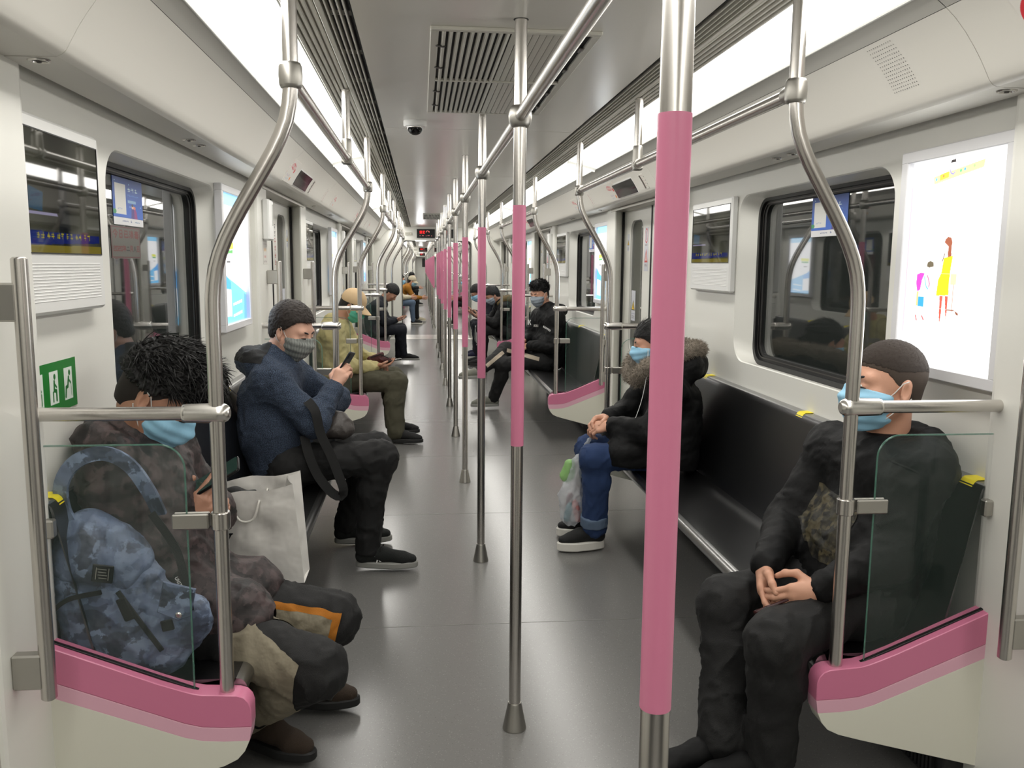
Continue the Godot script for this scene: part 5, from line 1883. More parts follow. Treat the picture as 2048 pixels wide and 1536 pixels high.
func strands(m: MB, rng: RandomNumberGenerator, n: int, spot, length: float, width: float) -> void:
	for k in n:
		var q: Array = spot.call(rng)      # root, direction at the root, direction at the tip
		var p: Vector3 = q[0]
		var L := length * rng.randf_range(0.6, 1.15)
		var sd: Vector3 = q[1].cross(Vector3(rng.randf_range(-1, 1), rng.randf_range(-1, 1), rng.randf_range(-1, 1))).normalized()
		var rows := []
		for j in 5:
			var t := j / 4.0
			var w := width * (1.0 - t * 0.85)
			rows.append([p - sd * w, p + sd * w])
			p += (q[1].lerp(q[2], t)).normalized() * L / 4.0
		for j in 4: m.quad(rows[j][0], rows[j][1], rows[j + 1][1], rows[j + 1][0])

func person(label: String, base: Vector3) -> Node3D:
	return thing("person", label, "person", base)

func phone(label: String, c: Vector3, B: Basis, body: Material, lit_face := false) -> void:
	var t := thing("phone", label, "phone", c)
	var m := MB.new()
	m.prism(rrect(0.072, 0.15, 0.009, 4), -0.004, 0.004, Transform3D(B), 0.0015)
	obj("body", m, body, t)
	var s := MB.new()
	s.prism(rrect(0.066, 0.142, 0.007, 4), 0.0038, 0.0045, Transform3D(B), 0.0)
	obj("screen", s, M.phone_lit if lit_face else M.phone_screen, t)
	var k := MB.new()
	k.prism(rrect(0.024, 0.03, 0.005, 3).duplicate(), -0.0055, -0.0035, Transform3D(B, B * Vector3(0.018, 0.052, 0)), 0.0005)
	obj("camera_bump", k, M.rubber, t)

func people() -> void:
	folds = FastNoiseLite.new()
	folds.seed = 4; folds.frequency = 6.0; folds.fractal_octaves = 2; folds.noise_type = FastNoiseLite.TYPE_SIMPLEX_SMOOTH
	fine = FastNoiseLite.new()
	fine.seed = 8; fine.frequency = 26.0; fine.fractal_octaves = 2; fine.noise_type = FastNoiseLite.TYPE_SIMPLEX_SMOOTH
	people_materials()
	crowd()

func people_materials() -> void:
	for q in [["skin", Color(0.80, 0.60, 0.50)], ["skin_tan", Color(0.68, 0.50, 0.41)], ["skin_pale", Color(0.84, 0.65, 0.56)]]:
		var m := mat(q[0], q[1], 0.48)
		m.normal_enabled = true
		m.normal_texture = grain
		m.normal_scale = 0.12
		tri_map(m, 14.0)
	fabric("hair_fade", Color(0.14, 0.11, 0.10), weave, 30.0, 0.8, 0.8)
	fabric("hair_cropped", Color(0.20, 0.165, 0.14), weave, 30.0, 1.2, 0.85)
	fabric("hair_buzz", Color(0.285, 0.24, 0.205), weave, 30.0, 1.2, 0.85)
	fabric("jeans", Color(0.12, 0.21, 0.37), weave, 14.0, 0.8, 0.85)
	fabric("jeans_pale", Color(0.36, 0.43, 0.52), weave, 14.0, 0.8, 0.85)
	fabric("cap_beige", Color(0.80, 0.69, 0.54), weave, 14.0, 0.5, 0.8)
	fabric("maroon", Color(0.26, 0.06, 0.07), crumple, 5.0, 0.6, 0.6)
	fabric("mustard", Color(0.66, 0.44, 0.14), weave, 8.0, 0.8, 0.9)
	fabric("cream", Color(0.80, 0.76, 0.66), weave, 8.0, 0.8, 0.9)
	fabric("beige_stripe", Color(0.70, 0.65, 0.58), weave, 12.0, 0.4, 0.8)
	fabric("khaki_panel", Color(0.52, 0.49, 0.42), crumple, 5.0, 0.6, 0.85)
	fabric("orange_stripe", Color(0.68, 0.42, 0.10), weave, 12.0, 0.4, 0.8)
	fabric("boot_suede", Color(0.20, 0.155, 0.115), weave, 10.0, 0.6, 0.9)
	fabric("shoe_grey", Color(0.50, 0.50, 0.46), weave, 12.0, 0.8, 0.8)
	fabric("fur", Color(0.56, 0.52, 0.47), weave, 20.0, 1.2, 0.9)
	fabric("strap_black", Color(0.10, 0.10, 0.10), weave, 22.0, 0.8, 0.8)
	fabric("bag_taupe", Color(0.27, 0.25, 0.24), crumple, 5.0, 0.6, 0.5)
	fabric("paper_white", Color(0.86, 0.85, 0.83), crumple, 1.6, 0.25, 0.55)
	mat("eye", Color(0.05, 0.035, 0.03), 0.25)
	fabric("hair", Color(0.035, 0.03, 0.03), weave, 18.0, 0.8, 0.5)
	fabric("hair_brown", Color(0.155, 0.12, 0.10), weave, 18.0, 0.8, 0.6)
	fabric("mask_blue", Color(0.60, 0.80, 0.91), weave, 20.0, 0.15, 0.7)
	fabric("mask_green", Color(0.36, 0.74, 0.64), weave, 20.0, 0.15, 0.7)
	fabric("mask_white", Color(0.85, 0.86, 0.86), weave, 20.0, 0.15, 0.7)
	fabric("mask_grey", Color(0.58, 0.62, 0.66), weave, 20.0, 0.15, 0.7)
	mat("elastic", Color(0.88, 0.88, 0.87), 0.6)
	fabric("black_cloth", Color(0.055, 0.055, 0.058), weave, 12.0, 0.5, 0.75)
	fabric("black_shell", Color(0.05, 0.051, 0.055), crumple, 4.0, 0.22, 0.66)
	M.black_shell.metallic_specular = 0.35
	fabric("navy_cloth", Color(0.06, 0.075, 0.12), weave, 12.0, 0.5, 0.8)
	fabric("khaki_cloth", Color(0.68, 0.64, 0.45), crumple, 4.0, 0.35, 0.75)
	fabric("olive_cloth", Color(0.27, 0.26, 0.20), weave, 10.0, 0.6, 0.85)
	mat("phone_screen", Color(0.02, 0.02, 0.025), 0.06)
	var pl := mat("phone_lit", Color(0.03, 0.06, 0.05), 0.08)
	pl.emission_enabled = true
	pl.emission = Color(0.20, 0.30, 0.26)
	pl.emission_energy_multiplier = 0.22
	mat("phone_navy", Color(0.05, 0.06, 0.10), 0.35)
	mat("phone_black", Color(0.03, 0.03, 0.03), 0.3)
	mat("sole_white", Color(0.85, 0.84, 0.81), 0.5)
	mat("sole_dark", Color(0.09, 0.09, 0.09), 0.6)
	mat("sole_grey", Color(0.55, 0.55, 0.53), 0.55)

# marl of two colours, as an image to map from three sides
func marl(a: Color, b: Color, seed_: int, size := 256, freq := 0.12) -> ImageTexture:
	var f := FastNoiseLite.new()
	f.seed = seed_; f.frequency = freq; f.fractal_octaves = 2
	var g := f.get_seamless_image(size, size)
	var im := Image.create(size, size, false, Image.FORMAT_RGB8)
	for y in size:
		for x in size: im.set_pixel(x, y, a.lerp(b, smoothstep(0.35, 0.65, g.get_pixel(x, y).r)))
	return ImageTexture.create_from_image(im)

func textured(called: String, t: Texture2D, s: float, nt: Texture2D, k: float, rough := 0.85) -> StandardMaterial3D:
	var m := mat(called, Color.WHITE, rough)
	m.albedo_texture = t
	m.normal_enabled = true
	m.normal_texture = nt
	m.normal_scale = k
	tri_map(m, s)
	return m

func basic_inner(S: Soft, J: Dictionary) -> void:   # the body under the clothes, so that head and hands belong to one figure
	S.path([J.pel, J.chest, J.neck], [0.09, 0.09, 0.05], 0.04)
	S.cap(J.shR, J.shL, 0.045, 0.045, 0.03)
	for q in ["R", "L"]:
		S.path([J["sh" + q], J["el" + q], J["wr" + q]], [0.04, 0.034, 0.024], 0.02)
		S.path([J.pel, J["hip" + q], J["kn" + q], J["an" + q]], [0.06, 0.06, 0.042, 0.03], 0.03)

func body_mesh(J: Dictionary, base: Vector3, headS: Soft, hands: Array, tint = null) -> MB:
	var m := MB.new()
	var b := bounds(J.values().filter(func(v): return v is Vector3), 0.11)
	var S := Soft.new(b[0], b[1], 0.02)
	basic_inner(S, J)
	S.mesh(m, base)
	if headS: headS.mesh(m, base, null, tint)
	for h in hands: h.mesh(m, base)
	return m

func camo_image(cols: Array, seed_: int, size := 256, freq := 0.014) -> ImageTexture:
	var g := []
	for k in 2:
		var f := FastNoiseLite.new()
		f.seed = seed_ + k * 31; f.frequency = freq * (1.0 + 0.6 * k); f.fractal_octaves = 3
		f.domain_warp_enabled = true; f.domain_warp_amplitude = 18.0
		g.append(f.get_seamless_image(size, size))
	var im := Image.create(size, size, false, Image.FORMAT_RGB8)
	for y in size:
		for x in size:
			var a: float = g[0].get_pixel(x, y).r
			var b: float = g[1].get_pixel(x, y).r
			var c: Color = cols[0]
			if a > 0.54: c = cols[1]
			if b > 0.58: c = cols[2]
			if cols.size() > 3 and a < 0.36: c = cols[3]
			im.set_pixel(x, y, c)
	return ImageTexture.create_from_image(im)

# a clothed figure from its joints; returns what was made
func figure(d: Dictionary) -> Dictionary:
	var J: Dictionary = d.J
	var base := Vector3(J.pel.x, 0.0, J.pel.z)
	var R := person(d.label, base)
	var cell: float = d.get("cell", 0.011)
	var hc: float = d.get("hcell", 0.0045)
	var B := aim(d.fwd, Vector3.UP, d.get("roll", 0.0))
	var out := {"root": R, "base": base, "B": B}
	var H := head_field(J.head, B, J.neck + d.get("neck_in", Vector3(0, -0.01, 0)), hc, d.get("head", 1.0))
	var hands := []
	for q in ["R", "L"]:
		if d.has("hand" + q):
			var h: Array = d["hand" + q]
			hands.append(hand_field(J["wr" + q], h[0], h[1], h[2], h[3], d.get("handcell", 0.0045), h[4], 1.0, h[5] if h.size() > 5 else 0.0))
	obj("body", body_mesh(J, base, H, hands), d.skin, R)
	eyes(R, base, J.head, B, d.get("open", false), d.get("head", 1.0))
	# hair
	if d.has("hair"):
		var o: Dictionary = d.hair
		var S := hair_cap(J.head, B, o.get("grow", Vector3(0.008, 0.012, 0.008)), hc, o, d.get("head", 1.0))
		var m := MB.new()
		var amp: float = o.get("rough", 0.002)
		S.mesh(m, base, func(p: Vector3, _n: Vector3) -> float: return amp * fine.get_noise_3dv(p * 3.0))
		var hm: Material = o.get("mat", M.hair)
		var ho := obj("hair", m, hm, R)
		out.hair = ho
		if o.has("fade"):
			var fs := hair_cap(J.head, B, Vector3(0.0025, 0.0025, 0.003), hc, {"front": 0.058, "side": o.get("fade_side", 0.034), "nape": -0.062}, d.get("head", 1.0))
			var fm := MB.new()
			fs.mesh(fm, base)
			obj("short_hair", fm, o.fade, ho)
		if o.has("strands"):
			var rng := RandomNumberGenerator.new()
			rng.seed = 12 + int(absf(J.pel.z) * 10.0)
			var st := MB.new()
			var flow: Vector3 = B * o.get("flow", Vector3(0, 0.0, 1.0))
			var lift: float = o.get("lift", 0.5)
			var top: float = o.get("from", -1.0)
			var c: Vector3 = J.head - base
			strands(st, rng, o.strands, func(r: RandomNumberGenerator) -> Array:
				var k := 0
				for tries in 12:
					k = r.randi_range(0, m.v.size() - 1)
					if B.y.dot(m.v[k] - c) > top: break
				var n: Vector3 = m.n[k]
				var hz := B.z.dot(m.v[k] - c)
				flow = B * (o.get("flow", Vector3(0, 0, 1)) + Vector3(0, -1.1, -0.6) * smoothstep(0.05, 0.12, hz))
				var wild := (Vector3(r.randf_range(-1, 1), r.randf_range(-1, 1), r.randf_range(-1, 1)) * 0.35 + Vector3(fine.get_noise_3dv(m.v[k] * 0.7), fine.get_noise_3dv(m.v[k] * 0.7 + Vector3(5, 0, 0)), fine.get_noise_3dv(m.v[k] * 0.7 + Vector3(0, 5, 0))) * 2.0) * float(o.get("mess", 0.35))
				wild -= n * wild.dot(n)
				var t: Vector3 = (flow - n * flow.dot(n) + wild).normalized()
				return [m.v[k] - n * 0.003, (n * lift + t).normalized(), (n * lift * 0.3 + t + B * o.get("droop", Vector3.ZERO)).normalized()], o.get("length", 0.03), o.get("width", 0.0012))
			obj("hair_strands", st, hm, ho)
	# coat
	var S := jacket(J, d.coat, cell)
	if d.has("coat_more"): d.coat_more.call(S)
	var jm := MB.new()
	var cf: float = d.get("coat_fold", 0.010)
	var puff: float = d.get("puff", 0.0)
	var sp: Vector3 = (J.neck - J.pel).normalized()
	var fo = fold(cf, d.get("coat_scale", Vector3(1.0, 1.4, 1.0)), 0.0018)
	S.mesh(jm, base, func(p: Vector3, n: Vector3) -> float:
		var a: float = fo.call(p, n)
		if puff > 0.0: a += puff * (absf(sin((p - J.pel).dot(sp) * PI / 0.085 + folds.get_noise_3dv(p * 0.5))) - 0.6)
		return a)
	out.coat = jm
	out.coat_node = obj(d.get("coat_name", "jacket"), jm, d.coat_mat, R)
	# trousers
	var T := trousers(J, d.get("legs", [0.12, 0.09, 0.068, 0.06, 0.055]), cell)
	if d.has("legs_more"): d.legs_more.call(T)
	var tm := MB.new()
	T.mesh(tm, base, fold(d.get("leg_fold", 0.010), Vector3(1.3, 1.0, 1.3), 0.0015))
	out.legs = tm
	out.legs_node = obj("trousers", tm, d.legs_mat, R)
	if d.has("mask"): out.mask = face_mask(R, base, J.head, B, d.mask, hc, M.elastic, d.get("mask_opt", {}), d.get("head", 1.0))
	for q in ["R", "L"]:
		if d.has("shoe" + q): shoe(R, base, J["an" + q], d["shoe" + q], d.shoe_mat, d.get("sole_mat", M.sole_dark), d.get("shoe_opt", {}))
	return out

func band(pts: Array, w: float, nrm: Vector3, base: Vector3, th := 0.002) -> MB:   # a flat strap along a path
	var m := MB.new()
	var ra := []; var rb := []
	for k in pts.size():
		var d: Vector3 = (pts[mini(k + 1, pts.size() - 1)] - pts[maxi(k - 1, 0)]).normalized()
		var s := d.cross(nrm).normalized() * w * 0.5
		var n := s.cross(d).normalized() * th
		ra.append(PackedVector3Array([pts[k] - s + n - base, pts[k] + s + n - base]))
		rb.append(PackedVector3Array([pts[k] + s - n - base, pts[k] - s - n - base]))
	m.grid(ra); m.grid(rb)
	for k in pts.size() - 1:
		m.quad(ra[k][0], rb[k][1], rb[k + 1][1], ra[k + 1][0]); m.quad(ra[k][1], rb[k][0], rb[k + 1][0], ra[k + 1][1])
	return m

func smooth_path(key: Array, n: int) -> Array:
	var c := Curve3D.new()
	for k in key.size():
		var a: Vector3 = key[maxi(k - 1, 0)]; var b: Vector3 = key[mini(k + 1, key.size() - 1)]
		c.add_point(key[k], (a - b) / 6.0, (b - a) / 6.0)
	var o := []
	for k in n + 1: o.append(c.sample_baked(c.get_baked_length() * k / n, true))
	return o

func text_print(called: String, txt: String, size: float, X: Transform3D, m: Material, parent: Node, bold := false, serif := false) -> void:
	var t := TextMesh.new()
	var f := SystemFont.new()
	f.font_names = PackedStringArray(["Droid Serif" if serif else "Droid Sans"])
	if bold: f.font_weight = 700
	t.font = f
	t.text = txt
	t.font_size = 32
	t.pixel_size = size / 32.0
	t.depth = 0.0012
	var o := MeshInstance3D.new()
	o.name = called
	o.mesh = t
	o.material_override = m
	parent.add_child(o, true)
	o.transform = X

func crowd() -> void:
	var t0 := Time.get_ticks_msec()
	camo_man()
	hoodie_man()
	khaki_man()
	navy_man()
	far_people()
	buzz_man()
	parka_woman()
	k_man()
	phone_pair()
	print("people took ", Time.get_ticks_msec() - t0)

# ---- the man with the backpack
func camo_man() -> void:
	var cm := textured("camo_brown", camo_image([Color(0.115, 0.10, 0.10), Color(0.19, 0.16, 0.16), Color(0.30, 0.25, 0.25), Color(0.07, 0.062, 0.065)], 3), 2.6, crumple, 0.5, 0.6)
	var J := {"head": Vector3(-1.012, 1.088, -2.44), "neck": Vector3(-1.09, 0.968, -2.445), "chest": Vector3(-1.05, 0.79, -2.445), "pel": Vector3(-0.985, 0.495, -2.44),
		"shR": Vector3(-1.095, 0.905, -2.285), "shL": Vector3(-1.05, 0.905, -2.62), "elR": Vector3(-1.07, 0.63, -2.275), "wrR": Vector3(-0.95, 0.735, -2.43), "elL": Vector3(-0.945, 0.677, -2.72), "wrL": Vector3(-0.95, 0.715, -2.55),
		"hipR": Vector3(-0.95, 0.48, -2.35), "hipL": Vector3(-0.95, 0.48, -2.54), "knR": Vector3(-0.572, 0.37, -2.24), "knL": Vector3(-0.56, 0.385, -2.55), "anR": Vector3(-0.80, 0.125, -2.49), "anL": Vector3(-0.72, 0.125, -2.72)}
	var d := {"label": "man in brown camouflage jacket with tousled black hair, bent over a phone beside a backpack", "J": J, "fwd": Vector3(0.76, -0.64, 0.06), "skin": M.skin_tan, "head": 1.08, "cell": 0.0095, "hcell": 0.0042, "handcell": 0.0037,
		"hair": {"grow": Vector3(0.012, 0.030, 0.014), "front": 0.062, "side": 0.06, "nape": 0.018, "rough": 0.013, "fade": M.hair_fade, "strands": 6500, "length": 0.042, "lift": 0.14, "mess": 0.5, "flow": Vector3(0.1, 0.15, 1.0), "from": 0.055, "droop": Vector3(0, -0.5, 0.2), "width": 0.0022, "lumps": [[Vector3(0, 0.125, 0.03), Vector3(0.062, 0.035, 0.08)], [Vector3(0, 0.098, 0.08), Vector3(0.056, 0.036, 0.034)], [Vector3(-0.03, 0.12, 0.075), Vector3(0.03, 0.03, 0.05)]]},
		"coat": {"hip": 0.15, "waist": 0.13, "chest": 0.12, "sh": 0.088, "arm": 0.074, "wrist": 0.045, "neck": 0.08, "hem": -0.03}, "coat_mat": cm, "coat_fold": 0.009, "puff": 0.004, "coat_scale": Vector3(1.0, 1.4, 1.0),
		"legs": [0.12, 0.092, 0.078, 0.072, 0.06], "legs_mat": M.black_cloth, "leg_fold": 0.012,
		"mask": M.mask_blue, "shoeR": Vector3(0.8, 0, 0.45), "shoeL": Vector3(0.9, 0, 0.1), "shoe_mat": M.boot_suede, "sole_mat": M.sole_dark, "shoe_opt": {"drop": 0.1, "collar": 0.05, "laces": true, "lace_mat": M.boot_suede},
		"handR": [Vector3(0.55, 0.62, -0.1), Vector3(0.15, 0.35, -0.8), Vector3(-0.4, 0.7, 0.3), [0.35, 0.45, 0.55, 0.65], 0.5],
		"handL": [Vector3(0.6, 0.5, 0.2), Vector3(0.1, -0.3, 0.9), Vector3(-0.5, 0.5, -0.3), [0.7, 0.7, 0.7, 0.7], 0.5],
		"neck_in": Vector3(0.02, -0.02, 0),
		"coat_more": func(S: Soft) -> void:
			S.path([Vector3(-1.07, 0.985, -2.29), Vector3(-1.15, 0.985, -2.34), Vector3(-1.17, 0.98, -2.445), Vector3(-1.15, 0.985, -2.55), Vector3(-1.07, 0.985, -2.60)], [0.035, 0.05, 0.055, 0.05, 0.035], 0.03)
			S.cap(Vector3(-0.97, 0.50, -2.40), Vector3(-0.80, 0.485, -2.34), 0.125, 0.105, 0.05)
			S.cap(Vector3(-0.97, 0.50, -2.50), Vector3(-0.80, 0.485, -2.55), 0.125, 0.10, 0.05)
			S.cut(Vector3(-1.205, 0, 0), Vector3(-1, 0, 0))}
	var o := figure(d)
	var base: Vector3 = o.base
	# khaki and orange panels on the trousers
	var ax: Vector3 = (J.knR - J.hipR).normalized()
	var up := (Vector3.UP - ax * ax.y).normalized()
	var kn: Vector3 = J.knR - base
	var near := [Vector3(0, 0, -2.40) - base, Vector3(0, 0, -1)]
	obj("khaki_panel", patch(o.legs, [[kn - ax * 0.235, -ax], [kn - ax * 0.03, ax], near, [kn + up * 0.04 - ax * 0.03, (up + ax * 0.25).normalized()]], 0.003), M.khaki_panel, o.legs_node)
	ax = (J.knL - J.hipL).normalized()
	up = (Vector3.UP - ax * ax.y).normalized()
	kn = J.knL - base
	var far := [Vector3(0, 0, -2.42) - base, Vector3(0, 0, 1)]
	obj("khaki_panel", patch(o.legs, [[kn - ax * 0.22, -ax], [kn - ax * 0.004, ax], far, [kn, Vector3(0, 0, -1)], [kn + up * 0.030, up]], 0.003), M.khaki_panel, o.legs_node)
	obj("orange_stripe", patch(o.legs, [[kn - ax * 0.22, -ax], [kn + ax * 0.018, ax], far, [kn, Vector3(0, 0, -1)], [kn + up * 0.048, up], [kn + up * 0.030, -up]], 0.0035), M.orange_stripe, o.legs_node)
	obj("orange_stripe", patch(o.legs, [[kn - ax * 0.004, -ax], [kn + ax * 0.018, ax], far, [kn, Vector3(0, 0, -1)], [kn + up * 0.030, up]], 0.0035), M.orange_stripe, o.legs_node)
	phone("phone with a green lit screen held up by the camouflage jacket man", Vector3(-0.868, 0.858, -2.455), aim(Vector3(-0.48, 0.78, 0.40), Vector3(0.86, 0.5, 0.0)), M.phone_black, true)
	backpack()
	shopping_bag()

func backpack() -> void:
	var cm := textured("camo_blue", camo_image([Color(0.29, 0.33, 0.41), Color(0.38, 0.43, 0.53), Color(0.47, 0.53, 0.63), Color(0.21, 0.235, 0.29)], 17), 2.4, crumple, 0.6, 0.55)
	var base := Vector3(-1.01, 0.42, -2.175)
	var t := thing("backpack", "blue grey camouflage backpack with black zips slumped against the end screen glass", "backpack", base)
	var S := Soft.new(Vector3(-1.26, 0.38, -2.32), Vector3(-0.78, 0.90, -2.08), 0.0075)
	S.cap(Vector3(-1.13, 0.50, -2.185), Vector3(-0.96, 0.475, -2.185), 0.075, 0.072, 0.05, Vector3(0, 0, 1), 1.25)
	S.cap(Vector3(-1.12, 0.60, -2.185), Vector3(-0.90, 0.55, -2.185), 0.08, 0.072, 0.06, Vector3(0, 0, 1), 1.35)
	S.cap(Vector3(-1.13, 0.68, -2.185), Vector3(-1.02, 0.66, -2.185), 0.08, 0.075, 0.06, Vector3(0, 0, 1), 1.4)
	S.cap(Vector3(-1.12, 0.74, -2.19), Vector3(-1.06, 0.725, -2.19), 0.07, 0.065, 0.06, Vector3(0, 0, 1), 1.4)
	S.cut(Vector3(0, 0, -2.112), Vector3(0, 0, 1))
	S.cut(Vector3(-1.205, 0, 0), Vector3(-1, 0, 0))
	var m := MB.new()
	S.mesh(m, base, fold(0.010, Vector3(1.2, 1.2, 1.2), 0.0015))
	obj("main_bag", m, cm, t)
	# top flap: the upper part of the same surface, lifted
	var F := Soft.new(Vector3(-1.26, 0.60, -2.32), Vector3(-0.92, 0.90, -2.07), 0.0075)
	F.cap(Vector3(-1.13, 0.72, -2.185), Vector3(-1.045, 0.705, -2.18), 0.088, 0.082, 0.05, Vector3(0, 0, 1), 1.3)
	F.cap(Vector3(-1.12, 0.78, -2.20), Vector3(-1.08, 0.765, -2.20), 0.06, 0.05, 0.05, Vector3(0, 0, 1), 1.3)
	F.cut(Vector3(-1.08, 0.655, 0), Vector3(-0.28, -1, 0))
	F.cut(Vector3(0, 0, -2.104), Vector3(0, 0, 1))
	F.cut(Vector3(-1.205, 0, 0), Vector3(-1, 0, 0))
	var fm := MB.new()
	F.mesh(fm, base, fold(0.007))
	var fl := obj("flap", fm, cm, t)
	var lb := MB.new()
	lb.box(Vector3(-1.062, 0.707, -2.102) - base, Vector3(0.05, 0.045, 0.005), 0.002, Basis(Vector3(0, 0, 1), -0.15))
	obj("label_patch", lb, M.rubber, fl)
	var fr := MB.new()
	for k in 4: fr.box(Vector3(-1.062, 0.719 - k * 0.0075, -2.0985) - base, Vector3(0.022 - 0.003 * (k % 2), 0.0016, 0.001), 0.0, Basis(Vector3(0, 0, 1), -0.15))
	for e in [-1.0, 1.0]: fr.box(Vector3(-1.062 + e * 0.0145, 0.7075 - e * 0.002, -2.0985) - base, Vector3(0.0016, 0.03, 0.001), 0.0, Basis(Vector3(0, 0, 1), -0.15))
	obj("label_print", fr, M.steel_dull, fl)
	for z in [[Vector3(-1.035, 0.655, -2.117), Vector3(-0.985, 0.58, -2.110), Vector3(-0.935, 0.50, -2.112)], [Vector3(-1.20, 0.60, -2.13), Vector3(-1.15, 0.64, -2.112), Vector3(-1.07, 0.658, -2.107)]]:
		obj("zip", band(smooth_path(z, 14), 0.011, Vector3(0, 0, 1), base, 0.003), M.strap_black, t)
	var pu := MB.new()
	pu.box(Vector3(-1.015, 0.613, -2.105) - base, Vector3(0.026, 0.06, 0.006), 0.003, Basis(Vector3(0, 0, 1), 0.35))
	obj("zip_pull", pu, M.rubber, t)
	var pf := MB.new()
	pf.prism(PackedVector2Array([Vector2(-0.045, 0.045), Vector2(0.035, 0.05), Vector2(0.045, -0.02), Vector2(0.02, -0.04), Vector2(-0.035, -0.035)]), -0.004, 0.004, Transform3D(Basis(Vector3(0, 0, 1), -0.35), Vector3(-0.895, 0.625, -2.106) - base), 0.002)
	obj("pocket_flap", pf, cm, t)
	var bt := MB.new()
	bt.lathe(PackedVector2Array([Vector2(0, 0.003), Vector2(0.005, 0.003), Vector2(0.008, 0.0), Vector2(0.008, -0.002)]), Transform3D(Basis(Vector3(1, 0, 0), PI / 2), Vector3(-0.888, 0.596, -2.099) - base), 18)
	obj("snap_button", bt, M.steel_bright, t)
	var bk := MB.new()
	bk.box(Vector3(-0.918, 0.567, -2.108) - base, Vector3(0.03, 0.028, 0.006), 0.002, Basis(Vector3(0, 0, 1), 0.2))
	obj("buckle_patch", bk, M.rubber, t)
	# the strap over the arm, with its printed webbing
	var sp := smooth_path([Vector3(-1.13, 0.78, -2.16), Vector3(-1.175, 0.84, -2.185), Vector3(-1.18, 0.91, -2.19), Vector3(-1.145, 0.965, -2.195), Vector3(-1.08, 0.985, -2.20), Vector3(-1.02, 0.955, -2.20), Vector3(-0.975, 0.885, -2.20), Vector3(-0.955, 0.82, -2.215)], 30)
	obj("shoulder_strap", band(sp, 0.036, Vector3(-0.2, 0.1, 1), base, 0.005), cm, t)
	var wb := band(smooth_path([Vector3(-0.97, 0.83, -2.195), Vector3(-0.91, 0.74, -2.18), Vector3(-0.875, 0.66, -2.13), Vector3(-0.865, 0.60, -2.115)], 14), 0.02, Vector3(0.2, 0, 1), base, 0.002)
	var wo := obj("webbing", wb, M.strap_black, t)
	text_print("webbing_print", "UNITING SPN", 0.011, Transform3D(Basis(Vector3(0, 0, 1), -1.15), Vector3(-0.883, 0.655, -2.1225) - base), M.plastic_white, wo)

func shopping_bag() -> void:
	var base := Vector3(-0.84, 0.415, -2.85)
	var t := thing("shopping_bag", "large white paper shopping bag with rope handles standing on the bench", "bag", base)
	var m := MB.new()
	# front, back and folded sides, a little crumpled
	var A := [Vector3(-0.135, 0, 0.075), Vector3(0.165, 0, 0.075), Vector3(0.165, 0, -0.055), Vector3(-0.135, 0, -0.055)]
	var T := [Vector3(-0.145, 0.285, 0.085), Vector3(0.135, 0.335, 0.075), Vector3(0.14, 0.345, -0.07), Vector3(-0.15, 0.30, -0.065)]
	var wall := func(a: Vector3, b: Vector3, c: Vector3, d: Vector3, nrm: Vector3, dent: float) -> void:
		var rows := []
		for r in 19:
			var row := PackedVector3Array()
			for q in 15:
				var u := q / 14.0; var v := r / 18.0
				var p := a.lerp(b, u).lerp(d.lerp(c, u), v)
				var e := sin(u * PI) * (0.25 + 0.75 * v)
				p += nrm * (folds.get_noise_3dv(p * 1.6 + base) * 0.013 * sin(u * PI) * minf(1.0, v * 3.0) - dent * e)
				if r == 18: p.y += 0.012 * sin(u * 5.0) * sin(u * PI)
				row.append(p)
			rows.append(row)
		m.grid(rows)
	wall.call(A[0], A[1], T[1], T[0], Vector3(0, 0, 1), 0.0)
	wall.call(A[3], A[2], T[2], T[3], Vector3(0, 0, -1), 0.0)
	wall.call(A[1], A[2], T[2], T[1], Vector3(1, 0, 0), 0.035)
	wall.call(A[0], A[3], T[3], T[0], Vector3(-1, 0, 0), 0.03)
	m.quad(A[0], A[1], A[2], A[3])
	obj("paper_body", m, M.paper_white, t)
	var h := MB.new()
	for z in [0.082, -0.07]:
		var pts := smooth_path([Vector3(-0.06, 0.275, z), Vector3(-0.058, 0.278, z + 0.012), Vector3(-0.03, 0.225, z + 0.022), Vector3(0.012, 0.228, z + 0.022), Vector3(0.03, 0.283, z + 0.012), Vector3(0.03, 0.278, z)], 16)
		h.tube(PackedVector3Array(pts), 0.004, 8)
	obj("rope_handles", h, M.sole_white, t)
	text_print("bag_letter", "Y", 0.075, Transform3D(Basis(Vector3(0, 1, 0), 0.0), Vector3(-0.078, 0.15, 0.0935)), M.rubber, t, false, true)
	var g := MB.new()
	var S := Soft.new(Vector3(-1.0, 0.62, -2.95), Vector3(-0.74, 0.78, -2.75), 0.008)
	S.path([Vector3(-0.96, 0.70, -2.84), Vector3(-0.90, 0.705, -2.83), Vector3(-0.84, 0.70, -2.825)], [0.022, 0.025, 0.02], 0.02)
	S.cap(Vector3(-0.93, 0.66, -2.85), Vector3(-0.80, 0.66, -2.85), 0.04, 0.03, 0.02)
	S.mesh(g, Vector3(-0.88, 0.66, -2.84), fold(0.008))
	var go := obj("dark_garment", g, M.black_cloth)
	go.position = Vector3(-0.88, 0.66, -2.84)
	tag(go, "dark folded garment poking out of the white shopping bag", "clothing")

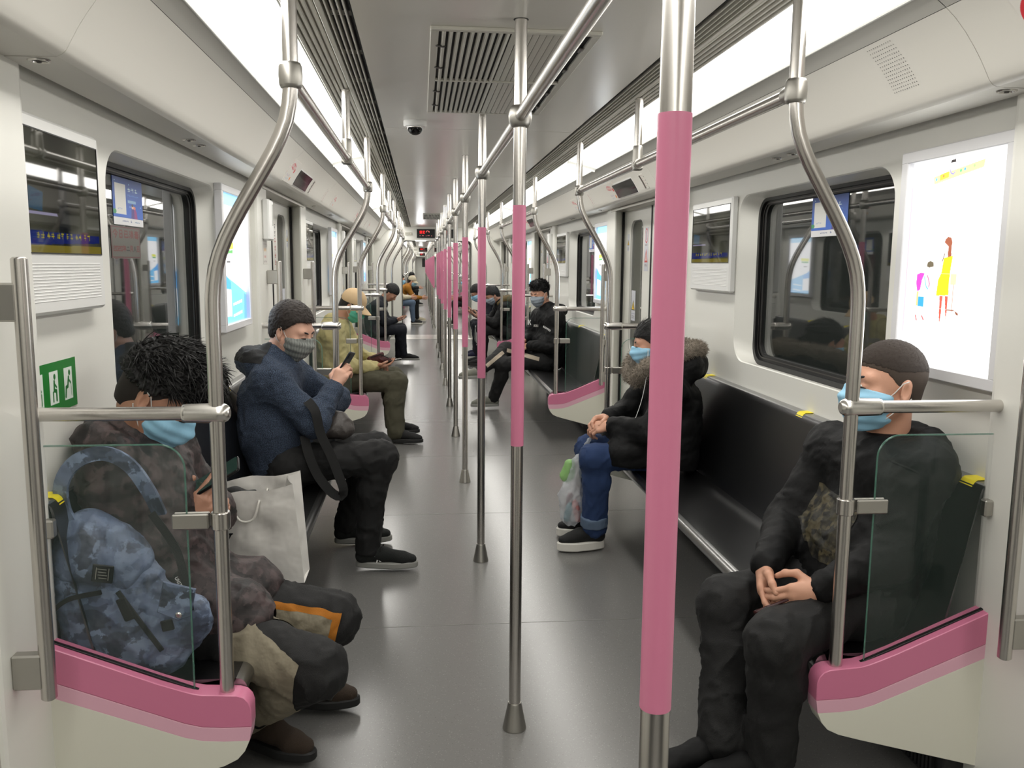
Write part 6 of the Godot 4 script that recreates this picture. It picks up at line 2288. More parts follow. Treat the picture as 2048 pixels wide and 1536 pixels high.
# ---- the man in the navy sweater
func hoodie_man() -> void:
	var J := {"head": Vector3(-0.898, 1.14, -4.15), "neck": Vector3(-0.982, 1.014, -4.15), "chest": Vector3(-1.005, 0.82, -4.14), "pel": Vector3(-0.95, 0.53, -4.13),
		"shR": Vector3(-0.975, 0.92, -3.98), "shL": Vector3(-0.94, 0.92, -4.32), "elR": Vector3(-0.78, 0.735, -3.95), "wrR": Vector3(-0.70, 0.872, -4.12), "elL": Vector3(-0.72, 0.78, -4.36), "wrL": Vector3(-0.76, 0.775, -4.14),
		"hipR": Vector3(-0.92, 0.52, -4.03), "hipL": Vector3(-0.92, 0.52, -4.23), "knR": Vector3(-0.478, 0.56, -4.0), "knL": Vector3(-0.52, 0.535, -4.32), "anR": Vector3(-0.55, 0.115, -4.03), "anL": Vector3(-0.687, 0.115, -4.40)}
	var knit := textured("navy_marl", marl(Color(0.095, 0.125, 0.175), Color(0.29, 0.345, 0.43), 21, 256, 0.16), 5.0, weave, 1.2, 0.95)
	var vm := sheet(64, 64, Color(0.62, 0.63, 0.61))
	for k in 16: fill(vm, PackedVector2Array([Vector2(k * 4, 0), Vector2(k * 4 + 1.6, 0), Vector2(k * 4 + 1.6, 64), Vector2(k * 4, 64)]), Color(0.40, 0.42, 0.41))
	var stripe := textured("mask_striped", ImageTexture.create_from_image(vm), 9.0, weave, 0.2, 0.8)
	var d := {"label": "heavyset man in a navy marled hooded sweater and striped valve mask, looking at his phone", "J": J, "fwd": Vector3(0.84, -0.36, 0.40), "skin": M.skin_pale, "head": 1.05, "cell": 0.010,
		"hair": {"grow": Vector3(0.010, 0.014, 0.010), "front": 0.076, "side": 0.040, "mat": M.hair_brown, "rough": 0.003, "strands": 4200, "length": 0.016, "lift": 0.2, "mess": 0.25, "nape": -0.055, "flow": Vector3(0.2, -0.3, 0.9)},
		"coat": {"hip": 0.14, "waist": 0.155, "chest": 0.135, "sh": 0.092, "arm": 0.077, "wrist": 0.047, "neck": 0.075, "hem": -0.01}, "coat_mat": knit, "coat_name": "sweater", "coat_fold": 0.011,
		"legs": [0.125, 0.10, 0.077, 0.066, 0.058], "legs_mat": M.black_cloth, "leg_fold": 0.012, "mask": stripe,
		"shoeR": Vector3(1, 0, 0.08), "shoeL": Vector3(1, 0, -0.1), "shoe_mat": textured("shoe_speckled", marl(Color(0.03, 0.035, 0.035), Color(0.11, 0.13, 0.12), 4, 128, 0.22), 9.0, weave, 0.6, 0.85), "sole_mat": M.sole_grey, "shoe_opt": {"laces": true, "lace_mat": M.black_cloth, "drop": 0.098, "len": 0.295},
		"handR": [Vector3(0.42, 0.80, -0.15), Vector3(0.35, -0.05, -0.9), Vector3(-0.5, 0.75, 0.0), [0.75, 0.8, 0.85, 0.95], 0.8],
		"handL": [Vector3(-0.2, -0.05, 1.0), Vector3(-0.4, -0.2, 0.0), Vector3(0, 1, 0), [0.8, 0.8, 0.8, 0.8], 0.5], "handcell": 0.004,
		"coat_more": func(S: Soft) -> void:
			S.path([Vector3(-0.99, 1.0, -4.0), Vector3(-1.06, 1.005, -4.06), Vector3(-1.095, 1.0, -4.15), Vector3(-1.06, 1.005, -4.24), Vector3(-0.99, 1.0, -4.30)], [0.035, 0.053, 0.06, 0.053, 0.035], 0.03)
			S.cap(Vector3(-1.03, 0.66, -4.05), Vector3(-1.0, 0.60, -4.05), 0.10, 0.09, 0.05)
			S.cut(Vector3(-0.90, 0.545, 0), Vector3(0.55, -1, 0))}
	var o := figure(d)
	var base: Vector3 = o.base
	obj("hood_lining", patch(o.coat, [[Vector3(-0.93, 1.005, -4.15) - base, Vector3(0, -1, 0)], [Vector3(-1.01, 1.0, 0) - base, Vector3(1.0, -0.3, 0)]], 0.002), M.black_cloth, o.coat_node)
	var X := Transform3D(o.B, J.head - base)
	var v := MB.new()
	v.lathe(PackedVector2Array([Vector2(0, 0.008), Vector2(0.011, 0.007), Vector2(0.0145, 0.004), Vector2(0.0155, -0.004)]), Transform3D(o.B * Basis(Vector3(0, 1, 0), -0.75) * Basis(Vector3(1, 0, 0), PI / 2), X * Vector3(-0.037, -0.058, 0.094)), 24)
	obj("mask_valve", v, M.plastic_white, o.mask)
	phone("dark navy phone held up in the navy sweater man's right hand", Vector3(-0.655, 0.972, -4.175), aim(Vector3(-0.80, 0.48, -0.30), Vector3(0.55, 0.83, 0.0)), M.phone_navy)
	var s := thing("crossbody_pouch", "taupe crossbody pouch with long black strap on the navy sweater man's lap", "bag", Vector3(-0.70, 0.70, -4.03))
	var b2 := Vector3(-0.70, 0.70, -4.03)
	var S := Soft.new(Vector3(-0.86, 0.6, -4.2), Vector3(-0.56, 0.86, -3.88), 0.008)
	S.cap(Vector3(-0.745, 0.69, -4.05), Vector3(-0.655, 0.685, -4.05), 0.058, 0.056, 0.03, Vector3(0, 1, 0), 1.1)
	S.cap(Vector3(-0.73, 0.735, -4.06), Vector3(-0.665, 0.735, -4.06), 0.035, 0.035, 0.03)
	var pm := MB.new()
	S.mesh(pm, b2, fold(0.009))
	obj("pouch", pm, M.bag_taupe, s)
	obj("strap", band(smooth_path([Vector3(-0.80, 0.845, -3.90), Vector3(-0.762, 0.80, -3.872), Vector3(-0.742, 0.70, -3.875), Vector3(-0.70, 0.60, -3.88), Vector3(-0.665, 0.50, -3.885), Vector3(-0.645, 0.43, -3.89), Vector3(-0.66, 0.40, -3.895), Vector3(-0.70, 0.42, -3.895), Vector3(-0.76, 0.50, -3.895), Vector3(-0.80, 0.60, -3.90), Vector3(-0.82, 0.68, -3.925)], 44), 0.042, Vector3(0.35, 0.1, 1), b2, 0.0018), M.strap_black, s)
	text_print("shoe_mark", "X", 0.045, Transform3D(Basis(Vector3(0, 0, 1), 0.25).scaled(Vector3(0.9, 1, 1)), Vector3(-0.50, 0.062, -3.993) - base), M.plastic_white, o.root, true)

# ---- the man in the khaki jacket
func cap_hat(root: Node3D, base: Vector3, c: Vector3, B: Basis, m: Material, cell: float) -> void:
	var S := Soft.new(c - Vector3.ONE * 0.25, c + Vector3.ONE * 0.25, cell)
	var X := Transform3D(B, c)
	S.ell(X * Vector3(0, 0.052, -0.012), Vector3(0.092, 0.098, 0.108), B, 0.01)
	S.cut(X * Vector3(0, 0.042, 0.09), B * Vector3(0, -1.0, 0.18))
	var h := MB.new()
	S.mesh(h, base, fold(0.002))
	var o := obj("cap", h, m, root)
	var rows := []
	for r in 7:
		var row := PackedVector3Array()
		for k in 17:
			var a := (k / 16.0 - 0.5) * PI * 0.86
			var l := 0.088 + r / 6.0 * 0.085 * (0.55 + 0.45 * cos(a))
			row.append(X * Vector3(sin(a) * 0.094 * (1.0 + r * 0.012), 0.052 - r * 0.005 - 0.030 * pow(absf(sin(a)), 2.0), cos(a) * 0.0 + l * cos(a * 0.8)) - base)
		rows.append(row)
	var v := MB.new()
	v.grid(rows)
	var low := []
	for r in rows:
		var q := PackedVector3Array()
		for p in r: q.append(p - B.y * 0.004)
		low.append(q)
	v.grid(low)
	v.grid([rows[-1], low[-1]])
	obj("visor", v, m, o)
	var n := MB.new()
	n.lathe(PackedVector2Array([Vector2(0, 0.004), Vector2(0.006, 0.003), Vector2(0.008, 0.0)]), Transform3D(B, X * Vector3(0, 0.149, -0.012) - base), 12)
	obj("cap_button", n, m, o)

func khaki_man() -> void:
	var J := {"head": Vector3(-0.852, 1.108, -7.2), "neck": Vector3(-0.975, 0.961, -7.2), "chest": Vector3(-1.02, 0.80, -7.2), "pel": Vector3(-0.95, 0.52, -7.2),
		"shR": Vector3(-1.0, 0.895, -7.03), "shL": Vector3(-0.96, 0.92, -7.38), "elR": Vector3(-0.89, 0.63, -7.0), "wrR": Vector3(-0.665, 0.615, -7.10), "elL": Vector3(-0.80, 0.66, -7.4), "wrL": Vector3(-0.67, 0.66, -7.24),
		"hipR": Vector3(-0.92, 0.51, -7.1), "hipL": Vector3(-0.92, 0.51, -7.3), "knR": Vector3(-0.485, 0.50, -7.03), "knL": Vector3(-0.52, 0.50, -7.33), "anR": Vector3(-0.50, 0.10, -6.97), "anL": Vector3(-0.53, 0.10, -7.35)}
	var d := {"label": "man in khaki jacket, beige cap and green mask, a maroon pouch on his lap", "J": J, "fwd": Vector3(0.82, -0.52, 0.10), "skin": M.skin_tan, "cell": 0.013, "hcell": 0.006, "handcell": 0.0055,
		"hair": {"grow": Vector3(0.006, 0.002, 0.007), "front": 0.05}, "coat": {"hip": 0.145, "waist": 0.14, "chest": 0.128, "sh": 0.09, "arm": 0.078, "wrist": 0.05, "neck": 0.08}, "coat_mat": M.khaki_cloth, "coat_fold": 0.016,
		"legs": [0.13, 0.10, 0.082, 0.078, 0.075], "legs_mat": M.olive_cloth, "leg_fold": 0.012, "mask": M.mask_green, "shoeR": Vector3(1, 0, 0.15), "shoeL": Vector3(1, 0, -0.05), "shoe_mat": M.black_cloth, "shoe_opt": {"cell": 0.01},
		"handR": [Vector3(0.95, 0.15, -0.1), Vector3(-0.1, 1, 0), Vector3(0, 0.3, 1), [0.3, 0.35, 0.4, 0.45], 0.4], "handL": [Vector3(0.7, -0.2, 0.6), Vector3(0, -1, 0), Vector3(0, 0, 1), [0.5, 0.5, 0.5, 0.5], 0.4],
		"coat_more": func(S: Soft) -> void:
			S.cap(Vector3(-1.02, 0.985, -7.2), Vector3(-0.94, 0.955, -7.2), 0.065, 0.06, 0.03)
			S.cap(Vector3(-1.06, 0.93, -7.12), Vector3(-1.06, 0.93, -7.28), 0.055, 0.055, 0.04)
			S.cut(Vector3(-0.95, 0.465, 0), Vector3(0.25, -1, 0))}
	var o := figure(d)
	cap_hat(o.root, o.base, J.head, o.B, M.cap_beige, 0.007)
	var c := Vector3(-0.625, 0.69, -7.14)
	var t := thing("pouch", "maroon leather pouch held on the khaki jacket man's lap", "pouch", c)
	var S := Soft.new(c - Vector3.ONE * 0.17, c + Vector3.ONE * 0.17, 0.008)
	S.cap(c + Vector3(-0.08, -0.02, 0), c + Vector3(0.07, -0.025, 0), 0.03, 0.028, 0.02, Vector3(0, 0, 1), 1.3)
	S.cap(c + Vector3(-0.03, 0.0, 0), c + Vector3(0.015, 0.03, 0), 0.03, 0.018, 0.03, Vector3(0, 0, 1), 1.5)
	var m := MB.new()
	S.mesh(m, c, fold(0.008))
	obj("pouch_body", m, M.maroon, t)
	obj("pouch_zip", band([c + Vector3(-0.08, 0.0, 0.03), c + Vector3(0.0, 0.028, 0.03), c + Vector3(0.07, -0.005, 0.027)], 0.008, Vector3(0, 0, 1), c), M.strap_black, t)
	phone("phone lying in the khaki jacket man's open right hand", Vector3(-0.525, 0.668, -7.12), aim(Vector3(-0.15, 1, 0), Vector3(1, 0.2, 0)), M.phone_black)

# ---- the dark dressed man by the gangway
func navy_man() -> void:
	var J := {"head": Vector3(-0.725, 1.035, -12.6), "neck": Vector3(-0.845, 0.93, -12.6), "chest": Vector3(-0.98, 0.76, -12.6), "pel": Vector3(-0.96, 0.52, -12.6),
		"shR": Vector3(-0.905, 0.86, -12.43), "shL": Vector3(-0.90, 0.86, -12.77), "elR": Vector3(-0.80, 0.62, -12.40), "wrR": Vector3(-0.66, 0.645, -12.52), "elL": Vector3(-0.78, 0.62, -12.8), "wrL": Vector3(-0.65, 0.645, -12.66),
		"hipR": Vector3(-0.92, 0.51, -12.5), "hipL": Vector3(-0.92, 0.51, -12.7), "knR": Vector3(-0.56, 0.52, -12.4), "knL": Vector3(-0.58, 0.52, -12.78), "anR": Vector3(-0.54, 0.15, -12.55), "anL": Vector3(-0.62, 0.13, -12.8)}
	var d := {"label": "black haired man in dark navy clothes bent over a phone near the gangway", "J": J, "fwd": Vector3(0.66, -0.74, 0.05), "skin": M.skin_tan, "cell": 0.018, "hcell": 0.008, "handcell": 0.008,
		"hair": {"grow": Vector3(0.012, 0.02, 0.014), "front": 0.045, "rough": 0.004}, "coat": {"hip": 0.13, "waist": 0.125, "chest": 0.12, "sh": 0.085, "arm": 0.07, "wrist": 0.048, "neck": 0.075}, "coat_mat": M.navy_cloth,
		"legs_mat": M.navy_cloth, "shoeR": Vector3(1, -0.15, 0.0), "shoeL": Vector3(1, 0, -0.1), "shoe_mat": M.black_cloth, "sole_mat": M.sole_grey, "shoe_opt": {"cell": 0.013},
		"handR": [Vector3(0.9, 0.1, -0.3), Vector3(0, 1, -0.2), Vector3(0, 0.3, 1), [0.4, 0.4, 0.4, 0.4], 0.4], "handL": [Vector3(0.9, 0.1, 0.3), Vector3(0, 1, 0.2), Vector3(0, 0.3, -1), [0.4, 0.4, 0.4, 0.4], 0.4],
		"coat_more": func(S: Soft) -> void: S.cut(Vector3(-0.95, 0.47, 0), Vector3(0.25, -1, 0))}
	figure(d)
	phone("phone held by the dark navy dressed man near the gangway", Vector3(-0.56, 0.675, -12.58), aim(Vector3(-0.3, 1, 0), Vector3(1, 0.3, 0)), M.phone_black)

func seated(x: float, z: float, s: float, lean: float) -> Dictionary:   # joints of a plain seated figure; s is the side it sits on
	var f := -s
	var pel := Vector3(x, 0.52, z)
	var J := {"pel": pel, "chest": pel + Vector3(f * lean * 0.5, 0.27, 0), "neck": pel + Vector3(f * lean, 0.45 - lean * 0.25, 0), "head": pel + Vector3(f * (lean + 0.09), 0.58 - lean * 0.35, 0)}
	for q in [["R", -f], ["L", f]]:
		var zz: float = -q[1] * 1.0 if false else (f * (1.0 if q[0] == "R" else -1.0))
		J["sh" + q[0]] = J.neck + Vector3(-f * 0.02, -0.06, zz * 0.17)
		J["el" + q[0]] = J.neck + Vector3(f * 0.12, -0.30, zz * 0.20)
		J["wr" + q[0]] = J.neck + Vector3(f * 0.32, -0.30, zz * 0.07)
		J["hip" + q[0]] = pel + Vector3(f * 0.03, -0.01, zz * 0.1)
		J["kn" + q[0]] = pel + Vector3(f * 0.46, 0.0, zz * 0.14)
		J["an" + q[0]] = pel + Vector3(f * 0.47, -0.42, zz * 0.12)
	return J

func far_people() -> void:
	var J := seated(-0.86, -21.9, -1.0, 0.26)
	var h := [Vector3(1, -0.1, 0), Vector3(0, 0, -1), Vector3(0, 1, 0), [0.2, 0.3, 0.3, 0.3], 0.3, 0.1]
	var d := {"label": "man in a mustard sweater, pale cap and blue mask in the next carriage", "J": J, "fwd": Vector3(0.9, -0.35, 0.15), "skin": M.skin, "cell": 0.022, "hcell": 0.010, "handcell": 0.010,
		"hair": {"grow": Vector3(0.006, 0.002, 0.007)}, "coat": {"hip": 0.13, "waist": 0.125, "chest": 0.12, "sh": 0.085, "arm": 0.07, "wrist": 0.045, "neck": 0.07}, "coat_mat": M.mustard, "coat_name": "sweater", "legs_mat": M.black_cloth, "mask": M.mask_blue,
		"shoeR": Vector3(1, 0, 0), "shoeL": Vector3(1, 0, 0), "shoe_mat": M.cream, "sole_mat": M.sole_white, "shoe_opt": {"cell": 0.014}, "handR": h, "handL": h}
	var o := figure(d)
	cap_hat(o.root, o.base, J.head, o.B, M.cream, 0.012)
	J = seated(-0.95, -21.0, -1.0, 0.08)
	d = d.duplicate()
	d.merge({"label": "person in pale top and blue jeans beside the mustard sweater man, mostly hidden", "J": J, "fwd": Vector3(0.95, -0.2, 0), "coat_mat": M.cream, "legs_mat": M.jeans_pale, "shoe_mat": M.black_cloth, "hair": {"grow": Vector3(0.01, 0.014, 0.01)}}, true)
	figure(d)
	J = seated(-0.90, -30.4, -1.0, 0.2)
	d.merge({"label": "dark clothed person sitting farther down the train behind the mustard sweater man", "J": J, "fwd": Vector3(0.85, -0.4, 0.2), "coat_mat": M.black_cloth, "legs_mat": M.black_cloth}, true)
	figure(d)
	J = seated(0.96, -20.6, 1.0, 0.1)
	h = [Vector3(-1, -0.1, 0), Vector3(0, 0, 1), Vector3(0, 1, 0), [0.3, 0.3, 0.3, 0.3], 0.3]
	d.merge({"label": "person in a maroon jacket glimpsed between the pink poles in the next carriage", "J": J, "fwd": Vector3(-0.95, -0.3, 0.1), "coat_mat": M.maroon, "legs_mat": M.black_cloth, "handR": h, "handL": h, "shoeR": Vector3(-1, 0, 0), "shoeL": Vector3(-1, 0, 0)}, true)
	figure(d)

# ---- the man with cropped hair on the right
func buzz_man() -> void:
	var J := {"head": Vector3(1.064, 1.115, -2.37), "neck": Vector3(1.095, 0.935, -2.385), "chest": Vector3(1.085, 0.77, -2.38), "pel": Vector3(1.0, 0.51, -2.38),
		"shL": Vector3(1.085, 0.885, -2.205), "shR": Vector3(1.02, 0.885, -2.56), "elL": Vector3(1.01, 0.655, -2.19), "wrL": Vector3(0.815, 0.573, -2.19), "elR": Vector3(0.88, 0.655, -2.57), "wrR": Vector3(0.715, 0.59, -2.34),
		"hipL": Vector3(0.98, 0.50, -2.28), "hipR": Vector3(0.98, 0.50, -2.47), "knL": Vector3(0.66, 0.455, -2.13), "knR": Vector3(0.618, 0.455, -2.40), "anL": Vector3(0.682, 0.10, -2.17), "anR": Vector3(0.575, 0.10, -2.26)}
	var d := {"label": "man with cropped hair, blue mask and black jacket with camouflage front, beside the end screen", "J": J, "fwd": Vector3(-0.99, 0.02, 0.08), "roll": 0.0, "skin": M.skin, "head": 1.1, "cell": 0.0095, "hcell": 0.0042, "handcell": 0.0037, "open": true,
		"hair": {"grow": Vector3(0.003, 0.004, 0.004), "front": 0.068, "side": 0.085, "sidez": 0.0, "nape": 0.045, "mat": M.hair_cropped, "fade": M.hair_buzz, "fade_side": 0.032, "rough": 0.0008, "strands": 6500, "length": 0.007, "lift": 1.2, "mess": 0.4, "flow": Vector3(0, 0, 1), "width": 0.0006},
		"coat": {"hip": 0.15, "waist": 0.14, "chest": 0.13, "sh": 0.09, "arm": 0.076, "wrist": 0.046, "neck": 0.06, "hem": -0.02}, "coat_mat": M.black_shell, "coat_fold": 0.009,
		"legs": [0.12, 0.088, 0.078, 0.074, 0.07], "legs_mat": M.black_cloth, "leg_fold": 0.010, "mask": M.mask_blue,
		"shoeR": Vector3(-1, 0, 0.25), "shoeL": Vector3(-1, 0, 0.1), "shoe_mat": M.black_shell, "shoe_opt": {"len": 0.29},
		"handR": [Vector3(-0.25, -0.75, 0.55), Vector3(0.55, -0.2, 0.55), Vector3(-0.7, 0.1, 0.5), [0.4, 0.45, 0.5, 0.55], 0.5],
		"handL": [Vector3(-0.85, -0.30, -0.15), Vector3(-0.2, -0.25, -0.9), Vector3(-0.2, 0.8, 0.4), [0.5, 0.55, 0.6, 0.65], 0.7],
		"neck_in": Vector3(-0.01, -0.03, 0),
		"coat_more": func(S: Soft) -> void:
			S.path([Vector3(1.10, 0.955, -2.22), Vector3(1.165, 0.955, -2.28), Vector3(1.18, 0.95, -2.385), Vector3(1.165, 0.955, -2.49), Vector3(1.10, 0.955, -2.55)], [0.035, 0.045, 0.05, 0.045, 0.035], 0.03)
			S.cap(Vector3(1.135, 0.925, -2.205), Vector3(1.16, 0.885, -2.25), 0.062, 0.07, 0.03)
			S.cut(Vector3(1.215, 0, 0), Vector3(1, 0, 0))
			S.cut(Vector3(0, 0, -2.105), Vector3(0, 0, 1))
			S.cut(Vector3(0.95, 0.43, 0), Vector3(-0.3, -1, 0))}
	var o := figure(d)
	var base: Vector3 = o.base
	var cm := textured("camo_green", camo_image([Color(0.20, 0.19, 0.13), Color(0.11, 0.105, 0.08), Color(0.33, 0.30, 0.21), Color(0.055, 0.055, 0.05)], 41), 3.4, crumple, 0.5, 0.6)
	obj("camouflage_front", patch(o.coat, [[Vector3(1.0, 0.80, -2.38) - base, Vector3(-0.2, 1, 0.1).normalized()], [Vector3(0, 0.60, 0) - base, Vector3(0, -1, 0)], [Vector3(0.985, 0, 0) - base, Vector3(1, 0, 0)], [Vector3(0, 0, -2.275) - base, Vector3(0, 0, 1)], [Vector3(0, 0, -2.49) - base, Vector3(0, 0, -1)], [Vector3(0.875, 0, 0) - base, Vector3(-1, 0, 0)]], 0.002), cm, o.coat_node)
	var cl := MB.new()
	cl.tube(PackedVector3Array(smooth_path([Vector3(1.13, 0.925, -2.30), Vector3(1.05, 0.90, -2.31), Vector3(1.01, 0.885, -2.385), Vector3(1.05, 0.90, -2.46), Vector3(1.13, 0.925, -2.47)], 20)), 0.02, 10)
	var k := MB.new()
	for p in cl.v.size(): cl.v[p] -= base
	obj("collar", cl, M.olive_cloth, o.coat_node)
	phone("dark red phone held loosely in the cropped hair man's hands", Vector3(0.715, 0.515, -2.235), aim(Vector3(-0.25, 0.75, -0.5), Vector3(0.75, 0.42, 0.1)), mat("phone_red", Color(0.22, 0.03, 0.04), 0.25))

# ---- the woman in the parka
func parka_woman() -> void:
	var J := {"head": Vector3(0.893, 1.065, -4.3), "neck": Vector3(0.965, 0.92, -4.3), "chest": Vector3(1.02, 0.76, -4.3), "pel": Vector3(0.99, 0.52, -4.3),
		"shL": Vector3(0.945, 0.845, -4.14), "shR": Vector3(0.945, 0.86, -4.46), "elL": Vector3(0.845, 0.645, -4.07), "wrL": Vector3(0.675, 0.655, -4.22), "elR": Vector3(0.81, 0.66, -4.5), "wrR": Vector3(0.675, 0.675, -4.33),
		"hipL": Vector3(0.95, 0.51, -4.2), "hipR": Vector3(0.95, 0.51, -4.4), "knL": Vector3(0.568, 0.50, -4.17), "knR": Vector3(0.585, 0.505, -4.37), "anL": Vector3(0.595, 0.125, -4.23), "anR": Vector3(0.63, 0.125, -4.44)}
	var d := {"label": "woman in a black parka with grey fur hood, rolled jeans and thick white soles", "J": J, "fwd": Vector3(-0.93, -0.22, -0.12), "skin": M.skin, "head": 0.95, "cell": 0.0105, "hcell": 0.005,
		"hair": {"grow": Vector3(0.008, 0.008, 0.012), "front": 0.056, "side": 0.02, "nape": -0.06, "rough": 0.002, "strands": 2600, "length": 0.05, "lift": 0.06, "mess": 0.12, "flow": Vector3(0, 0.0, -1.0), "lumps": [[Vector3(0, -0.01, -0.115), Vector3(0.032, 0.04, 0.032)]]},
		"coat": {"hip": 0.145, "waist": 0.135, "chest": 0.128, "sh": 0.092, "arm": 0.078, "wrist": 0.048, "neck": 0.085, "hem": -0.04}, "coat_mat": M.black_shell, "coat_name": "parka", "puff": 0.005, "coat_fold": 0.007,
		"legs": [0.115, 0.088, 0.068, 0.066, 0.066], "legs_mat": M.jeans, "leg_fold": 0.010, "mask": M.mask_blue,
		"shoeL": Vector3(-1, 0, 0.1), "shoeR": Vector3(-1, 0, -0.1), "shoe_mat": M.black_cloth, "sole_mat": M.sole_white, "shoe_opt": {"sole": 0.042, "len": 0.25, "drop": 0.115, "collar": 0.045},
		"handL": [Vector3(-0.85, -0.15, -0.25), Vector3(0.1, -0.7, -0.5), Vector3(-0.1, 0.7, -0.3), [0.7, 0.75, 0.8, 0.85], 0.7], "handR": [Vector3(-0.9, -0.1, 0.3), Vector3(0.1, -0.7, 0.5), Vector3(-0.1, 0.7, 0.3), [0.8, 0.8, 0.85, 0.9], 0.7],
		"coat_more": func(S: Soft) -> void:
			S.cap(Vector3(0.97, 0.52, -4.22), Vector3(0.72, 0.52, -4.16), 0.125, 0.095, 0.05)
			S.cap(Vector3(0.97, 0.52, -4.38), Vector3(0.72, 0.52, -4.40), 0.125, 0.095, 0.05)
			S.path([Vector3(0.93, 0.95, -4.18), Vector3(1.05, 0.955, -4.18), Vector3(1.11, 0.95, -4.3), Vector3(1.05, 0.955, -4.42), Vector3(0.93, 0.95, -4.42)], [0.05, 0.065, 0.07, 0.065, 0.05], 0.04)
			S.cut(Vector3(0.615, 0, 0), Vector3(-1, 0, 0))
			S.cut(Vector3(1.2, 0, 0), Vector3(1, 0, 0))
			S.cut(Vector3(0.95, 0.44, 0), Vector3(-0.1, -1, 0))}
	var o := figure(d)
	var base: Vector3 = o.base
	# fur round the hood
	var ring := smooth_path([Vector3(0.80, 0.885, -4.23), Vector3(0.815, 0.945, -4.17), Vector3(0.90, 1.005, -4.135), Vector3(1.02, 1.035, -4.15), Vector3(1.105, 1.04, -4.22), Vector3(1.135, 1.035, -4.31), Vector3(1.105, 1.04, -4.40), Vector3(1.02, 1.035, -4.46), Vector3(0.90, 1.005, -4.47), Vector3(0.815, 0.945, -4.43), Vector3(0.80, 0.885, -4.37)], 40)
	var F := Soft.new(Vector3(0.68, 0.75, -4.58), Vector3(1.25, 1.16, -4.02), 0.008)
	for q in ring.size() - 1: F.cap(ring[q], ring[q + 1], 0.036, 0.036, 0.01)
	F.cut(Vector3(1.205, 0, 0), Vector3(1, 0, 0))
	var fm := MB.new()
	F.mesh(fm, base, func(p: Vector3, _n: Vector3) -> float: return 0.007 * fine.get_noise_3dv(p * 2.0))
	var fo := obj("fur_trim", fm, M.fur, o.coat_node)
	var rng := RandomNumberGenerator.new()
	rng.seed = 91
	var st := MB.new()
	strands(st, rng, 9000, func(r: RandomNumberGenerator) -> Array:
		var q := r.randi_range(0, fm.v.size() - 1)
		var t := Vector3(r.randf_range(-1, 1), r.randf_range(-1, 1), r.randf_range(-1, 1)) * 0.7
		return [fm.v[q], (fm.n[q] + t).normalized(), (fm.n[q] * 0.5 + t + Vector3(0, -0.4, 0)).normalized()], 0.019, 0.0011)
	obj("fur_strands", st, M.fur, fo)
	for q in ["L", "R"]:
		var C := Soft.new(J["an" + q] - Vector3.ONE * 0.14, J["an" + q] + Vector3.ONE * 0.16, 0.007)
		var up: Vector3 = (J["kn" + q] - J["an" + q]).normalized()
		C.cap(J["an" + q] + up * 0.012, J["an" + q] + up * 0.065, 0.0715, 0.072, 0.01)
		C.cut(J["an" + q] + up * 0.066, up)
		C.cut(J["an" + q] + up * 0.008, -up)
		var cm := MB.new()
		C.mesh(cm, base, fold(0.003))
		obj("rolled_cuff", cm, M.jeans_pale, o.legs_node)
	var w := MB.new()
	for e in [[Vector3(0.85, 1.04, -4.225), Vector3(0.83, 0.93, -4.16), Vector3(0.80, 0.80, -4.13), Vector3(0.765, 0.70, -4.12)]]:
		w.tube(PackedVector3Array(smooth_path(e, 16)), 0.0016, 6)
	for p in w.v.size(): w.v[p] -= base
	obj("earphone_cord", w, M.plastic_white, o.root)
	plastic_bag()

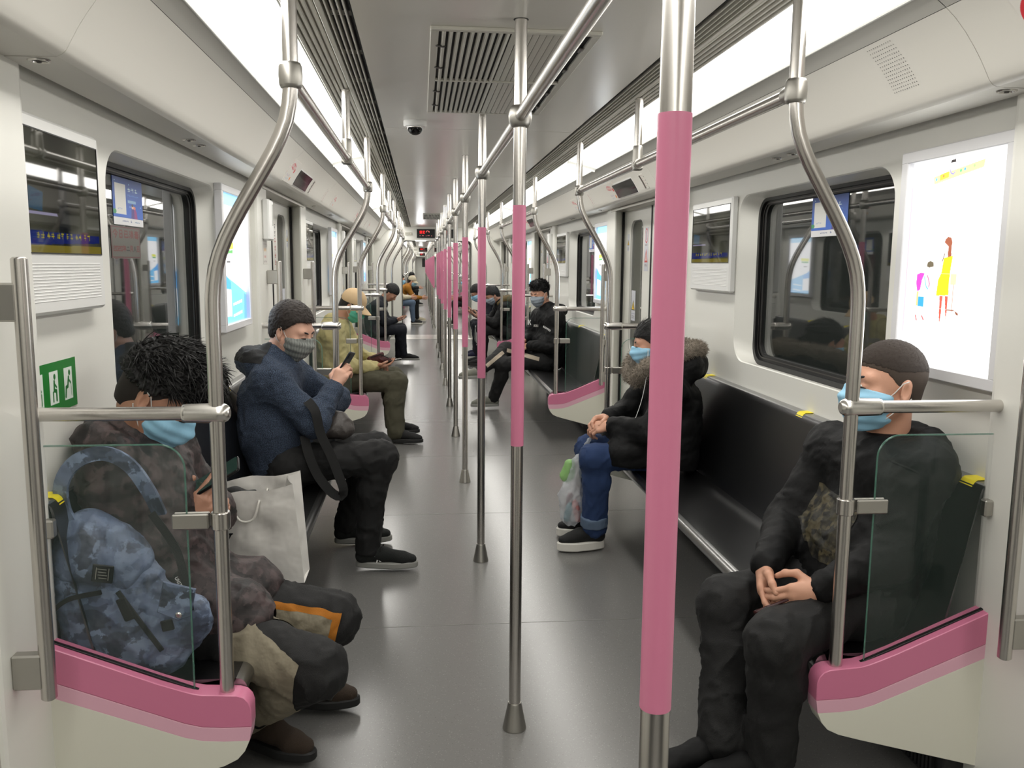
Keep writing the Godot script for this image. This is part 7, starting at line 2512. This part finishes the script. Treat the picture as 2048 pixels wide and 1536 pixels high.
func plastic_bag() -> void:
	var c := Vector3(0.50, 0.10, -4.33)
	var film := mat("thin_plastic", Color(0.86, 0.88, 0.90, 0.42), 0.35)
	film.transparency = BaseMaterial3D.TRANSPARENCY_ALPHA
	var gm := mat("green_plastic", Color(0.60, 0.80, 0.48, 0.7), 0.4)
	gm.transparency = BaseMaterial3D.TRANSPARENCY_ALPHA
	var t := thing("plastic_bag", "thin translucent white carrier bag hanging beside the woman's jeans", "bag", c)
	var S := Soft.new(Vector3(0.34, 0.06, -4.52), Vector3(0.72, 0.70, -4.14), 0.009)
	S.cap(Vector3(0.495, 0.16, -4.33), Vector3(0.485, 0.27, -4.33), 0.06, 0.055, 0.04)
	S.cap(Vector3(0.485, 0.27, -4.33), Vector3(0.52, 0.44, -4.33), 0.055, 0.028, 0.04)
	S.cap(Vector3(0.52, 0.44, -4.33), Vector3(0.60, 0.62, -4.29), 0.02, 0.008, 0.03)
	var m := MB.new()
	S.mesh(m, c, fold(0.014, Vector3(1.8, 0.8, 1.8), 0.003))
	obj("film", m, film, t)
	var g := MB.new()
	var G := Soft.new(Vector3(0.38, 0.30, -4.46), Vector3(0.58, 0.52, -4.2), 0.009)
	G.cap(Vector3(0.47, 0.37, -4.345), Vector3(0.478, 0.43, -4.34), 0.04, 0.03, 0.03)
	G.mesh(g, c, fold(0.01, Vector3(1.8, 1, 1.8)))
	obj("green_film", g, gm, t)
	var items := [["pink_bottle", "pink bottle inside the translucent carrier bag", "bottle", Vector3(0.515, 0.19, -4.30), Color(0.86, 0.60, 0.58), 0.02, 0.12], ["teal_carton", "teal carton inside the translucent carrier bag", "carton", Vector3(0.475, 0.18, -4.32), Color(0.20, 0.48, 0.52), 0.019, 0.10], ["red_can", "dark red can inside the translucent carrier bag", "can", Vector3(0.485, 0.23, -4.35), Color(0.45, 0.14, 0.18), 0.018, 0.09]]
	for i in items:
		var b := MB.new()
		var h: float = i[6] / 2.0
		var r: float = i[5]
		b.lathe(PackedVector2Array([Vector2(0, -h), Vector2(r * 0.9, -h), Vector2(r, -h + 0.004), Vector2(r, h * 0.55), Vector2(r * 0.8, h * 0.8), Vector2(r * 0.45, h * 0.9), Vector2(r * 0.45, h), Vector2(0, h)]), Transform3D(), 18)
		var o := obj(i[0], b, mat(i[0] + "_paint", i[4], 0.4))
		o.position = i[3]
		o.rotation = Vector3(0.2, 0, 0.25 * (i[3].x - 0.49) * 40.0)
		tag(o, i[1], i[2])

# ---- the man with crossed legs
func k_man() -> void:
	var J := {"head": Vector3(0.90, 1.165, -8.6), "neck": Vector3(0.984, 1.005, -8.6), "chest": Vector3(1.04, 0.78, -8.6), "pel": Vector3(0.98, 0.52, -8.6),
		"shL": Vector3(1.03, 0.925, -8.42), "shR": Vector3(0.93, 0.925, -8.76), "elL": Vector3(1.0, 0.665, -8.37), "wrL": Vector3(0.79, 0.655, -8.5), "elR": Vector3(0.82, 0.70, -8.78), "wrR": Vector3(0.75, 0.70, -8.6),
		"hipL": Vector3(0.95, 0.51, -8.5), "hipR": Vector3(0.95, 0.51, -8.7), "knL": Vector3(0.52, 0.47, -8.5), "knR": Vector3(0.56, 0.61, -8.66), "anL": Vector3(0.44, 0.115, -8.62), "anR": Vector3(0.30, 0.43, -8.42)}
	var d := {"label": "man with swept black hair in a black puffer jacket with a white K, legs crossed", "J": J, "fwd": Vector3(-0.74, -0.26, 0.60), "skin": M.skin, "cell": 0.0125, "hcell": 0.0055, "handcell": 0.006,
		"hair": {"grow": Vector3(0.010, 0.022, 0.012), "front": 0.066, "side": 0.055, "nape": 0.02, "fade": M.hair_fade, "rough": 0.005, "strands": 2400, "length": 0.03, "lift": 0.6, "mess": 0.4, "flow": Vector3(0.3, 0.2, 0.9), "from": 0.05, "width": 0.002, "lumps": [[Vector3(0, 0.118, 0.05), Vector3(0.058, 0.028, 0.05)]]},
		"coat": {"hip": 0.15, "waist": 0.155, "chest": 0.15, "sh": 0.10, "arm": 0.088, "wrist": 0.052, "neck": 0.09}, "coat_mat": M.black_shell, "coat_fold": 0.009, "puff": 0.004,
		"legs": [0.12, 0.092, 0.07, 0.064, 0.058], "legs_mat": M.black_cloth, "mask": M.mask_grey, "shoeL": Vector3(-1, 0, 0.1), "shoeR": Vector3(-0.85, -0.5, 0.2), "shoe_mat": M.shoe_grey, "sole_mat": M.sole_grey, "shoe_opt": {"cell": 0.009, "laces": true, "len": 0.29},
		"handL": [Vector3(-0.7, 0.0, -0.6), Vector3(0, -0.8, -0.4), Vector3(-0.2, 0.6, 0.3), [0.7, 0.7, 0.7, 0.7], 0.5], "handR": [Vector3(-0.5, 0.0, 0.8), Vector3(0, -0.8, 0.2), Vector3(-0.2, 0.6, 0.0), [0.7, 0.7, 0.7, 0.7], 0.5],
		"coat_more": func(S: Soft) -> void:
			S.path([Vector3(1.0, 1.0, -8.44), Vector3(1.08, 1.005, -8.5), Vector3(1.11, 1.0, -8.6), Vector3(1.08, 1.005, -8.7), Vector3(1.0, 1.0, -8.76)], [0.05, 0.06, 0.065, 0.06, 0.05], 0.03)
			S.cut(Vector3(1.2, 0, 0), Vector3(1, 0, 0))
			S.cut(Vector3(0.95, 0.45, 0), Vector3(-0.2, -1, 0))}
	var o := figure(d)
	var base: Vector3 = o.base
	var kn: Vector3 = J.knR - base
	var hp: Vector3 = J.hipR - base
	var an: Vector3 = J.anR - base
	var ax := (kn - hp).normalized()
	var sd := (Vector3.UP - ax * ax.y).normalized()
	obj("side_stripe", patch(o.legs, [[kn - ax * 0.30, -ax], [kn, ax], [kn + sd * 0.012, sd], [kn - sd * 0.026, -sd], [Vector3(0, 0, -8.60) - base, Vector3(0, 0, -1)]], 0.003), M.beige_stripe, o.legs_node)
	var a2 := (an - kn).normalized()
	var s2 := Vector3(-a2.y, a2.x, 0).normalized()
	obj("side_stripe", patch(o.legs, [[kn + a2 * 0.02, -a2], [an - a2 * 0.03, a2], [kn + s2 * 0.018, s2], [kn - s2 * 0.018, -s2], [kn.lerp(an, 0.5), Vector3(0, 0, -1)]], 0.003), M.beige_stripe, o.legs_node)
	# letters on the chest and sleeve
	var N := Vector3(-0.62, 0.10, 0.78).normalized()
	var X := Basis(Vector3.UP.cross(N).normalized(), N.cross(Vector3.UP.cross(N).normalized()), N)
	var spot := func(x: float, y: float) -> Transform3D:
		# drop the print onto the coat along the view across the chest
		var best := Vector3(x, y, -8.45); var dd := 1e9
		for k in range(0, o.coat.v.size(), 1):
			var p: Vector3 = o.coat.v[k] + base
			if o.coat.n[k].dot(N) < 0.35: continue
			var e := absf(p.x - x) + absf(p.y - y)
			if e < dd - 0.002 or (e < dd + 0.012 and p.z > best.z + 0.02):
				dd = minf(e, dd); best = p
		return Transform3D(X, best + N * 0.014 - base)
	text_print("chest_letter", "K", 0.075, spot.call(0.80, 0.875), M.plastic_white, o.coat_node, true)
	text_print("chest_letters", "KKO", 0.035, spot.call(0.865, 0.85), M.frame_grey, o.coat_node, true)
	text_print("sleeve_letters", "KAPPED", 0.026, spot.call(0.94, 0.84) * Transform3D(Basis(Vector3(0, 0, 1), -0.45), Vector3.ZERO), M.plastic_white, o.coat_node, true)

# ---- two men over their phones by the gangway
func phone_pair() -> void:
	var J := {"head": Vector3(0.735, 1.015, -12.4), "neck": Vector3(0.86, 0.905, -12.4), "chest": Vector3(0.98, 0.76, -12.4), "pel": Vector3(0.97, 0.52, -12.4),
		"shL": Vector3(0.90, 0.85, -12.22), "shR": Vector3(0.86, 0.86, -12.57), "elL": Vector3(0.765, 0.62, -12.18), "wrL": Vector3(0.56, 0.70, -12.36), "elR": Vector3(0.74, 0.64, -12.6), "wrR": Vector3(0.55, 0.71, -12.46),
		"hipL": Vector3(0.94, 0.51, -12.3), "hipR": Vector3(0.94, 0.51, -12.5), "knL": Vector3(0.58, 0.53, -12.22), "knR": Vector3(0.58, 0.53, -12.6), "anL": Vector3(0.60, 0.10, -12.3), "anR": Vector3(0.60, 0.10, -12.6)}
	var hl := [Vector3(-0.85, 0.3, -0.2), Vector3(0.2, 0.8, -0.4), Vector3(0, 0.4, 0.8), [0.4, 0.4, 0.45, 0.5], 0.4]
	var hr := [Vector3(-0.85, 0.3, 0.2), Vector3(0.2, 0.8, 0.4), Vector3(0, 0.4, -0.8), [0.4, 0.4, 0.45, 0.5], 0.4]
	var d := {"label": "man in a dark jacket with an olive hood leaning over his phone", "J": J, "fwd": Vector3(-0.78, -0.55, 0.15), "skin": M.skin_tan, "cell": 0.017, "hcell": 0.0075, "handcell": 0.0075,
		"hair": {"grow": Vector3(0.012, 0.018, 0.012), "front": 0.055, "rough": 0.005}, "coat": {"hip": 0.15, "waist": 0.145, "chest": 0.14, "sh": 0.095, "arm": 0.08, "wrist": 0.05, "neck": 0.08}, "coat_mat": M.black_shell, "coat_fold": 0.014, "puff": 0.005,
		"legs_mat": M.black_cloth, "mask": M.mask_grey, "shoeL": Vector3(-1, 0, 0), "shoeR": Vector3(-1, 0, 0), "shoe_mat": M.black_cloth, "shoe_opt": {"cell": 0.013}, "handL": hl, "handR": hr,
		"coat_more": func(S: Soft) -> void: S.cut(Vector3(0.95, 0.46, 0), Vector3(-0.2, -1, 0))}
	var o := figure(d)
	var H := Soft.new(Vector3(0.72, 0.78, -12.65), Vector3(1.12, 1.12, -12.15), 0.014)
	H.path([Vector3(0.82, 0.90, -12.25), Vector3(0.90, 0.955, -12.25), Vector3(0.98, 0.96, -12.32), Vector3(1.0, 0.955, -12.4), Vector3(0.98, 0.96, -12.48), Vector3(0.90, 0.955, -12.55), Vector3(0.82, 0.90, -12.55)], [0.035, 0.05, 0.06, 0.06, 0.06, 0.05, 0.035], 0.03)
	var hm := MB.new()
	H.mesh(hm, o.base, fold(0.008))
	obj("hood", hm, fabric("hood_olive", Color(0.34, 0.28, 0.16), weave, 10.0, 0.6, 0.85), o.coat_node)
	phone("dark phone held by the olive hooded man", Vector3(0.475, 0.765, -12.41), aim(Vector3(0.6, 0.7, 0.0), Vector3(-0.7, 0.6, 0)), M.phone_black)
	var K := {}
	for q in J: K[q] = J[q] + Vector3(-0.155 if q in ["head", "neck"] else (-0.10 if q in ["shL", "shR", "chest"] else -0.03), 0.0, -0.95)
	d = d.duplicate()
	d.merge({"label": "bespectacled man in dark jacket, blue mask and white striped navy track trousers, near the gangway", "J": K, "fwd": Vector3(-0.80, -0.5, 0.1), "mask": M.mask_blue, "legs_mat": M.navy_cloth, "shoe_mat": fabric("shoe_navy", Color(0.10, 0.11, 0.24), weave, 10.0, 0.4, 0.6), "sole_mat": M.sole_white, "coat_mat": M.navy_cloth, "puff": 0.0}, true)
	o = figure(d)
	var base: Vector3 = o.base
	for k in 3:
		for q in ["L"]:
			var kn: Vector3 = K["kn" + q] - base
			var an: Vector3 = K["an" + q] - base
			var x := kn.x - 0.015 + k * 0.02
			obj("white_stripe", patch(o.legs, [[kn, Vector3(0, 1, 0)], [an + Vector3(0, 0.04, 0), Vector3(0, -1, 0)], [Vector3(x + 0.0055, 0, 0), Vector3(1, 0, 0)], [Vector3(x - 0.0055, 0, 0), Vector3(-1, 0, 0)], [kn, Vector3(0, 0, -1)]], 0.003), M.plastic_white, o.legs_node)
	var g := MB.new()
	var Xg := Transform3D(o.B, K.head - base)
	for s in [-1.0, 1.0]:
		var ring := PackedVector3Array()
		for q in 17: ring.append(Xg * Vector3(s * 0.033 + cos(TAU * q / 16.0) * 0.024, 0.003 + sin(TAU * q / 16.0) * 0.018, 0.108))
		g.tube(ring, 0.0018, 6)
		g.tube(PackedVector3Array([Xg * Vector3(s * 0.057, 0.008, 0.106), Xg * Vector3(s * 0.078, 0.012, 0.03), Xg * Vector3(s * 0.084, 0.006, -0.02)]), 0.0018, 6)
	g.tube(PackedVector3Array([Xg * Vector3(-0.01, 0.006, 0.109), Xg * Vector3(0.01, 0.006, 0.109)]), 0.0018, 6)
	obj("glasses", g, M.rubber, o.root)
	phone("dark phone held by the bespectacled man near the gangway", Vector3(0.42, 0.765, -13.36), aim(Vector3(0.6, 0.7, 0.0), Vector3(-0.7, 0.6, 0)), M.phone_black)
